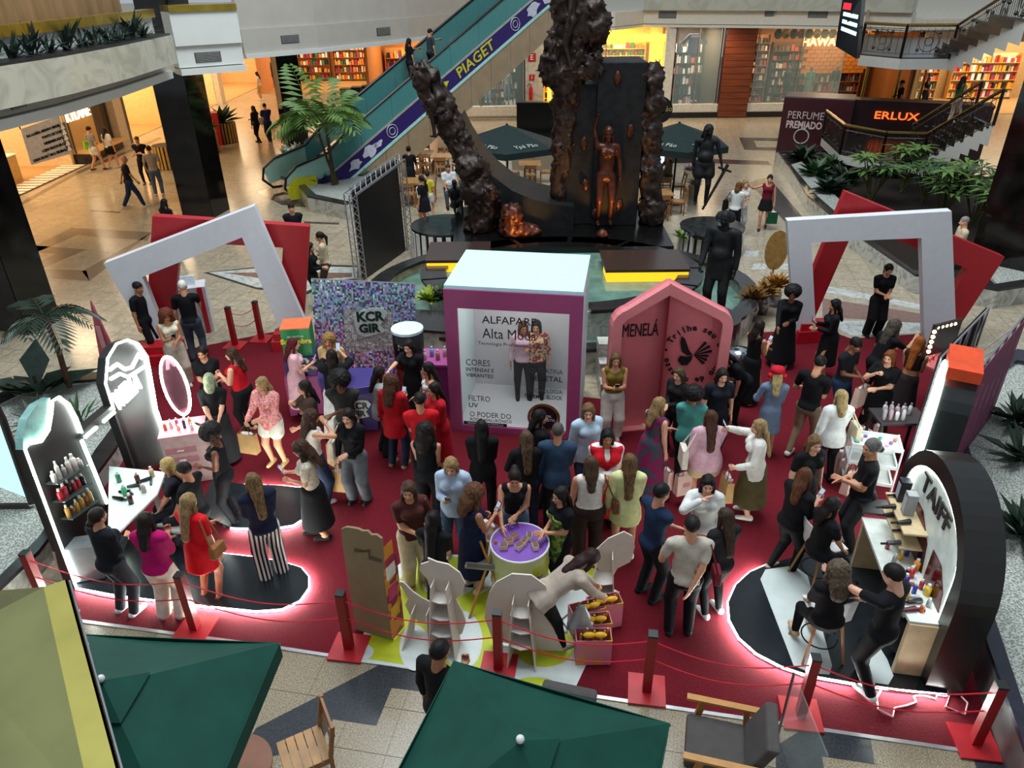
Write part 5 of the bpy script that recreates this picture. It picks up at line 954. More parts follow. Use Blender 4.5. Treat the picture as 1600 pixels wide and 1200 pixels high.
# purple topped barrel
g = G(812, 848, .9); bz = (g.x, g.y, .02); ba = thing('barrel_table', 'lime and white barrel table with purple top', 'table', bz); rb = .37
MB().lathe(bz, [(rb, 0), (rb*1.03, .03), (rb, .06), (rb, .28), (rb*1.03, .30), (rb, .33), (rb, .58), (rb*1.03, .6), (rb, .63), (rb, .86), (rb*1.03, .88)], 32).build('drum', mat('#b8bc30', .35, kind='patch', hex2='#c8ccc4', scale=2.2), ba, True); MB().lathe((g.x, g.y, .9), [(rb*.97, 0), (rb*.97, .012)], 32).build('purple_top', mat('#6a3a98', .4), ba); MB().tube([(g.x+rb*math.cos(t), g.y+rb*math.sin(t), .905) for t in [2*math.pi*k/28 for k in range(29)]], .014, 6).build('rim', mat('#d0d0d0', .3), ba)
for k, an_ in enumerate((-1.15, -.95)): p = Vector((g.x+math.cos(an_)*rb*1.02, g.y+math.sin(an_)*rb*1.02, .62-.24*k)); t_ = Vector((-math.sin(an_), math.cos(an_), 0)); text('Burguer' if k == 0 else 'cosmetics', .11, p+Vector((math.cos(an_), math.sin(an_), 0))*.012, t_, Z3, mat('#5a3a8a', .5), ba, 'printed_word', .004, width=.26)
for k in range(7):
    x, y = g.x-.2+.065*k, g.y-.12+.09*(k % 3); o = thing('sweet_box', '%s little carton from left on the purple barrel' % WD[k], 'box', (x, y, .915), .3*k); MB().box((x, y, .95), (.10, .07, .07), .3*k).build('carton', mat(['#c8a050', '#e0a070', '#c86a48', '#e8c8a0', '#d89048', '#3aa8a0', '#e0b040'][k], .5, kind='stripe', hex2='#f0e0d0', scale=30), o); MB().box((x, y, .99), (.09, .06, .008), .3*k).build('lid', mat('#5a3a28', .5), o)
# pink gift bags in a row with a silver bag
for k, (x, y) in enumerate(((925, 1030), (925, 1005), (942, 975), (915, 985))):
    c = G(x, y); c.z = .02; o = thing('gift_bag', '%s pink patterned gift bag from the front with yellow bow' % WD[k], 'bag', c, .1*k, 'pink gift bags'); f = local(Matrix.Translation(c) @ Matrix.Rotation(.1*k, 4, 'Z')); f(MB().ring([(-.21, -.1, 0), (.21, -.1, 0), (.21, .1, 0), (-.21, .1, 0)], [(-.2, -.09, 0), (.2, -.09, 0), (.2, .09, 0), (-.2, .09, 0)], (0, 0, .40)), 'bag_body', mat('#d07a90', .6, kind='patch', hex2='#c89058', scale=7), o)
    for j in range(9): f(MB().tube([(-.16+.04*j, -.05+.05*(j % 3), .3), (-.15+.04*j, -.04+.04*(j % 3), .46)], .014, 5), 'packet', mat(['#c8922a', '#3a5a2a', '#d8c890', '#b04a50'][j % 4], .5), o)
    f(MB().ball((-.06, -.06, .46), .06, (1.3, .6, .6)).ball((.07, -.06, .46), .06, (1.3, .6, .6)), 'bow', mat('#e0a810', .5), o, smooth=True)
g = G(908, 965, .5); o = thing('silver_bag', 'silver grey leather bag standing on the gift bags', 'bag', g); f = Field((-.2, -.12, -.25), (.2, .12, .35), .02); f.cap((0, 0, -.1), (0, 0, .15), .17, .06, .03, ((0, 1, 0), 1.8)); V, Q = f.mesh(); nobj('pouch', nmesh('pouch', V, Q), mat('#a8acb0', .35, metal=.3), o); MB().tube([g+Vector((-.12, 0, .1)), g+Vector((-.24, -.04, 0)), g+Vector((-.15, 0, -.2))], .012).build('strap', mat('#b0b0b0', .4), o)
# wooden easel with tray
e0 = G(738, 985); e1 = G(765, 900); o = thing('wooden_easel', 'folding wooden easel holding a grey tray', 'easel', G(760, 940)); WD_ = mat('#a8742c', .5, var=.15, scale=5); c = G(765, 940)
for dx, dy, tx in ((-.25, -.3, .1), (.25, -.25, -.1), (-.1, .3, 0)): MB().tube([(c.x+dx, c.y+dy, .02), (c.x+tx, c.y+.1, .95)], .018, 6).build('leg', WD_, o)
MB().box((c.x+.1, c.y+.12, .62), (.75, .4, .03), -.15).build('tray', mat('#8a8a84', .5), o); MB().box((c.x+.1, c.y-.07, .66), (.75, .02, .08), -.15).build('tray_edge', mat('#6a6660', .5), o)
# parasols
def parasol(apx, cpx, label, za=2.72, zc=2.2, col='#0a3d32'):
    A = G(*apx, za); Cn = G(*cpx, zc); v = Vector((Cn.x-A.x, Cn.y-A.y, 0)); Am = Vector((A.x, A.y, 0)); t = thing('parasol', label, 'parasol', Am); m = mat(col, .75, var=.12, scale=4, bump=.1)
    cs_ = [Am+Matrix.Rotation(k*math.pi/2, 3, 'Z')@v for k in range(4)]
    for k in range(4):
        p, q = cs_[k], cs_[(k+1) % 4]; mb = MB(); vs = []; n_ = 6
        for i in range(n_+1):
            for j in range(n_+1):
                u = j/n_; e = p.lerp(q, u); x = Am.lerp(e, i/n_); z = za+(zc-za)*(i/n_)-.06*math.sin(math.pi*u)*(i/n_)*(1-.3*i/n_); vs.append((x.x, x.y, z))
        mb.add(vs, [(i*(n_+1)+j, i*(n_+1)+j+1, (i+1)*(n_+1)+j+1, (i+1)*(n_+1)+j) for i in range(n_) for j in range(n_)]); mb.build('canopy_panel', m, t, True)
        MB().prism([p+Z3*zc, q+Z3*zc, q+Z3*(zc-.17), p+Z3*(zc-.17)], (Am-p.lerp(q, .5)).normalized()*.008).build('valance', m, t); MB().tube([Am+Z3*(za-.06), p+Z3*(zc-.02)], .014, 5).build('rib', mat('#7a5a38', .5), t)
        c2_ = [Am.lerp(p, .24)+Z3*(za-.10), Am.lerp(q, .24)+Z3*(za-.10)]; MB().add([Am+Z3*(za+.06), c2_[0], c2_[1]], [(0, 1, 2)]).build('vent_flap', m, t)
    MB().tube([Am+Z3*.05, Am+Z3*(za+.04)], .028, 10).build('pole', mat('#6a4a2a', .4), t); MB().lathe((Am.x, Am.y, 0), [(.32, 0), (.32, .06), (.06, .1)], 20).build('base', mat('#2a2a2a', .5), t); MB().ball((Am.x, Am.y, za+.08), .03).build('finial', mat('#d0d0d0', .3), t); return t
parasol((162, 1072), (437, 1004), 'green parasol at the lower left beside the brass canopy'); parasol((813, 1167), (1047, 1130), 'green parasol at the bottom centre')
# brass clad canopy at lower left
zg = 3.0; kr = thing('brass_canopy', 'brass clad kiosk roof at the lower left corner', 'canopy', G(100, 1100, 0)); BRG = mat('#b4aa58', .38, metal=.55, var=.12, scale=2); BRL = mat('#8a8a58', .42, metal=.5, var=.15, scale=1.5)
s_ = [G(x, y, zg) for x, y in ((68, 917), (105, 905), (205, 1270), (146, 1270))]; MB().prism(s_, Vector((0, 0, -.05))).build('ridge_cap', BRG, kr)
MB().prism([s_[0], s_[3], G(-140, 1270, 2.75), G(-90, 1000, 2.75)], Vector((0, 0, -.04))).build('roof_panel', BRL, kr); MB().prism([s_[0], G(-90, 1000, 2.75), G(-90, 930, 2.6)], Vector((0, 0, -.04))).build('hip_panel', mat('#6f6c44', .42, metal=.5), kr)
MB().prism([s_[1], s_[2], s_[2]-Z3*.3, s_[1]-Z3*.3], Vector((-.02, 0, 0))).build('side_fascia', mat('#4a4a44', .2, metal=.7), kr); MB().tube([s_[1]-Z3*.02+Vector((.012, 0, 0)), s_[2]-Z3*.02+Vector((.012, 0, 0))], .012).build('chrome_edge', mat('#c8c8cc', .15, metal=1), kr)
c = s_[3].lerp(s_[0], .3); MB().box((c.x-.5, c.y-.2, 1.4), (.12, .12, 2.75)).build('leg', mat('#5a5a50', .4), kr); c = s_[3]; MB().box((c.x-.4, c.y-.1, 1.4), (.12, .12, 2.75)).build('leg', mat('#5a5a50', .4), kr)
# chairs
WCH = mat('#8a5a30', .45, var=.2, scale=6); WCL = mat('#a87c4c', .45, var=.2, scale=6)
def chair_proto(loc, rz, label, m1=WCH, m2=WCL):
    t = thing('wooden_chair', label, 'chair', loc, rz); f = local(Matrix.Translation(loc) @ Matrix.Rotation(rz, 4, 'Z'))
    for k in range(5): f(MB().box((0, -.18+.09*k, .45), (.42, .08, .02)), 'seat_slat', m2, t)
    for x in (-.2, .2): f(MB().box((x, .2, .22), (.04, .04, .44)), 'leg', m1, t); f(MB().prism([(x-.02, -.24, 0), (x+.02, -.24, 0), (x+.02, -.20, 0), (x-.02, -.20, 0)], (0, 0, .46)), 'leg', m1, t); f(MB().prism([(x-.02, -.24, .46), (x+.02, -.24, .46), (x+.02, -.20, .46), (x-.02, -.20, .46)], (0, -.07, .42)), 'back_post', m1, t); f(MB().box((x, 0, .41), (.03, .4, .05)), 'rail', m1, t)
    f(MB().box((0, -.285, .8), (.42, .025, .14)), 'top_rail', m1, t); f(MB().box((0, -.26, .64), (.38, .02, .04)), 'back_slat', m1, t); return t
def lounge(loc, rz, label):
    t = thing('lounge_chair', label, 'chair', loc, rz); f = local(Matrix.Translation(loc) @ Matrix.Rotation(rz, 4, 'Z')); gm = mat('#4a4644', .8, var=.1); 
    f(MB().box((0, .05, .40), (.56, .58, .13)), 'seat_cushion', gm, t, bevel=.03); f(MB().prism([(-.28, -.22, .46), (.28, -.22, .46), (.28, -.34, .46), (-.28, -.34, .46)], (0, -.16, .42)), 'back_cushion', gm, t, bevel=.03)
    for x in (-.34, .34): f(MB().box((x, 0, .62), (.07, .72, .03)), 'armrest', mat('#b07a34', .45), t); f(MB().prism([(x-.03, .32, 0), (x+.03, .32, 0), (x+.03, .26, 0), (x-.03, .26, 0)], (0, -.1, .61)), 'leg', mat('#a06c2c', .45), t); f(MB().prism([(x-.03, -.32, 0), (x+.03, -.32, 0), (x+.03, -.26, 0), (x-.03, -.26, 0)], (0, .05, .61)), 'leg', mat('#a06c2c', .45), t)
g = G(474, 1172, .46); chair_proto(Vector((g.x, g.y, 0)), math.radians(118), 'slatted wooden chair beside the lower left parasol')
g = G(1125, 1165, .42); lounge(Vector((g.x, g.y, 0)), math.radians(75), 'grey cushioned lounge chair at the bottom right of centre'); g = G(890, 1175, .4); lounge(Vector((g.x-.1, g.y-.05, 0)), math.radians(165), 'lounge chair mostly under the centre parasol')
g = G(392, 1182, .73); o = thing('round_table', 'round brown table cut off at the bottom edge', 'table', (g.x, g.y, 0)); MB().cyl((g.x-.12, g.y-.1), .34, .70, .735, 32).build('top', mat('#7a4a30', .4), o); MB().cyl((g.x-.12, g.y-.1), .04, .03, .7, 10).build('stem', BLK, o); MB().cyl((g.x-.12, g.y-.1), .22, 0, .03, 20).build('base', BLK, o)
g = G(1215, 1150); o = thing('glass_screen', 'narrow frameless glass screen at the bottom beside lounge chair', 'screen', (g.x, g.y-.5, 0)); MB().box((g.x, g.y-.45, .5), (.012, .9, 1.0)).build('pane', GLASS, o); MB().box((g.x, g.y, .5), (.02, .02, 1.0)).build('edge_post', mat('#4a4038', .4), o)
# ================= HALL: LED screen back, fountain, sculpture, statues =================
a, n, d = vplane(G(569, 438), G(634, 392)); scr = thing('led_screen', 'black back of a LED screen in an aluminium truss', 'screen', G(569, 438)); cs = [ground(onplane(x, y, a, n)) for x, y in ((569, 438), (634, 392), (620, 250), (552, 300))]
MB().prism(cs, -n*.08).build('panel', mat('#0f0f10', .5), scr)
def truss(p, q, r, par, k_=9):
    dd = (q-p); L = dd.length; dd.normalize(); s1 = dd.orthogonal().normalized()*r; s2 = dd.cross(s1); cor = [s1+s2, s1-s2, -s1-s2, -s1+s2]
    for c_ in cor: MB().tube([p+c_, q+c_], .018, 5).build('truss_chord', AL, par)
    mb = MB()
    for i in range(k_):
        for j in range(4): mb.tube([p+dd*L*i/k_+cor[j], p+dd*L*(i+1)/k_+cor[(j+1) % 4]], .010, 4)
    mb.build('truss_lacing', AL, par)
wS = (cs[1]-cs[0]).normalized()*.16
truss(cs[0]-wS, cs[3]-wS, .11, scr, 12); truss(cs[1]+wS, cs[2]+wS, .11, scr, 12); truss(cs[3]-wS, cs[2]+wS, .11, scr, 10)
# fountain
FC = Vector((1.2, 16.6, 0)); fn = thing('fountain', 'tiered stone fountain basins with greenish water', 'fountain', FC); COP = mat('#2a2828', .2, var=.25, scale=4); WATER = mat('#5f7d70', .06, var=.25, scale=3, bump=.25)
def ringarc(r0, r1, z0, z1, a0, a1, n_=30):
    mb = MB()
    for k in range(n_):
        t0, t1 = a0+(a1-a0)*k/n_, a0+(a1-a0)*(k+1)/n_; e = lambda r, t: (FC.x+r*math.cos(t), FC.y+r*.74*math.sin(t)); mb.zprism([e(r0, t0), e(r1, t0), e(r1, t1), e(r0, t1)], z0, z1)
    return mb
TAU = 2*math.pi
MB().lathe((FC.x, FC.y), [(4.35, 0), (4.35, .3)], 48, 1, .74).build('outer_water', WATER, fn); ringarc(4.35, 4.6, 0, .52, 0, TAU, 44).build('outer_kerb', MARB, fn); ringarc(4.28, 4.68, .52, .60, 0, TAU, 44).build('outer_coping', COP, fn)
ringarc(2.95, 3.2, 0, .92, 0, TAU, 40).build('inner_wall', MARB, fn); MB().lathe((FC.x, FC.y), [(3.0, .3), (3.0, .84)], 44, 1, .74).build('inner_water', WATER, fn)
for k in range(13): t0 = TAU*k/13; ringarc(2.75, 3.35, .92, 1.0, t0+.02, t0+TAU/13-.02, 4).build('coping_slab', COP, fn)
MB().zprism([(-1.5, 18.2), (4.2, 18.2), (4.3, 22), (-1.6, 22)], 0, 1.0).build('island', mat('#0d0c0c', .2), fn)
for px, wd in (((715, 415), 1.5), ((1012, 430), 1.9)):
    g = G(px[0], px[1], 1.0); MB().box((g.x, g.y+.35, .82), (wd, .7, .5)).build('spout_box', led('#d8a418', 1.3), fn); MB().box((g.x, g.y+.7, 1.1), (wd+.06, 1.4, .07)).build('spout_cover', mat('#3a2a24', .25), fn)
for k in range(3): MB().box((FC.x+1.6, FC.y-3.55-.3*k, .42-.14*k), (2.2, .34, .84-.28*k)).build('marble_step', MARB, fn)
MB().box((-1.3, 14.2, .35), (1.9, .9, .7), -.2).build('planter_wall', MARB, fn); MB().box((-1.3, 14.2, .73), (2.0, 1.0, .06), -.2).build('planter_coping', COP, fn)
BRZ = mat('#2a1a13', .5, metal=.3, var=.6, scale=7, bump=.9, detail=8); BRZ2 = mat('#1a1b1c', .6, metal=.1, var=.4, scale=5, bump=.3)
sc = thing('bronze_monument', 'huge dark bronze monument with relief figures and sweeping slab', 'sculpture', (2.2, 20, 1.0))
def AT(x, y, Y=20.0): return atY(x, y, Y)
q = [AT(882, 392), AT(1008, 388), AT(1010, 97), AT(936, 101)]
MB().prism([(q[3].x-.02, 20, 1.0), (q[2].x+.05, 20, 1.0), (q[2].x+.05, 20, q[2].z), (q[3].x, 20, q[2].z)], (0, 1.5, 0)).build('monolith', BRZ2, sc, bevel=.02); p = AT(900, 300); MB().prism([(1.45, 20.15, 1.0), (2.45, 20.15, 1.0), (2.45, 20.15, 4.65), (1.6, 20.15, 4.65)], (0, 1.3, 0)).build('shoulder_block', BRZ2, sc, bevel=.02)
up = [(714, 190), (726, 215), (745, 246), (770, 275), (800, 298), (835, 313), (870, 320), (897, 323)]; fa = [(716, 182), (738, 205), (765, 235), (795, 256), (825, 268), (850, 274), (875, 277), (892, 278)]
mb = MB(); vs = []
for (x, y), (x2, y2) in zip(up, fa): A1 = AT(x, y, 19.7); B1 = AT(x2, y2, 21.6); B1.z = A1.z; B1.x = A1.x+.1; vs += [A1, B1, A1-Vector((0, 0, max(.12, min(1.1, A1.z-1.0)))), B1-Vector((0, 0, max(.12, min(1.1, A1.z-1.0))))]
fs = []
for i in range(len(up)-1): o_ = 4*i; fs += [(o_, o_+4, o_+5, o_+1), (o_+2, o_+3, o_+7, o_+6), (o_, o_+2, o_+6, o_+4), (o_+1, o_+5, o_+7, o_+3)]
fs += [(0, 1, 3, 2), (4*(len(up)-1), 4*(len(up)-1)+2, 4*(len(up)-1)+3, 4*(len(up)-1)+1)]
mb.add(vs, fs).build('sweeping_slab', BRZ2, sc)
MB().prism([(-.6, 19.9, 1.0), (1.6, 19.9, 1.0), (1.6, 19.9, 1.6), (.4, 19.9, 1.75), (-.6, 19.9, 2.3)], (0, 1.5, 0)).build('slab_base', mat('#4a3c14', .5, metal=.3, var=.4, scale=5), sc)
f = Field((-2.9, 19.2, .9), (4.6, 21.6, 7.4), .06)
st_ = [(655, 112), (668, 130), (688, 165), (706, 200), (724, 238), (742, 272), (758, 310), (752, 350), (745, 385)]; rr = [.24, .34, .36, .33, .33, .38, .42, .42, .5]
for i in range(len(st_)-1): f.cap(AT(*st_[i], 19.8), AT(*st_[i+1], 19.8), rr[i], rr[i+1], .1)
for x, y, r in ((664, 120, .30), (678, 160, .26), (690, 178, .2), (735, 262, .36), (742, 300, .34), (762, 300, .28)): f.ell(AT(x, y, 19.5), (r, r*.8, r), .1)
tk = [(902, -40), (903, 30), (896, 90), (884, 160), (878, 230), (874, 300), (872, 370)]
for i in range(len(tk)-1): f.cap(AT(*tk[i], 20.3), AT(*tk[i+1], 20.3), .52-.06*i, .46-.06*i, .1)
f.cap(AT(1018, 110, 20.2), AT(1016, 380, 20.2), .2, .34, .1)
for x, y, r in ((880, 10, .34), (872, 52, .22), (868, 80, .3), (866, 108, .36), (930, 40, .4), (925, 100, .3), (915, 10, .4), (885, 120, .4), (1020, 120, .3), (1022, 165, .32), (1018, 210, .28), (1020, 270, .26), (1018, 330, .36), (1010, 375, .42)): f.ell(AT(x, y, 20.1), (r, r*.8, r*1.2), .1)
f.noise(.07, 7, .4); f.noise(.07, 17, 1.1); f.noise(.05, 29, 2.1); f.clip((0, 0, -1), (0, 0, 1.0)); V, Q = f.mesh(); nobj('figure_mass', nmesh('figure_mass', V-np.array([2.2, 20, 1.0]), Q), BRZ, sc)
COPP = mat('#4a2416', .42, metal=.5, var=.5, scale=6, bump=.4)
def statue(hx, hy, face, H, desc, zoff, part_of=None, m=BRZ2, **k):
    r, h = person(hx, hy, face, H, k.pop('b', 1), k.pop('male', 1), 2, k.pop('hr', 'short'), K, k.pop('top', None), K, k.pop('bot', None), K, k.pop('shoe', None), k.pop('aR', 'down'), k.pop('aL', 'down'), desc, name='bronze_statue', cat='statue', allm=m, zoff=zoff, hv=.035, **k); return r, h
r, h = statue(948, 168, 180, 2.55, 'copper toned woman standing against the monolith', 1.15, m=COPP, male=0, hr='long', aR='up', aL='down', loc=Vector((AT(948, 250, 19.85).x, 19.80, 1.1)))
for x, y in ((965, 122), (985, 205), (912, 225), (915, 290), (968, 320), (930, 335)): g = AT(x, y, 19.97); f = Field((g.x-.2, 19.85, g.z-.3), (g.x+.2, 20.1, g.z+.3), .04); f.ell(g, (.10, .06, .18), .02).noise(.02, 30); V, Q = f.mesh(); nobj('relief', nmesh('relief', V-np.array([2.2, 20, 1.0]), Q), COPP, sc)
f = Field((-.4, 18.2, .9), (1.2, 19.9, 2.6), .05); g = AT(800, 345, 19.2); f.ell(g+Vector((0, 0, .15)), (.3, .28, .32)).cap(g-Vector((.1, 0, .2)), g+Vector((.6, .1, -.35)), .26, .2, .08).cap(g-Vector((0, 0, .2)), g-Vector((-.1, .2, .9)), .24, .2, .08).noise(.07, 19).noise(.05, 33); f.clip((0, 0, -1), (0, 0, 1.0)); V, Q = f.mesh(); o = thing('bronze_bust', 'crouching bronze figure lit orange at the slab foot', 'statue', g); nobj('figure', nmesh('figure', V-np.array(g), Q), COPP, o)
f = Field((1.6, 18.2, .9), (3.2, 19.9, 2.4), .05); g = AT(940, 385, 19.0); f.ell(g+Vector((0, 0, .28)), (.16, .16, .2)).cap(g+Vector((0, 0, .1)), g-Vector((.1, 0, .35)), .24, .32, .08).noise(.02, 18); f.clip((0, 0, -1), (0, 0, 1.0)); V, Q = f.mesh(); o = thing('bronze_bust', 'small bronze bust below the copper woman', 'statue', g); nobj('figure', nmesh('figure', V-np.array(g), Q), COPP, o)
def spot(loc, tgt, p, col=(1, .5, .14), r=.15, ang=70):
    l = bpy.data.lights.new('fountain_spot', 'SPOT'); l.energy = p; l.color = col; l.spot_size = math.radians(ang); l.shadow_soft_size = r; o = bpy.data.objects.new('fountain_spot', l); COL.objects.link(o); o.location = loc; o.rotation_euler = (Vector(tgt)-Vector(loc)).to_track_quat('-Z', 'Y').to_euler()
spot((2.6, 18.7, 1.1), (2.6, 20, 2.4), 90); spot((.3, 18.3, 1.1), (.3, 19.4, 1.7), 70)
statue(866, 36, 95, 1.25, 'small bronze figure perched on the left of the rock trunk', 5.35, sit=.2, aR='lap', aL='lap', m=BRZ, loc=Vector((AT(866, 80, 19.8).x, 19.75, 5.0))); statue(900, 0, 80, 2.2, 'bronze figure emerging from the top of the rock trunk', 5, m=BRZ, male=0, hr='long', aR='down', aL='down', loc=Vector((AT(893, 80, 19.8).x, 19.9, 5.0))); statue(660, 100, 60, 1.9, 'bronze woman curling over the tip of the sweeping slab', 3.2, m=BRZ, male=0, hr='long', aR='face', aL='lap', bend=.5, loc=Vector((AT(680, 150, 19.6).x, 19.55, 3.5)))
def pedestal(px, r, h, label):
    g = G(*px); t = thing('striped_pedestal', label, 'pedestal', g); MB().cyl((g.x, g.y), r, 0, h, 40).build('drum', mat('#121112', .3), t); n_ = 26
    for k in range(n_): an_ = TAU*k/n_; MB().box((g.x+r*math.cos(an_), g.y+r*math.sin(an_), h/2), (.06, TAU*r/n_*.55, h*.98), an_).build('white_stripe', mat('#e4e2dc', .4), t)
    MB().cyl((g.x, g.y), r*1.02, h, h+.06, 40).build('top_slab', mat('#2a2c2e', .12, var=.5, scale=5), t); return g
g = pedestal((700, 398), 1.0, .85, 'black and white striped round pedestal near the café'); statue(710, 281, 200, 1.5, 'small seated bronze figure on striped pedestal', .9, sit=.12, aR='lap', aL='lap')
g = pedestal((1108, 392), .9, .7, 'striped round pedestal under the bronze swordsman'); r, h = statue(1110, 194, 170, 2.35, 'bronze swordsman statue with long sword', .8, b=1.2, bot='shorts', hr='half', aR='down', aL=(.22, .05, .5), yaw=40)
s0 = h[1]; sw_ = thing('bronze_sword', 'bronze sword in the hand of the swordsman statue', 'sword', s0); MB().tube([s0+Vector((.12, -.05, .2)), s0+Vector((-.5, -.1, -1.15))], [.05, .035], 6).build('blade', BRZ2, sw_); MB().tube([s0+Vector((-.16, -.06, .12)), s0+Vector((.24, -.06, -.02))], .035, 6).build('guard', BRZ2, sw_)
f = Field((-.8, -.6, -.3), (.8, .6, .3), .06); f.ell((0, 0, 0), (.6, .45, .14)).noise(.04, 15); V, Q = f.mesh(); g2 = G(1110, 365, .82); o = thing('bronze_rock', 'rough bronze rock under the swordsman', 'rock', g2); nobj('rock', nmesh('rock', V, Q), BRZ2, o)
r, h = statue(1135, 328, 150, 2.3, 'bronze soldier statue wearing a cap behind the pink booth', .62, b=1.1, top='blazer', bot='straight', aR='walkf', aL='down', hr=None)
g = r.location; o = thing('soldier_cap', 'bronze field cap on the soldier statue', 'hat', (g.x, g.y, g.z+2.2)); c = G(1135, 332, .62+2.25); MB().lathe((c.x, c.y, c.z-.16), [(.19, 0), (.21, .06), (.17, .15), (.05, .19)], 16).build('crown', BRZ2, o, True); MB().ball((c.x-.08, c.y-.15, c.z-.12), .14, (1, .9, .2)).build('peak', BRZ2, o, True)
MB().cyl((g.x, g.y), .6, 0, .62, 24).build('statue_block', COP, fn)
# ================= ESCALATOR =================
ES = Vector((-7.2, 28.2, 0)); ED_ = Vector((8.2, 7, 0)).normalized(); EN_ = Vector((ED_.y, -ED_.x, 0)); SL = 5.6/10.3
es = thing('escalator', 'escalator with purple banner and glass sides rising to the right', 'escalator', ES); Lr = 13.0
def EP(s, o, z): return ES+ED_*s+EN_*o+Z3*z
def inc(s): return max(0, s)*SL
BZN = mat('#b09a7c', .34, metal=.4, var=.1, scale=2); PUR = mat('#2a1760', .45, var=.06)
for i in range(12):
    s0, s1 = .3+i*1.06, .3+(i+1)*1.06-.02
    MB().prism([EP(s0, .95, max(0.02, inc(s0)-1.25)), EP(s1, .95, max(.02, inc(s1)-1.25)), EP(s1, .95, inc(s1)-.02), EP(s0, .95, inc(s0)-.02)], -EN_*.05).build('side_panel', BZN, es)
MB().prism([EP(.3, .9, .0), EP(Lr, .9, inc(Lr)-1.25), EP(Lr, .9, inc(Lr)-.1), EP(.3, .9, 0.02)], -EN_*1.8).build('truss_core', mat('#2a2622', .6), es)
for o_, nm in ((.97, 'banner'), ): MB().prism([EP(-.6, o_, .05), EP(0, o_, .05), EP(Lr, o_, inc(Lr)+.05), EP(Lr, o_, inc(Lr)+.72), EP(0, o_, .72), EP(-.6, o_, .6)], -EN_*.03).build(nm, PUR, es)
MB().prism([EP(-1.7, .97, .08), EP(-.6, .97, .05), EP(-.6, .97, .8), EP(-1.5, .97, .82), EP(-1.8, .97, .45)], -EN_*.03).build('yellow_end', mat('#b8b41a', .45), es)
for z0, z1, m in ((-.06, .06, mat('#a8dcd4', .3)), (.72, .80, mat('#b8b8b4', .3, metal=.4))): MB().prism([EP(0, .99, z0), EP(Lr, .99, inc(Lr)+z0), EP(Lr, .99, inc(Lr)+z1), EP(0, .99, z1)], -EN_*.05).build('edge_strip', m, es)
xd = (ED_+Z3*SL).normalized(); yd = (Z3-ED_*SL).normalized(); YL = mat('#c8c41e', .5); WTX = mat('#c4c4d0', .5)
text('PIAGET', .56, EP(6.9, .985, inc(6.9)+.40), xd, Z3, YL, es, 'lettering', .006, width=2.1, bold=.008); c = EP(4.9, .985, inc(4.9)+.40); lf = [c-xd*.75-yd*.05, c-xd*.35-yd*.22, c+xd*.15-yd*.26, c+xd*.5-yd*.1, c+xd*.75+yd*.05, c+xd*.35+yd*.22, c-xd*.15+yd*.26, c-xd*.5+yd*.1]
MB().prism(lf, EN_*.006).build('leaf_emblem', YL, es)
for s in (-1, 1): MB().tube([c+xd*(-.12*s)-yd*.2+EN_*.008, c+xd*.0+EN_*.008, c+xd*(.14*s+.1)+yd*.2+EN_*.008], .018, 5).build('emblem_vein', PUR, es)
for s in (2.75, 9.0):
    c = EP(s, .985, inc(s)+.42); MB().tube([c+xd*.24*math.cos(t)+yd*.24*math.sin(t)+EN_*.006 for t in [TAU*k/20 for k in range(21)]], .016, 4).build('seal', WTX, es); MB().tube([c+xd*.13*math.cos(t)+yd*.13*math.sin(t)+EN_*.006 for t in [TAU*k/14 for k in range(15)]], .014, 4).build('seal', WTX, es)
random.seed(3)
for s, sc_2 in ((1.0, 1), (1.75, 1.25), (10.0, 1.2), (10.8, 1.2), (2.1, .6)):
    c = EP(s, .985, inc(s)+.38); MB().prism([c+(xd*math.cos(t)*.34+yd*math.sin(t)*.20)*U(.55, 1.15)*sc_2 for t in [TAU*k/13 for k in range(13)]], EN_*.006).build('map_shape', WTX, es)
TEAL = mat('#4f8a88', .12, alpha=.85, var=.05)
for o_ in (.92, -.92):
    for i in range(9): s0, s1 = 0+i*1.43, (i+1)*1.43-.015; MB().prism([EP(s0, o_, inc(s0)+.8), EP(s1, o_, inc(s1)+.8), EP(s1, o_, inc(s1)+1.62), EP(s0, o_, inc(s0)+1.62)], -EN_*.02).build('glass_panel', TEAL, es)
    MB().prism([EP(-1.6, o_, .3), EP(0, o_, .6), EP(0, o_, 1.45), EP(-1.2, o_, 1.2), EP(-1.75, o_, .8)], -EN_*.02).build('newel_glass', mat('#9cc8bc', .1, alpha=.8, var=.04), es)
    hr_ = [EP(-.6, o_, .12), EP(-1.5, o_, .16), EP(-1.85, o_, .5), EP(-1.75, o_, .9), EP(-1.3, o_, 1.2), EP(0, o_, 1.5)]+[EP(s, o_, inc(s)+1.66) for s in (.8, 3, 6, 9, Lr)]; MB().tube(hr_, .05, 6).build('handrail', mat('#0d0d0d', .4), es)
for i in range(28): s = -.2+i*.42; MB().box(EP(s, 0, inc(s)+.62), (.42, 1.6, .22), math.atan2(ED_.y, ED_.x)).build('step', mat('#2c2c2e', .4, metal=.4), es)
for s, o_, m_, tc, lb in ((4.6, -.3, 0, K, 'dark haired rider in black on the escalator'), (5.2, .3, 1, '#33383c', 'rider in grey tee on the escalator')):
    q = EP(s, o_, inc(s)+.73); person(0, 0, math.degrees(math.atan2(ED_.y, ED_.x))-90, 1.7, 1, m_, 1, 'short' if m_ else 'long', DB_, 'tee', tc, 'straight', '#1c1e24', '#131316', 'down', 'reach', lb, hv=.035, loc=q)
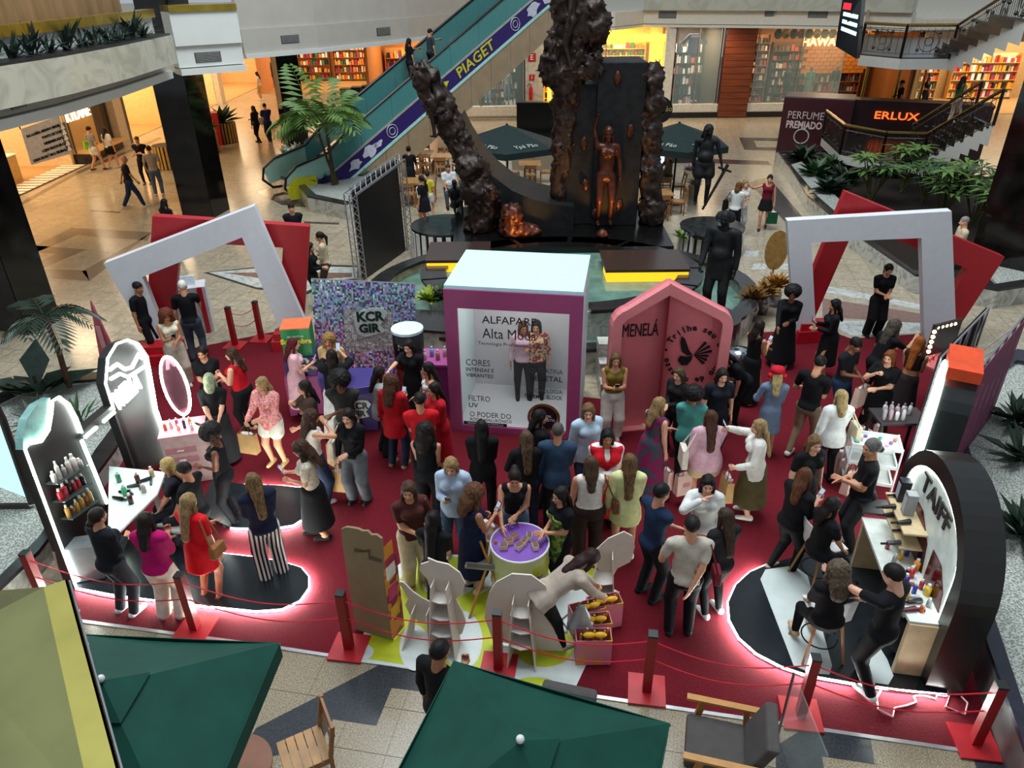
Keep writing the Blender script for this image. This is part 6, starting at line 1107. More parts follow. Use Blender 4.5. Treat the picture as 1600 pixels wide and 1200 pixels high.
# ================= PLANTS AND PLANTERS =================
LEAF = mat('#2c4a26', .5, var=.35, scale=6); LEAFD = mat('#1c3020', .5, var=.35, scale=6); LEAFL = mat('#5a7a34', .5, var=.3, scale=6); GRAV = mat('#b8bcb4', .8, kind='vor', hex2='#84867e', scale=36, bump=.8); SOIL = mat('#241c16', .9)
def frond(c, az, L, rise, droop, n_=13, w_=.5, lw=.045):
    """one pinnate palm frond as a single mesh: midrib and leaflets"""
    mb = MB(); d_ = Vector((math.cos(az), math.sin(az), 0)); s_ = Vector((-d_.y, d_.x, 0)); P = [c+d_*L*t+Z3*(rise*t-droop*t*t)*L for t in [k/n_ for k in range(n_+1)]]; mb.tube(P, [.012*(1.2-k/n_) for k in range(n_+1)], 4)
    for k in range(2, n_+1):
        t = k/n_; l = w_*L*math.sin(math.pi*(.15+.8*t))**.7; tg = (P[k]-P[k-1]).normalized()
        for sg in (-1, 1): e = P[k]+(s_*sg*.85+tg*.6).normalized()*l-Z3*l*.3; m_ = P[k].lerp(e, .5)+Z3*l*.06; q = tg*lw*L; mb.add([P[k], m_-q, e, m_+q], [(0, 1, 2, 3)])
    return mb
def palm(c, trunks, H, L, nf, label, m=LEAF, seed=1, stem='#4a3c28', rise=1):
    random.seed(seed); t = thing('palm', label, 'palm', c)
    for j in range(trunks):
        tp = c+Vector((U(-.15, .15)*j, U(-.1, .1)*j, H*(1-.12*j))); MB().tube([c+Vector((.08*j, .05*j, 0)), c.lerp(tp, .5)+Vector((.04, 0, 0)), tp], [.06, .05, .04], 7).build('trunk', mat(stem, .8, var=.3), t)
        for k in range(nf): frond(tp-Z3*U(0, .25), TAU*k/nf+U(-.25, .25)+j, L*U(.75, 1.1), U(.55, 1.3)*rise, U(.7, 1.3)).build('frond', m, t)
    return t
def bush(c, n_, L, label, m=LEAF, seed=1, wide=.16, up=1.0, nm='shrub'):
    random.seed(seed); t = thing(nm, label, 'plant', c); mb = MB()
    for k in range(n_):
        az = U(0, TAU); el = U(.25, 1.2)*up; l = L*U(.6, 1.1); d_ = Vector((math.cos(az)*math.cos(el), math.sin(az)*math.cos(el), math.sin(el))); s_ = Vector((-math.sin(az), math.cos(az), 0))*l*wide; a_ = c+Vector((U(-.1, .1)*L, U(-.1, .1)*L, 0)); mb.add([a_, a_+d_*l*.5-s_, a_+d_*l-Z3*l*.18, a_+d_*l*.5+s_], [(0, 1, 2, 3)])
    mb.build('leaves', m, t); MB().tube([c, c+Z3*L*.35], .02*L+.008, 5).build('stem', mat('#3a3a22', .8), t); return t
def umbrella_plant(c, H, n_, label, seed):
    random.seed(seed); n_ = 13; t = thing('fan_palm', label, 'palm', c)
    for k in range(n_):
        tp = c+Vector((U(-.5, .5), U(-.4, .4), H*U(.55, 1))); MB().tube([c+Vector((U(-.1, .1), 0, 0)), tp], .018, 5).build('cane', mat('#4a4a28', .8), t); mb = MB(); m_ = 11
        for j in range(m_): az = TAU*j/m_+U(-.1, .1); l = U(.5, .8); d_ = Vector((math.cos(az), math.sin(az), U(.1, .4))).normalized(); s_ = Vector((-d_.y, d_.x, 0))*.07; mb.add([tp, tp+d_*l*.5-s_, tp+d_*l-Z3*.16, tp+d_*l*.5+s_], [(0, 1, 2, 3)])
        mb.build('leaf_fan', [LEAF, LEAFL, LEAFL][k % 3], t)
    return t
def bed(name, label, px, h, z0=0, wall=MARB, cop=COP, fill=GRAV, w_=.32):
    P = [G(x, y, h) for x, y in px]; c = sum(P, Vector())/len(P); I = [p.lerp(c, min(.45, w_/max(.5, (p-c).length))) for p in P]; t = thing(name, label, 'planter', (c.x, c.y, 0))
    flat = lambda L_, z: [(p.x, p.y, z) for p in L_]
    MB().ring(flat(P, 0), flat(I, 0), (0, 0, h-.06)).build('kerb_wall', wall, t); MB().ring(flat(P, h-.06), flat(I, h-.06), (0, 0, .06)).build('coping', cop, t); tag(MB().zprism(flat(I, 0), 0, h-.09).build('filling', fill, t), kind='stuff')
    return t
# escalator planter with palm
bed('planter', 'octagonal marble planter at the foot of the escalator', ((464, 287), (480, 306), (540, 318), (600, 312), (640, 292), (610, 272), (530, 268)), .55)
palm(G(520, 288, .5), 3, 2.3, 1.75, 7, 'tall bright green palm in the escalator planter', LEAFL, 4, rise=1.6); bush(G(590, 285, .5), 50, .8, 'leafy shrub beside the escalator palm', LEAF, 6); bush(G(500, 285, .5), 24, .5, 'small dark plant at the escalator newel', LEAFD, 7)
bed('planter', 'low marble planter left of the escalator', ((420, 262), (450, 285), (470, 268), (520, 245), (480, 232)), .5, fill=SOIL)
for k, (x, y) in enumerate(((452, 248), (472, 242), (494, 240))): bush(G(x, y, .5), 60, .7, '%s white flowering shrub from left beyond the escalator' % WD[k], mat('#4a5e44', .5, kind='patch', hex2='#a8b0a0', scale=9), 20+k)
# left planter with palms
bed('planter', 'gravel planter with palms at the left edge', ((-60, 640), (30, 600), (100, 585), (160, 580), (215, 640), (180, 700), (60, 860), (-40, 955), (-140, 960)), .35, fill=GRAV)
palm(G(108, 605, .33), 1, 1.5, .95, 8, 'dark slender palm rising from the left gravel bed', LEAFD, 9, '#4a3226'); bush(G(62, 615, .33), 15, 1.1, 'broad leaved dark plant in the left gravel bed', mat('#22362a', .35, var=.3), 10, .24); bush(G(60, 668, .33), 22, .7, 'grassy plant behind the salon arch', LEAFD, 11, .05); bush(G(128, 660, .33), 24, .7, 'grassy tuft beside the mirror frame', LEAF, 12, .05)
g = G(172, 560); o = thing('wine_totem', 'narrow pink triangular totem behind the neon arch', 'totem', g); MB().prism([(g.x-.22, g.y, .02), (g.x+.22, g.y-.1, .02), (g.x-.02, g.y-.05, 1.35)], (0, .06, 0)).build('panel', mat('#a8505e', .5), o); MB().box((g.x, g.y-.09, .55), (.10, .02, .5), -.2).build('printed_band', mat('#c88a90', .5), o)
# lit glass front at the left edge
a, n, d = vplane(G(-60, 900), G(45, 806)); o = thing('lit_showcase', 'glowing white curtained showcase cut off by left edge', 'showcase', G(45, 806)); cs = [onplane(x, y, a, n) for x, y in ((0, 752), (44, 779), (0, 664), (-60, 720))]
b0 = G(46, 792, .3); yy = b0.y+.05; dv_ = Vector((-1, 0, 0)); b0.z = 0; MB().prism([atY(x, y, yy) for x, y in ((-70, 735), (46, 779), (2, 664), (-70, 560))], Vector((0, .05, 0))).build('lit_curtain', mat('#b8e0dc', .5, emis=.9, kind='stripe', hex2='#7ab0b0', scale=9, em='#b8e8e4'), o); MB().prism([b0, b0+dv_*1.6, b0+dv_*1.6+Z3*.34, b0+Z3*.34], Vector((-.05, .05, 0))).build('base_panel', mat('#3a302c', .4), o); MB().tube([atY(50, 786, yy), atY(4, 655, yy), atY(-60, 530, yy)], .05).build('frame_bar', mat('#2a2624', .4), o)
# right planters
rt = bed('planter', 'curved dark planter with white gravel along the right edge', ((1500, 590), (1478, 640), (1490, 760), (1508, 880), (1545, 1010), (1610, 1190), (1800, 1190), (1760, 800), (1680, 560), (1590, 545)), .55, wall=mat('#4a4a4a', .3, kind='marble', hex2='#333336', scale=2), cop=mat('#20222e', .25, var=.2), w_=.55)
for k, (x, y) in enumerate(((1590, 660), (1598, 840), (1600, 720))): bush(G(x, y, .5), 40, .75, '%s shrub from the top in the right gravel planter' % WD[k], LEAFD, 30+k, .1)
bed('planter', 'long planter with palms behind the right frames', ((1232, 258), (1215, 236), (1330, 232), (1620, 300), (1640, 440), (1560, 452), (1430, 428), (1330, 360), (1262, 305)), .5, fill=SOIL)
for k, (x, y, h) in enumerate(((1360, 318, 1.6), (1440, 318, 1.3), (1470, 345, 1.5), (1520, 350, 1.7), (1555, 372, 1.5), (1410, 300, 1.5), (1585, 350, 1.8))): umbrella_plant(G(x, y, .45), h, 7, '%s fan leaved palm from left behind the right frames' % WD[k], 40+k)
for k, (x, y) in enumerate(((1255, 250), (1275, 275), (1295, 300), (1300, 262), (1320, 285))): bush(G(x, y, .45), 60, .9, '%s leafy shrub from left below the kiosk' % WD[k], LEAF if k % 2 else LEAFD, 60+k)
# balcony planter
for k in range(11):
    y = 15.6+k*.62; f_ = (k*.1); x = Lp[0].x+(Lp[-1].x-Lp[0].x)*((y-Lp[0].y)/(Lp[-1].y-Lp[0].y)); bush(Vector((x+.30, y, 5.72)), 34, (.62, .75, .85, .6, .95)[k % 5], '%s spiky plant from the left in the balcony trough' % WD[k], mat('#2a3c34', .45, var=.3), 80+k, .06, 1.1, 'spiky_plant')
# plants in the fountain beds
bush(G(672, 470, .75), 70, .45, 'yellow green shrub left of the photo booth', mat('#8a9a2c', .5, var=.3), 95); bush(G(698, 468, .75), 70, .5, 'dark shrub beside the yellow green one', LEAF, 96); bush(G(1063, 372, .5), 30, .4, 'bright green plant beside swordsman pedestal', mat('#6a8a2c', .5), 97)
for k, (x, y) in enumerate(((1172, 500), (1190, 490), (1208, 478))):
    c = G(x, y); o = bush(c+Z3*.5, 50, .5, '%s dried golden arrangement from left by fountain rim' % WD[k], mat(['#6a4a20', '#8a6a34', '#9a6a2c'][k], .7, var=.4), 110+k); MB().lathe(c, [(.12, 0), (.16, .3), (.1, .5)], 14).build('vase', mat('#8a8a90', .2, metal=.8), o, True)
c = G(1200, 470); o = thing('dried_palm_leaf', 'large dried golden palm leaf by the fountain', 'decor', c); mb = MB(); pts = [c+Vector((.0, 0, .9))+Vector((math.sin(t)*.28, 0, -.5*math.cos(t)+.4)) for t in [TAU*k/16 for k in range(16)]]; mb.prism(pts, (0, .02, 0)).build('leaf', mat('#a8844a', .7, var=.2), o); MB().tube([c, c+Z3*.9], .02).build('stalk', mat('#8a6a3a', .7), o)
c = G(1150, 590); o = thing('drum_stool', 'silver cushioned drum stool on striped legs beside booth', 'stool', c); MB().lathe(c, [(.22, .35), (.26, .5), (.22, .62), (.05, .66)], 20).build('cushion', mat('#b8c0c4', .15, metal=.9, kind='patch', hex2='#6a7478', scale=9), o, True); MB().cyl((c.x, c.y), .2, .0, .36, 20).build('drum', mat('#4a1420', .4), o)
# ================= KIOSK, SCREEN SIGN, STAIRS =================
ka = G(1212, 238); kb = G(1318, 246); a, n, d = vplane(ka, kb); kt = onplane(1222, 152, a, n).z; ko = thing('perfume_kiosk', 'wine red kiosk with PERFUME PREMIADO in white letters', 'kiosk', ka); WINE = mat('#3a0f18', .35, var=.15, scale=1.5)
kd = Vector((-n.x, -n.y, 0)); MB().prism([ka, kb, kb+kd*1.6, ka+kd*1.6], Z3*kt).build('front_block', WINE, ko); kc = kb+d*5.2+kd*.8; MB().prism([kb+kd*.7, kc, kc+kd*1.0, kb+kd*1.6], Z3*kt*.98).build('side_block', mat('#2a0c12', .35), ko)
MB().prism([ka+Z3*kt-n*.0, kb+Z3*kt, kb+kd*1.6+Z3*kt, ka+kd*1.6+Z3*kt], Z3*.05).build('top_rim', mat('#5a5250', .4), ko); CRT = mat('#b8a8a0', .5); W_ = (kb-ka).length
text('PERFUME', .44, onplane(1259, 181, a, n)+n*.015, d, Z3, CRT, ko, 'lettering', .006, width=W_*.52); text('PREMIADO', .42, onplane(1256, 196, a, n)+n*.015, d, Z3, mat('#c8b0a8', .5), ko, 'lettering', .006, width=W_*.52, bold=.012)
c = onplane(1252, 213, a, n)+n*.015; MB().tube([c+d*.3*math.cos(t)+Z3*.3*math.sin(t) for t in [TAU*k/22 for k in range(23)]], .03, 5).build('round_seal', mat('#a8b0a8', .4), ko)
c = kb+d*1.7+kd*.62; text('ERLUX', .42, c+Z3*1.7, d, Z3, led('#ff6a28', 1.2), ko, 'neon_letters', .02, width=1.7, bold=.006)
P0_ = atY(1330, 40, 28.0); a_ = [atY(x, y, 28+dy) for x, y, dy in ((1318, -12, 0), (1348, -12, -.4), (1338, 92, -.4), (1305, 72, 0))]; o = thing('hanging_screen', 'dark hanging display screen with white text rows', 'screen', a_[3]); MB().prism(a_, (.25, .3, 0)).build('screen_panel', mat('#14171c', .2), o)
for k in range(3): p = a_[0].lerp(a_[3], .34+.13*k); q = a_[1].lerp(a_[2], .34+.13*k); MB().prism([p.lerp(q, .16)+Vector((-.01, -.012, 0)), p.lerp(q, .9)+Vector((-.01, -.012, 0)), p.lerp(q, .9)+Vector((-.01, -.012, -.12)), p.lerp(q, .16)+Vector((-.01, -.012, -.12))], (0, -.004, 0)).build('text_row', led('#b8e8f0', 1.2), o)
p = a_[0].lerp(a_[3], .18); q = a_[1].lerp(a_[2], .18); MB().prism([p.lerp(q, .1), p.lerp(q, .5), p.lerp(q, .5)-Z3*.2, p.lerp(q, .1)-Z3*.2], (0, -.012, 0)).build('red_logo', led('#c8202c', 1), o)
BZR = mat('#8a7038', .25, metal=.9); IRON = mat('#17130f', .4, metal=.4); CHR = mat('#8a8a8c', .2, metal=.9)
def railing(P0, P1, par, h=1.0, rings=True, n_=1):
    MB().tube([P0+Z3*h, P1+Z3*h], .055, 7).build('handrail', BZR, par)
    for P in (P0, P1): MB().tube([P, P+Z3*h], .05, 6).build('newel_post', IRON, par)
    for z in (.12, h-.18): MB().tube([P0+Z3*z, P1+Z3*z], .016, 5).build('rail', CHR, par)
    L = (P1-P0); u = Vector((L.x, L.y, 0)).normalized(); m_ = max(1, round(L.length/1.5))
    for k in range(m_):
        c = P0.lerp(P1, (k+.5)/m_)+Z3*h*.5
        for r in (.34, .14): MB().tube([c+u*r*math.cos(t)+Z3*r*math.sin(t) for t in [TAU*j/16 for j in range(17)]], .013, 4).build('ring_ornament', IRON, par)
        for t in (.8, 2.3, 3.9, 5.5): MB().ball(c+u*.46*math.cos(t)+Z3*.40*math.sin(t), .06, n=7, m=4).build('roundel', IRON, par)
    mb = MB(); b_ = max(2, int(L.length/.22))
    for k in range(b_+1): p = P0.lerp(P1, k/b_); mb.tube([p+Z3*.1, p+Z3*(h-.1)], .008, 4)
    mb.build('balusters', IRON, par)
st = thing('grand_staircase', 'ornate staircase with brass handrails and white edges', 'staircase', G(1380, 262)); DKS = mat('#241c1a', .25, var=.2); WS = mat('#b8b6b0', .5, var=.04)
def landing(px, z, th=.34):
    P = [G(x, y, z) for x, y in px]; MB().zprism(P, z-th, z-.04).build('landing_edge', WS, st); MB().zprism(P, z-.04, z).build('landing_deck', DKS, st); return P
def flight(A0, A1, back, n_, z0, z1):
    for i in range(n_):
        p, q = A0.lerp(A1, i/n_), A0.lerp(A1, (i+1)/n_); z = z0+(z1-z0)*(i+1)/n_; p.z = q.z = 0; MB().zprism([p, q, q+back, p+back], z-.06, z).build('tread', DKS, st); fr = Vector((0, -.03, 0)); MB().zprism([p+fr, q+fr, q, p], z-.62, z-.03).build('white_stringer', WS, st); MB().zprism([p, p+(q-p)*.1, p+(q-p)*.1+back, p+back], z-.3, z-.05).build('riser', DKS, st)
zl = 1.0; P = landing(((1284, 214), (1312, 240), (1375, 254), (1438, 256), (1470, 222), (1330, 182)), zl)
A0 = P[3]; A1 = G(1552, 196, 2.9); bk_ = Vector((.3, 1.7, 0)); flight(A0, A1, bk_, 8, zl, 2.9)
for i, j in ((0, 1), (1, 2), (2, 3)): railing(P[i], P[j], st, 1.05)
A1z = Vector((A1.x, A1.y, 2.9)); railing(Vector((A0.x, A0.y, zl)), A1z, st, 1.05); railing(Vector((A0.x, A0.y, zl))+bk_, A1z+bk_, st, 1.05)
zu = 4.35; P = landing(((1343, 84), (1407, 90), (1484, 90), (1500, 62), (1350, 52)), zu, .4); A0 = P[2]; A1 = G(1604, 30, 6.0); flight(A0, A1, bk_, 7, zu, 6.0)
for i, j in ((0, 1), (1, 2)): railing(P[i], P[j], st, 1.05)
railing(Vector((A0.x, A0.y, zu)), Vector((A1.x, A1.y, 6.0)), st, 1.05); railing(P[0], P[4], st, 1.05)
for x, y in ((1340, 182), (1388, 190), (1430, 180)): p = G(x, y, 1.0); MB().tube([(p.x, p.y, .0), (p.x, p.y, 4.1)], .07, 8).build('brass_column', BZR, st)
q = [G(1478, 250, 1.1), G(1502, 274, 1.1), G(1592, 284, 1.1)]
for i in (0, 1): MB().tube([q[i], q[i+1]], .05, 7).build('lower_handrail', BZR, st)
for p in q: MB().tube([(p.x, p.y, 0), p], .03, 6).build('lower_post', IRON, st)
person(1410, 125, 80, 1.74, 1, 1, 2, 'short', K, 'tee', K, 'straight', '#a89a80', K, 'chest', 'down', 'man in black tee walking on the staircase landing', hv=.033, zoff=1.0); person(1508, 118, -60, 1.66, 1.05, 0, 1, 'long', DB_, 'tank', '#3a5a34', 'straight', '#b8a088', K, 'chest', 'chest', 'woman climbing the stairs beside the dark column', hv=.033, zoff=2.0)
# ================= CAFÉ =================
dgr = '#1d2a2a'
def cafe_parasol(px, label):
    A = G(px[0], px[1], 2.75); Am = Vector((A.x, A.y, 0)); t = thing('cafe_parasol', label, 'parasol', Am); m = mat(dgr, .7, var=.1); n_ = 6; R = 1.75
    for k in range(n_):
        t0, t1 = TAU*k/n_+.5, TAU*(k+1)/n_+.5; p = Am+Vector((math.cos(t0)*R, math.sin(t0)*R, 2.1)); q_ = Am+Vector((math.cos(t1)*R, math.sin(t1)*R, 2.1)); MB().add([Am+Z3*2.72, p, q_], [(0, 1, 2)]).build('canopy_panel', m, t); MB().prism([p, q_, q_-Z3*.2, p-Z3*.2], (Am+Z3*2.1-p.lerp(q_, .5)).normalized()*.01).build('valance', m, t); c = p.lerp(q_, .5)
        if c.y < Am.y-.5: u = (q_-p).normalized(); nn_ = (c-Am); nn_.z = 0; nn_.normalize(); text('Ypê Pão', .26, c.lerp(Am+Z3*2.72, .16)+nn_*.02+Z3*.03, u, (Am+Z3*2.72-c), mat('#a8b0a8', .6), t, 'script', .004)
    MB().tube([Am, Am+Z3*2.75], .035, 8).build('pole', BLK, t); MB().cyl((Am.x, Am.y), .35, 0, .08, 20).build('base', BLK, t)
cafe_parasol((792, 193), 'dark café parasol left of the monument'); cafe_parasol((1062, 190), 'dark café parasol right of the monument')
def cafe_table(px, label): g = G(px[0], px[1], .75); t = thing('cafe_table', label, 'table', (g.x, g.y, 0)); MB().box((g.x, g.y, .74), (.85, .85, .04)).build('top', WCL, t); MB().box((g.x, g.y, .37), (.08, .08, .7)).build('pillar', WCH, t); MB().box((g.x, g.y, .02), (.5, .5, .04)).build('foot', WCH, t); return Vector((g.x, g.y, 0))
cp0 = None; CT = [((690, 243), 'left rear'), ((642, 282), 'nearest left'), ((828, 255), 'beneath the left parasol'), ((1032, 275), 'right of monolith'), ((1030, 300), 'front right of monolith'), ((735, 275), 'behind the bronze strand'), ((660, 238), 'beside the waitress')]; nn_ = 0
for px, wh in CT:
    c = cafe_table(px, 'wooden café table %s' % wh)
    for k, (dx, dy, rz) in enumerate(((0, -.62, 0), (0, .62, math.pi), (.62, 0, math.pi/2), (-.62, 0, -math.pi/2))):
        lb = 'wooden café chair on the %s side of the table %s' % (('near', 'far', 'right', 'left')[k], wh); q = c+Vector((dx, dy, 0))
        if cp0 is None: cp0 = chair_proto(Vector((0, 0, 0)), 0, lb); cp0.location = q; cp0.rotation_euler = (0, 0, rz); cp0['group'] = 'café chairs'
        else: dup(cp0, q, rz, lb, 'café chairs')
g = G(850, 268); o = thing('cafe_counter', 'ribbed café counter with dark top behind the monument', 'counter', (g.x-.2, g.y+.6, 0)); MB().box((g.x-.2, g.y+.9, .6), (2.2, 1.4, 1.2)).build('body', mat('#8a7c68', .5, kind='stripe', hex2='#7a6c58', scale=9), o); MB().box((g.x-.2, g.y+.9, 1.25), (2.3, 1.5, .1)).build('top', mat('#141212', .2), o); MB().box((g.x-.2, g.y+.19, .75), (2.2, .02, .05)).build('light_line', led('#d8d0a0', 1), o); MB().box((g.x-.3, g.y+1.4, 1.9), (1.6, .4, 1.2)).build('dark_hood', mat('#0f0e0e', .2), o); MB().box((g.x-1.1, g.y+.18, .7), (.35, .03, .3)).build('blue_lamp', led('#3a28d8', 2), o)
g = G(1040, 262); o = thing('cafe_counter', 'dark café bar with bright menu screen', 'counter', (g.x, g.y+.8, 0)); MB().box((g.x, g.y+1.2, .55), (2.6, .8, 1.1)).build('body', mat('#2a2422', .4), o); MB().box((g.x, g.y+1.2, 1.12), (2.7, .9, .06)).build('top', mat('#4a3a2e', .3), o); p = atY(1027, 242, g.y+.75); MB().box((p.x, p.y, p.z), (.62, .05, .8)).build('menu_screen', led('#a8c0ff', 1.6), o); MB().box((p.x-.1, p.y-.03, p.z+.05), (.34, .01, .4)).build('screen_picture', mat('#c86a8a', .4, emis=.6, kind='patch', hex2='#e8c85a', scale=8), o); MB().box((p.x+.85, p.y+.1, p.z+.3), (.4, .05, .25)).build('purple_lamp', led('#8a2ae0', 2), o)
g = G(1030, 215); o = thing('round_sign', 'round black café sign with golden script', 'sign', (g.x, g.y, 0)); c = atY(1031, 172, g.y); MB().prism([c+Vector((.62*math.cos(t), 0, .62*math.sin(t))) for t in [TAU*k/26 for k in range(26)]], (0, .08, 0)).build('disc', mat('#0d0d0d', .3), o); text('Ypê Pão', .36, c+Vector((0, -.01, .05)), (1, 0, 0), Z3, mat('#a8924a', .4), o, 'script', .006); MB().tube([(c.x, c.y, 0), c], .04).build('post', BLK, o)
for k, (x, y) in enumerate(((1078, 285), (1083, 308))): c = G(x, y); o = bush(c+Z3*.45, 40, .4, '%s flower pot beside the right café' % ('purple', 'silver')[k], mat(['#7a5a8a', '#a8b0b0'][k], .5, kind='patch', hex2='#8a8a3a', scale=9), 130+k); MB().lathe(c, [(.16, 0), (.22, .45)], 14).build('pot', mat('#b8a88a', .5), o)
c = G(1085, 262); o = thing('post_lamp', 'small glowing lamp beside the right café', 'lamp', c); MB().ball((c.x, c.y, 1.2), .13).build('globe', led('#ffdca0', 8), o, True); MB().tube([c, c+Z3*1.1], .03).build('post', BLK, o)
# ================= LEFT GALLERY BITS, SAMPLE TOWERS, MANNEQUINS =================
for k, (x, y) in enumerate(((265, 262), (325, 238), (355, 222))):
    g = G(x, y); o = thing('slatted_tub', '%s round slatted wooden tub from left near red stand' % WD[k], 'tub', g); MB().cyl((g.x, g.y), .5, 0, .95, 24).build('core', mat('#2a2014', .6), o)
    for j in range(22): an_ = TAU*j/22; MB().box((g.x+.52*math.cos(an_), g.y+.52*math.sin(an_), .48), (.04, .09, .92), an_).build('slat', mat('#b8924a', .5), o)
    if k: bush(Vector((g.x, g.y, .95)), 46, 1.1, '%s leafy plant from left in the slatted tubs' % WD[k], LEAF, 140+k, .1)
g = G(333, 228); o = thing('red_stand', 'red display stand between the slatted tubs', 'display', g); MB().box((g.x, g.y+.2, .75), (.8, .6, 1.5), .3).build('cabinet', mat('#a8141c', .4), o); MB().box((g.x, g.y-.13, .8), (.5, .02, .8), .3).build('window', mat('#d8b8a8', .3), o)
g = G(322, 140); o = thing('green_sign', 'green lit vertical sign on a dark post', 'sign', g); MB().box((g.x, g.y, 2.2), (.7, .3, 4.4)).build('post', mat('#16221c', .4), o); MB().box((g.x, g.y-.17, 3.6), (.5, .03, 1.1)).build('lit_panel', led('#1ad89a', 1.6), o); MB().box((g.x, g.y-.17, 1.9), (.5, .03, 1.3)).build('lit_panel', led('#1ac8a8', 1.4), o)
for k, x in enumerate((547, 563, 579, 595, 611)):
    g = G(x, 213-3*k+3); o = thing('sample_tower', '%s tall rack of coloured samples from left by escalator' % WD[k], 'rack', g); MB().box((g.x, g.y+.3, 1.15), (.5, .6, 2.3)).build('case', mat('#2a1c16', .5), o)
    for j in range(8): MB().box((g.x-.08, g.y-.01, .25+.26*j), (.30, .03, .22)).build('sample', mat(random.choice(['#b8a48a', '#c8a03a', '#3a8a3a', '#7a5a48', '#4a6a9a', '#b87a8a', '#d8d0c0', '#3a302c', '#c87a3a']), .5), o)
for k, (x, y, tc, bc) in enumerate(((-1.2, 44.4, '#c87a78', '#7a90a8'), (-.1, 44.6, '#8a8a8c', '#5a6a80'), (10.4, 44, '#3a3c40', '#2a2c30'), (15.6, 44.2, '#2a2c30', '#202226'), (16.8, 44.1, '#5a7a68', '#5a7a68'), (18.3, 44.3, '#1c2a48', '#6a6a60'))):
    person(0, 0, 180, 1.75, .95, k % 2 == 0, 3, None, K, 'long', tc, 'straight' if k != 4 else 'midi', bc, '#d8d8d8', 'down', 'down', '%s shop mannequin from left behind the back windows' % WD[k], hv=.04, loc=Vector((x, y, .7)), name='mannequin', cat='mannequin', group='shop mannequins')
o = thing('jersey_display', 'blue football jersey hung high in a shop window', 'clothing', (10.1, 43.8, 3.3)); MB().prism([(9.75, 43.8, 3.2), (10.45, 43.8, 3.2), (10.4, 43.8, 3.9), (10.7, 43.8, 3.6), (10.8, 43.8, 3.75), (10.4, 43.8, 4.15), (9.8, 43.8, 4.15), (9.4, 43.8, 3.75), (9.5, 43.8, 3.6), (9.8, 43.8, 3.9)], (0, .15, 0)).build('jersey', mat('#2a2a6a', .6), o); MB().box((10.1, 43.78, 4.05), (.5, .04, .14)).build('collar', mat('#b8b0d8', .6), o)
for k, (x, y) in enumerate(((-20.6, 27.2), (-20.2, 29.4))): o = thing('shop_till', '%s pale wood till counter in the far left shop' % ('near', 'far')[k], 'counter', (x, y, 0)); MB().box((x, y, .5), (1.0, 1.5, 1.0)).build('body', mat('#c89a50', .5), o); MB().box((x, y, 1.02), (1.1, 1.6, .05)).build('top', mat('#e8dcc0', .4), o); MB().box((x, y, 1.2), (.3, .4, .3)).build('register', BLK, o)
# white counter behind the left frame
g = G(306, 520); o = thing('white_counter', 'white counter with red stripe behind the left frames', 'counter', g, .3); MB().box((g.x, g.y+.2, .55), (.7, .5, 1.1), .3).build('body', mat('#c8c8cc', .4), o); MB().box((g.x+.3, g.y+.02, .55), (.1, .06, 1.1), .3).build('red_stripe', REDP, o); MB().box((g.x, g.y+.2, 1.2), (.3, .05, .22), .3).build('screen', mat('#a8b8c0', .3, emis=.3), o)
for k, (px, lb) in enumerate(((((1234, 258), (1252, 252), (1345, 345), (1330, 356), (1268, 305)), 'left'), (((1556, 405), (1620, 400), (1630, 435), (1560, 445), (1545, 430)), 'right'))):
    tag(MB().zprism([G(x, y, .47) for x, y in px], .40, .47).build('white_gravel', GRAV), 'strip of white gravel at the %s end of long planter' % lb, 'gravel', kind='stuff')
for x, y, f_, tc, lb in ((22.9, 44.6, 120, '#2a5a58', 'shopper in teal top beyond the staircase'), (23.9, 44.9, 200, '#17181c', 'shopper in black top beyond the staircase')): person(0, 0, f_, 1.66, 1.05, 0, 1, 'long', '#5a3018', 'tee', tc, 'straight', '#1c1e24', '#131316', 'chest', 'down', lb, hv=.035, loc=Vector((x, y, .02)))
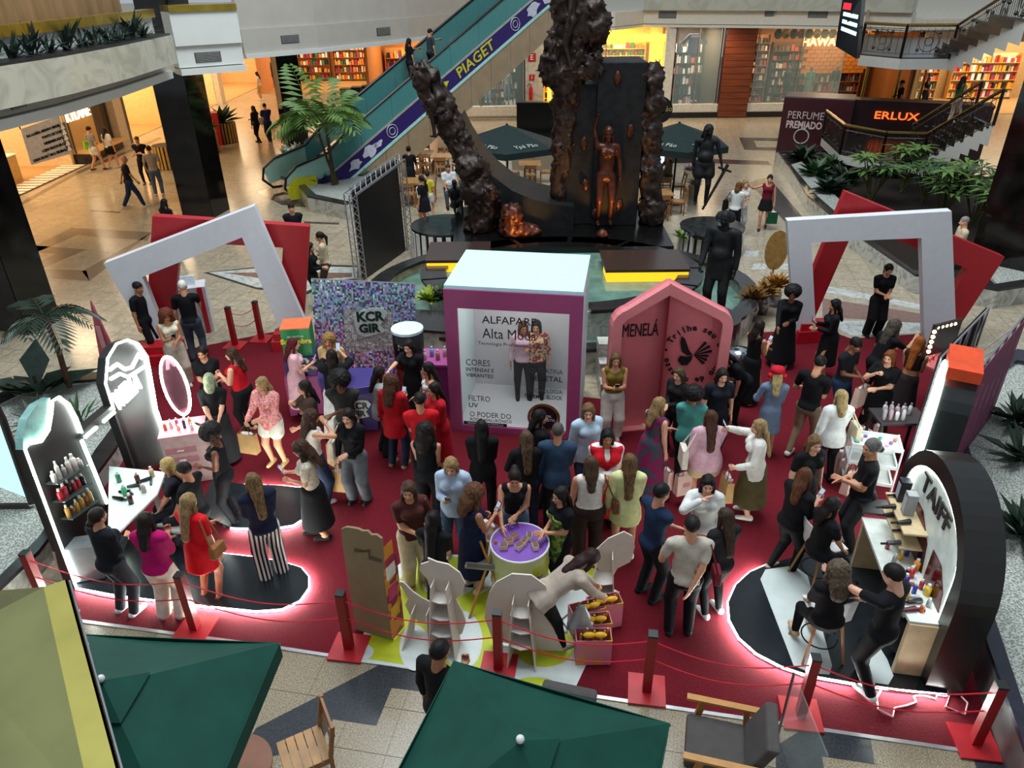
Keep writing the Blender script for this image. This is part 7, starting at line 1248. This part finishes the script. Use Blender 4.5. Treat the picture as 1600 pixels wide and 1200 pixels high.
# ================= THE CROWD =================
def folk():
    p = person
    # around the black salon stand on the left
    p(258, 485, 215, 1.66, 1, 0, 2, 'curls', '#5a2a18', 'tank', '#d8d2b8', 'wide', '#a8988a', '#c8b8a8', 'phone', 'chest', 'woman in cream sleeveless top and beige trousers by the left white frame', phone=1, pitch=.35)
    p(313, 542, 200, 1.62, 1, 0, 1, 'pony', DB, 'tee', K, 'slim', K, K, 'chest', 'chest', 'woman in black staff tee by the oval mirror', yaw=-20)
    p(325, 582, 10, 1.64, 1.02, 0, 0, 'bob', ('#a8b08a', '#4a5040'), 'tee', K, 'maxi', '#232326', K, 'back', 'back', 'woman in black tee and long grey skirt with greenish blond hair')
    p(358, 543, 80, 1.66, 1.28, 0, 0, 'long', BR, 'tank', RD, 'slim', K, '#c8a888', 'chest', 'phone', 'woman in bright red tank top and black trousers near the oval mirror', yaw=10)
    p(405, 590, 165, 1.64, 1.05, 0, 1, 'long', BL, 'shirt', ('#b8404a', '#e0b0a8', 'noise', 30), 'shorts', '#d8d4c4', '#b89a6a', 'bag', 'chest', 'woman in pink patterned overshirt and white shorts', yaw=-30, bag=[('paper', KR, 0)])
    p(283, 437, 15, 1.76, 1.05, 1, 1, 'buzz', '#d8d4cc', 'tee', K, 'straight', '#384250', K, 'table', 'down', 'man in black tee and jeans behind the left white frame')
    p(214, 440, 250, 1.70, 1, 1, 2, 'short', DB, 'tee', K, 'slim', K, K, 'down', 'down', 'person in black trousers half hidden behind the left white frame')
    p(150, 793, -25, 1.64, 1.15, 0, 1, 'low', DB, 'long', '#12141c', 'straight', '#33343a', '#d8d8d8', 'chest', 'chest', 'woman in black sweatshirt and grey trousers with dark ponytail')
    p(225, 800, -5, 1.62, 1.08, 0, 2, 'long', DB, '34', '#a8085a', 'wide', '#d8c8b8', '#c8b8a8', 'phone', 'chest', 'woman in magenta top and white wide trousers')
    p(293, 770, -20, 1.66, 1, 0, 1, 'vlong', BL, 'tee', '#c80f1c', 'mini_dress', '#c80f1c', '#8a1a28', 'down', 'chest', 'woman in short red dress with brown shoulder bag', bag=[('shoulder', '#8a5a30', 0)])
    p(392, 738, 30, 1.68, 1.05, 0, 1, 'vlong', OM, '34', '#141a30', 'wide', ('#d8d4cc', '#15151a', 'stripe', 6), K, 'chest', 'phone', 'woman in navy blouse and black and white striped trousers', phone=1)
    p(320, 668, 100, 1.66, .98, 0, 3, 'afro', '#17100c', 'tank', K, 'slim', '#1a1a1e', '#3a2a22', 'out', 'chest', 'hairdresser in dark apron combing out a lock of hair', pitch=.3, cape=1)
    p(282, 722, 80, 1.70, 1, 1, 1, 'short', DB, 'tee', K, 'straight', '#1b1d24', K, 'lap', 'lap', 'man in black tee sitting at the white salon table', sit=.46)
    p(256, 716, 100, 1.62, .95, 0, 0, 'long', ('#c8b070', '#7a6238'), 'tee', '#20222a', 'straight', '#1b1d28', K, 'lap', 'lap', 'client sitting at salon table while her blond hair is combed', sit=.46)
    p(463, 690, 95, 1.66, 1.02, 0, 1, 'curly', ('#4a3020', '#1c120c'), 'tee', ('#d8d0bc', '#a89880', 'noise', 40), 'midi', K, K, 'phone', 'chest', 'woman in cream lace blouse and long black skirt', phone=1, pitch=.3, walk=.05)
    # left and middle of the carpet
    p(472, 595, 110, 1.64, 1, 0, 1, 'long', DB, '34', '#3c2c22', 'slim', '#1c1816', K, 'drink', 'bag', 'woman in brown blouse raising her hand to her face')
    p(487, 640, -60, 1.62, 1, 0, 1, 'curly', BR, 'tank', '#d8d0c4', 'wide', '#232f48', '#d8d8d8', 'face', 'bag', 'woman in white top and loose dark jeans carrying kraft bags', bag=[('paper', KR, 1)])
    p(541, 640, 170, 1.66, .96, 0, 0, 'long', DB, 'long', K, 'wide', '#5d6166', '#2a2a2c', 'down', 'chest', 'woman in black sweater with white bow and grey wide trousers', bag=[('paper', KR, 0), ('tote', '#d8ccb8', 0)])
    p(528, 588, 180, 1.78, 1, 1, 3, 'afro', '#0f0b0a', 'tee', '#33332f', 'straight', '#8a8274', '#c8c8c4', 'cross', 'cross', 'man in olive grey tee with glasses folding his arms', pitch=.35)
    p(458, 528, -70, 1.62, 1, 0, 0, 'long', ('#6a1418', '#2a080a'), 'tee', '#d8a8b0', 'midi_dress', '#1a1a1c', K, 'phone', 'chest', 'red haired woman in pink tee under black dress', phone=1)
    p(512, 522, 180, 1.66, 1, 0, 1, 'curly', ('#b08848', '#5a3c1c'), '34', '#b89a6a', 'straight', '#6a5a48', K, 'chest', 'down', 'woman with long golden curls before the sequin wall')
    p(517, 545, 5, 1.66, 1.3, 0, 1, 'long', DB, '34', K, 'maxi', '#d8d8d4', K, 'selfie', 'selfie', 'woman in black blouse and white skirt photographing sequin wall', phone=1)
    p(612, 585, -20, 1.68, 1, 0, 1, 'curly', ('#5a3420', '#24140c'), 'blazer', '#b0101e', 'straight', '#1b2438', '#8a6a4a', 'phone', 'down', 'woman in red blazer and dark jeans with black bag', phone=1, bag=[('shoulder', '#141414', 0)])
    p(594, 572, -70, 1.64, 1, 0, 1, 'long', DB, 'shirt', ('#c8c8c4', '#3a3a3c', 'stripe', 20), 'wide', K, K, 'chest', 'chest', 'woman in black and white blouse beside purple table')
    p(637, 532, 160, 1.66, .98, 0, 0, 'half', DB, 'tee', K, 'midi_dress', K, K, 'reach', 'down', 'smiling woman in black dress under the black drum lamp')
    p(666, 566, 100, 1.64, .98, 0, 1, 'long', '#14100e', 'halter', '#d4d2d0', 'slim', '#20222a', K, 'chest', 'down', 'woman in white halter top with long black hair')
    p(655, 612, 5, 1.74, 1.08, 1, 1, 'short', '#12100e', 'tee', '#c01420', 'straight', '#17181c', K, 'chest', 'chest', 'man in bright red tee seen from behind')
    p(676, 598, 120, 1.66, 1, 0, 1, 'long', '#17100c', '34', '#a8101e', 'midi_dress', '#a8101e', K, 'chest', 'chest', 'woman in red dress talking beside the pink counter')
    p(664, 660, -10, 1.66, 1.06, 0, 1, 'curls', '#1a110d', 'tank', K, 'wide', '#15151a', K, 'chest', 'chest', 'woman in black tank top with red belt seen from behind')
    p(752, 655, 0, 1.66, 1.05, 0, 1, 'vlong', '#120e0d', 'shirt', K, 'straight', K, K, 'chest', 'chest', 'woman all in black with very long dark hair before the booth')
    p(703, 720, 175, 1.66, 1, 0, 0, 'long', BL, 'shirt', '#a4b4c8', 'straight', '#3c5068', '#c8b8a8', 'phone', 'bag', 'blond woman in pale blue shirt and jeans reading phone', phone=1, pitch=.4)
    p(637, 755, 205, 1.68, 1.12, 0, 1, 'long', ('#5a4030', '#1c120e'), 'tee', '#4a2420', 'wide', '#c0b496', '#a88a6a', 'chest', 'bag', 'woman in brown top and cream trousers with brown bag', phone=1, bag=[('shoulder', '#7a4a2a', 1)], yaw=-25)
    p(677, 797, -15, 1.64, 1.02, 0, 1, 'vlong', '#110c0b', 'tee', K, 'slim', K, K, 'chest', 'chest', 'woman in black tee with straight black hair behind cut-outs')
    p(746, 757, -60, 1.66, 1.03, 0, 2, 'curls', ('#6a4428', '#2a180e'), 'tank', '#141c3a', 'midi_dress', '#141c3a', '#c8b8a8', 'phone', 'bag', 'curly haired woman in navy dress carrying pink bag', phone=1, bag=[('paper', '#d8b4a8', 1)], pitch=.3)
    p(804, 738, 180, 1.64, 1, 0, 1, 'bun', DB, 'tank', K, 'straight', '#50647a', K, 'table', 'chest', 'woman in black tank top leaning on the purple barrel', pitch=.35, lean=.12, bag=[('paper', '#c8b8a8', 1)])
    p(874, 762, 120, 1.62, 1.02, 0, 1, 'long', '#15100e', 'tee', K, 'slim', K, K, 'chest', 'chest', 'promoter in black tee and green patterned apron', cape=2)
    p(846, 640, -70, 1.66, 1.05, 0, 1, 'long', '#120e0c', 'long', K, 'slim', K, K, 'chest', 'chest', 'woman in black sweater and black hair before the booth', yaw=-10)
    p(822, 672, 5, 1.66, 1.05, 0, 1, 'vlong', ('#6a5038', '#1c120c'), 'long', '#121014', 'straight', '#1b2030', K, 'chest', 'bag', 'woman in black with ombre hair beside denim shirted man')
    p(872, 660, -5, 1.74, 1.05, 1, 1, 'buzz', '#4a4440', 'shirt', '#2c4058', 'straight', '#15151a', K, 'chest', 'down', 'man in blue denim shirt with thinning hair')
    p(920, 632, 200, 1.68, 1.22, 0, 0, 'long', OM, 'shirt', '#a8bccc', 'straight', '#33415a', K, 'down', 'chest', 'woman in light blue striped shirt looking to the right', yaw=-25)
    p(950, 672, 180, 1.64, 1.32, 0, 2, 'half', '#12100f', 'shirt', WT, 'slim', RD, K, 'chest', 'chest', 'woman in red waistcoat over white blouse', cape=3)
    p(924, 712, 0, 1.66, 1.3, 0, 1, 'long', ('#5a4430', '#20160f'), 'tank', '#d8cfc6', 'wide', '#2a1a16', K, 'phone', 'down', 'woman in white sleeveless blouse with brown leather bag', bag=[('shoulder', '#6a4028', 0)])
    p(985, 708, -5, 1.68, .98, 0, 1, 'vlong', ('#7a5a38', '#33200f'), 'blazer', '#cfcf94', 'shorts', '#cfcf94', WT, 'chest', 'down', 'woman in pale yellow blazer and shorts')
    # right middle
    p(1037, 755, -60, 1.78, 1.06, 1, 1, 'short', '#0f0d0d', 'tee', '#1c2c48', 'straight', '#15161c', K, 'cross', 'cross', 'bearded man in navy tee folding his arms')
    p(1083, 805, -5, 1.76, 1.1, 1, 1, 'short', '#1a1614', 'tee', '#b8b0a0', 'straight', '#101014', '#1a1a1c', 'back', 'bag', 'man in beige tee with dark red crossbody bag', bag=[('shoulder', '#6a1424', 0)])
    p(1108, 745, 170, 1.66, 1, 0, 0, 'long', '#140f0e', 'shirt', '#d0d0cc', 'straight', '#3a5070', K, 'face', 'down', 'woman in white shirt touching her face')
    p(1134, 793, 20, 1.64, 1.04, 0, 1, 'vlong', ('#4a3626', '#1a110c'), 'long', '#1c1b1d', 'slim', '#101012', WT, 'chest', 'down', 'woman in black leather trousers with long brown hair')
    p(963, 552, 180, 1.66, 1.06, 0, 1, 'long', ('#7a5a38', '#3a2818'), 'tank', '#6a5a1c', 'wide', '#c4bab0', '#d8d0c8', 'phone', 'phone', 'woman in olive tank top and white tied trousers', phone=2)
    p(1012, 543, 190, 1.64, 1.08, 0, 0, 'long', '#120d0d', 'tee', K, 'slim', '#28384e', '#c8a888', 'lap', 'lap', 'woman in black tee and jeans sitting in pink armchair', sit=.44, pitch=.4, phone=1)
    p(1058, 540, 250, 1.64, 1, 0, 0, 'long', '#100c0c', 'tee', K, 'slim', K, K, 'selfie', 'lap', 'woman in black blouse holding up a white phone', sit=.5, phone=1)
    p(1128, 552, 110, 1.66, 1.05, 0, 0, 'vlong', '#0f0c0c', 'tee', '#12141c', 'slim', K, K, 'lap', 'lap', 'woman bending forward by the pink booth with black hair', bend=.7)
    p(1061, 575, 130, 1.60, 1, 0, 0, 'bob', ('#5a4a34', '#2a2016'), 'long', '#1b1b1c', 'slim', K, K, 'chest', 'chest', 'woman in black jacket with short brown bob')
    p(1033, 620, -60, 1.66, 1.22, 0, 0, 'long', BL, 'vest', ('#7a1c48', '#3a4450', 'patch', 12), 'maxi_dress', ('#7a1c48', '#3a4450', 'patch', 12), K, 'down', 'chest', 'woman in multicoloured floral maxi dress', bag=[('paper', '#d8b4a8', 0)])
    p(1085, 605, -10, 1.62, 1.1, 0, 2, 'afro', '#120d0c', 'shirt', ('#5a7a88', '#3aa890', 'noise', 9), 'slim', K, K, 'chest', 'chest', 'woman in denim jacket with teal print and big curls')
    p(1131, 577, 185, 1.66, 1.25, 0, 0, 'half', '#1a100d', 'tee', '#12161e', 'straight', '#14161c', K, 'down', 'down', 'woman in dark tee with hairband standing by pink booth')
    p(1112, 640, 0, 1.66, 1.3, 0, 1, 'vlong', ('#5a3624', '#24140d'), 'shirt', '#cfa4b0', 'shorts', '#c8b490', '#7a3a2a', 'phone', 'down', 'woman in pink oversized shirt and shorts', bag=[('paper', '#d8b4a8', 1), ('tote', '#d8d0c0', 1)])
    p(1186, 655, 75, 1.66, 1.05, 0, 0, 'vlong', ('#b09060', '#5a4228'), 'shirt', '#d4d0c8', 'midi', '#4a4024', WT, 'selfie', 'bag', 'blond woman in white shirt taking a photo', phone=1, bag=[('paper', KR, 1), ('small', '#d8b4a8', 1)])
    p(1190, 500, -60, 1.66, 1, 0, 1, 'half', DB, 'tank', K, 'maxi', K, '#c89a78', 'phone', 'chest', 'woman in black tank top beside the fountain edge', phone=1)
    p(1240, 450, 160, 1.70, 1, 0, 3, 'afro', '#0d0a0a', 'long', '#0f0f12', 'maxi_dress', '#0f0f12', WT, 'table', 'chest', 'woman with big afro in long black dress by gold decor')
    p(1305, 467, 80, 1.66, 1, 0, 1, 'long', '#0f0c0c', 'long', '#0f0f12', 'midi_dress', '#0f0f12', K, 'phone', 'chest', 'woman in black looking at phone near right frame', phone=1)
    p(1392, 414, 175, 1.68, 1, 0, 1, 'pony', '#100c0b', 'tee', K, 'wide', '#101014', K, 'chest', 'chest', 'woman in black uniform with lanyard inside the right white frame', pitch=.35)
    p(1216, 574, -10, 1.60, .98, 0, 1, 'long', ('#c8b080', '#7a6238'), 'long', '#6a7a92', 'dress', '#6a7a92', '#3a2a22', 'chest', 'bag', 'woman in red ruffled cap and grey blue dress', cape=4)
    p(1286, 555, -45, 1.80, 1.05, 1, 1, 'short', '#15100e', 'tee', K, 'slim', '#7a6450', '#d0ccc4', 'chest', 'bag', 'man in black tee and tan trousers with white clogs', walk=.10, pitch=.35)
    p(1344, 530, 215, 1.74, 1.08, 1, 3, 'short', '#0f0b0a', 'polo', '#12141a', 'straight', '#1c2a48', K, 'chest', 'chest', 'man in black shirt over red carrying a gift bag', pitch=.4, bag=[('paper', '#d8b8a8', 0)])
    p(1392, 548, 130, 1.66, 1.08, 0, 0, 'vlong', ('#8a4a20', '#3a1a0c'), 'tee', K, 'maxi', K, K, 'drink', 'chest', 'woman in black dress drinking through a straw')
    p(1402, 500, -70, 1.68, 1.05, 0, 1, 'curly', ('#5a5044', '#1c1814'), 'tee', K, 'slim', K, K, 'reach', 'table', 'makeup artist in black tee with white belt bending forward', lean=.35)
    p(1441, 525, -50, 1.64, .98, 0, 1, 'vlong', ('#a85a20', '#5a2a10'), 'crop', '#2a1a16', 'midi', '#2a2022', K, 'chest', 'chest', 'woman with long orange hair and brown bare-back top')
    p(1316, 608, 0, 1.64, 1.05, 0, 0, 'half', ('#b8a070', '#6a5434'), 'shirt', '#d4d6d4', 'slim', '#1c1e24', K, 'chest', 'down', 'blond woman in white blouse carrying cream tote', bag=[('tote', '#d4c8ac', 0)])
    p(1277, 682, 195, 1.66, 1.18, 0, 0, 'long', OM, 'tee', K, 'straight', K, K, 'down', 'down', 'woman in black vee neck with long ombre hair', yaw=-10)
    p(1262, 730, -70, 1.68, 1.12, 0, 1, 'long', ('#6a3c20', '#2a160c'), '34', K, 'slim', '#101014', '#c0a890', 'phone', 'chest', 'woman in black blouse typing on phone by stage', phone=1, pitch=.35, walk=.06, yaw=30)
    p(1308, 777, -75, 1.62, 1.05, 0, 1, 'half', '#1a110e', 'tee', K, 'slim', '#14161e', K, 'lap', 'lap', 'woman in black sitting on high white chair', sit=.66, pitch=.25)
    p(1364, 686, 75, 1.80, 1.15, 1, 1, 'low', ('#7a7672', '#3a3836'), 'tee', '#121216', 'straight', '#2c2f34', '#c8c8c8', 'chest', 'chest', 'man in printed black tee with grey tied hair', yaw=25)
    p(1312, 877, 0, 1.62, 1.1, 0, 1, 'curls', ('#6a5a48', '#2a2018'), '34', K, 'slim', K, '#c8a888', 'lap', 'lap', 'woman with curly hair under black cape on high stool', sit=.66)
    p(1395, 880, 35, 1.78, 1.02, 1, 0, 'short', '#17110e', 'tee', '#0e0f13', 'straight', '#121216', '#d8d8d8', 'chest', 'reach', 'stylist in black tee and track trousers with white shoes', pitch=.3, walk=.06)
    p(908, 885, -70, 1.66, 1.02, 0, 0, 'long', ('#3a1c1a', '#160a0a'), 'shirt', '#a8988a', 'slim', '#0f0f12', '#c8c8cc', 'floor', 'floor', 'woman in beige sweater bending over gift bags', bend=1.0, loc=G(872, 1004))
    p(688, 1000, -35, 1.74, 1, 1, 2, 'short', '#0e0b0a', 'long', '#0e0e10', 'straight', '#0e0e10', K, 'phone', 'down', 'man in black standing beside the green parasol')
    # the two visitors inside the display booth
    p(818, 503, 180, 1.60, 1.08, 0, 2, 'bob', ('#6a3c1c', '#1c0f0a'), 'long', '#c8a8b4', 'slim', K, K, 'down', 'hug', 'woman in pale pink sweater inside the display booth', yaw=15)
    p(838, 501, 180, 1.62, 1.05, 0, 1, 'half', '#17100d', '34', ('#8a2a3a', '#c8b088', 'patch', 26), 'straight', K, K, 'hug', 'down', 'woman in floral blouse inside the display booth', yaw=-10)
    # shoppers farther away
    d = dict(hv=.033)
    p(193, 242, -60, 1.78, 1.05, 1, 1, None, K, 'tee', '#1c1c1a', 'straight', '#2a3854', WT, 'walkf', 'walkb', 'bald man in dark tee and jeans striding across hall', walk=.17, **d)
    p(212, 213, 190, 1.78, 1.05, 1, 1, 'buzz', '#4a3c34', 'tee', '#15161c', 'slim', '#15161c', '#8a8a8a', 'cross', 'cross', 'man in black with folded arms near the tall column', **d)
    p(231, 227, 20, 1.76, 1.05, 1, 1, 'short', DB, 'tee', '#a89a88', 'straight', '#5a6a7e', WT, 'pocket', 'pocket', 'man in beige tee and pale jeans near tall column', **d)
    p(138, 197, -30, 1.74, 1, 1, 1, 'short', DB, 'tee', '#7a7a78', 'shorts', '#c8c4b8', '#5a3a28', 'down', 'bag', 'shopper in grey tee and white shorts walking past window', walk=.12, bag=[('tote', '#7ab828', 1)], **d)
    p(163, 198, -20, 1.66, 1, 0, 1, 'long', '#1a120f', 'tee', '#d0ccc6', 'shorts', K, '#a8a0b8', 'down', 'down', 'woman in white tee and black shorts walking past window', walk=.10, **d)
    p(22, 204, 60, 1.7, 1, 0, 1, 'pony', DB, 'tee', K, 'wide', K, K, 'chest', 'chest', 'clerk in black at the far left shop till', loc=Vector((-20.3, 28.2, 0)), **d)
    p(256, 310, -20, 1.62, 1, 0, 1, 'vlong', '#100c0b', 'tee', K, 'slim', K, K, 'chest', 'chest', 'woman with long black hair behind the left red frame', **d)
    p(454, 317, 200, 1.76, 1.05, 1, 1, 'short', DB, 'long', '#11141c', 'straight', K, K, 'back', 'back', 'security man in dark suit behind the left red frame', **d)
    p(497, 362, 100, 1.66, 1.05, 0, 1, 'pony', DB, 'long', '#c0b094', 'straight', '#3a3028', K, 'chest', 'chest', 'woman in cream jacket beside the left red frame', **d)
    p(484, 378, -90, 1.66, 1, 0, 1, 'long', '#1a120e', 'long', K, 'straight', K, K, 'chest', 'chest', 'woman in black partly behind the left red frame', **d)
    p(394, 165, 60, 1.68, 1, 0, 1, 'long', DB, 'long', '#1a1a24', 'slim', K, K, 'chest', 'down', 'woman in dark jacket walking near second black column', walk=.1, bag=[('tote', '#c8b8b0', 0)], **d)
    p(412, 161, 40, 1.76, 1.08, 1, 1, 'short', DB, 'tee', '#1c2a5a', 'straight', '#1c2438', '#7a4a30', 'chest', 'down', 'man in royal blue tee near second black column', walk=.08, **d)
    p(400, 112, 90, 1.68, 1, 0, 1, 'long', DB, 'tee', '#c8c0b8', 'crop3', '#b89a6a', WT, 'down', 'down', 'far shopper in white tee at upper left', **d)
    p(421, 97, 30, 1.68, 1, 0, 1, 'long', DB, 'tank', K, 'slim', K, K, 'down', 'down', 'far shopper all in black at upper left', **d)
    p(638, 228, 0, 1.74, 1, 0, 1, 'bun', DB, 'long', '#101014', 'midi_dress', '#101014', K, 'table', 'table', 'waitress in black serving the café tables', **d)
    p(657, 274, 60, 1.66, 1.05, 0, 1, 'pony', DB, 'tee', '#12121a', 'mini_dress', '#12121a', K, 'down', 'down', 'woman in short black dress beside striped pedestal', **d)
    p(668, 268, -20, 1.50, 1, 0, 1, 'short', DB, 'tee', '#c8b83a', 'shorts', '#c8c8c8', WT, 'down', 'bag', 'child in yellow top beside the café', bag=[('tote', '#c8d4cc', 1)], **d)
    p(1156, 284, -40, 1.62, 1.1, 0, 0, 'bob', ('#7a4a28', '#3a2414'), 'tee', '#d0d0cc', 'slim', '#15182a', K, 'chest', 'bag', 'woman in white striped tee behind the bronze soldier', bag=[('tote', K, 1)], **d)
    p(1166, 281, 190, 1.66, 1, 0, 0, 'long', ('#a88a5a', '#5a4428'), 'tee', '#d0ccc8', 'straight', '#a8a8a4', WT, 'phone', 'chest', 'blond woman in white behind the bronze soldier', **d)
    p(1204, 273, 160, 1.68, .96, 0, 1, 'bun', DB, 'vest', '#6a1226', 'mini', K, '#3a2a22', 'out', 'down', 'woman in wine top and black skirt with green bag', walk=.08, bag=[('paper', '#0f4a30', 1)], **d)
    p(1508, 338, 80, 1.72, 1.1, 1, 0, 'buzz', '#8a8480', 'tee', '#c8b898', 'straight', '#5a5048', K, 'chest', 'chest', 'grey haired man in beige behind the right red frame', **d)
    p(1045, 236, 100, 1.74, 1.1, 1, 1, 'short', DB, 'long', '#6a5c44', 'straight', '#3a3630', K, 'table', 'lap', 'man in tan jacket sitting at café bar', sit=.6, **d)
    p(700, 256, 190, 1.7, 1.1, 1, 1, 'short', '#3a3028', 'tee', '#d0d4d8', 'straight', '#3a4048', K, 'lap', 'lap', 'guest in white tee sitting at café table', sit=.45, **d)
    p(722, 250, 175, 1.7, 1.1, 1, 1, 'short', '#3a3028', 'tee', '#6ac0a4', 'straight', '#3a4048', K, 'lap', 'lap', 'guest in mint green tee sitting at café table', sit=.45, **d)
folk()
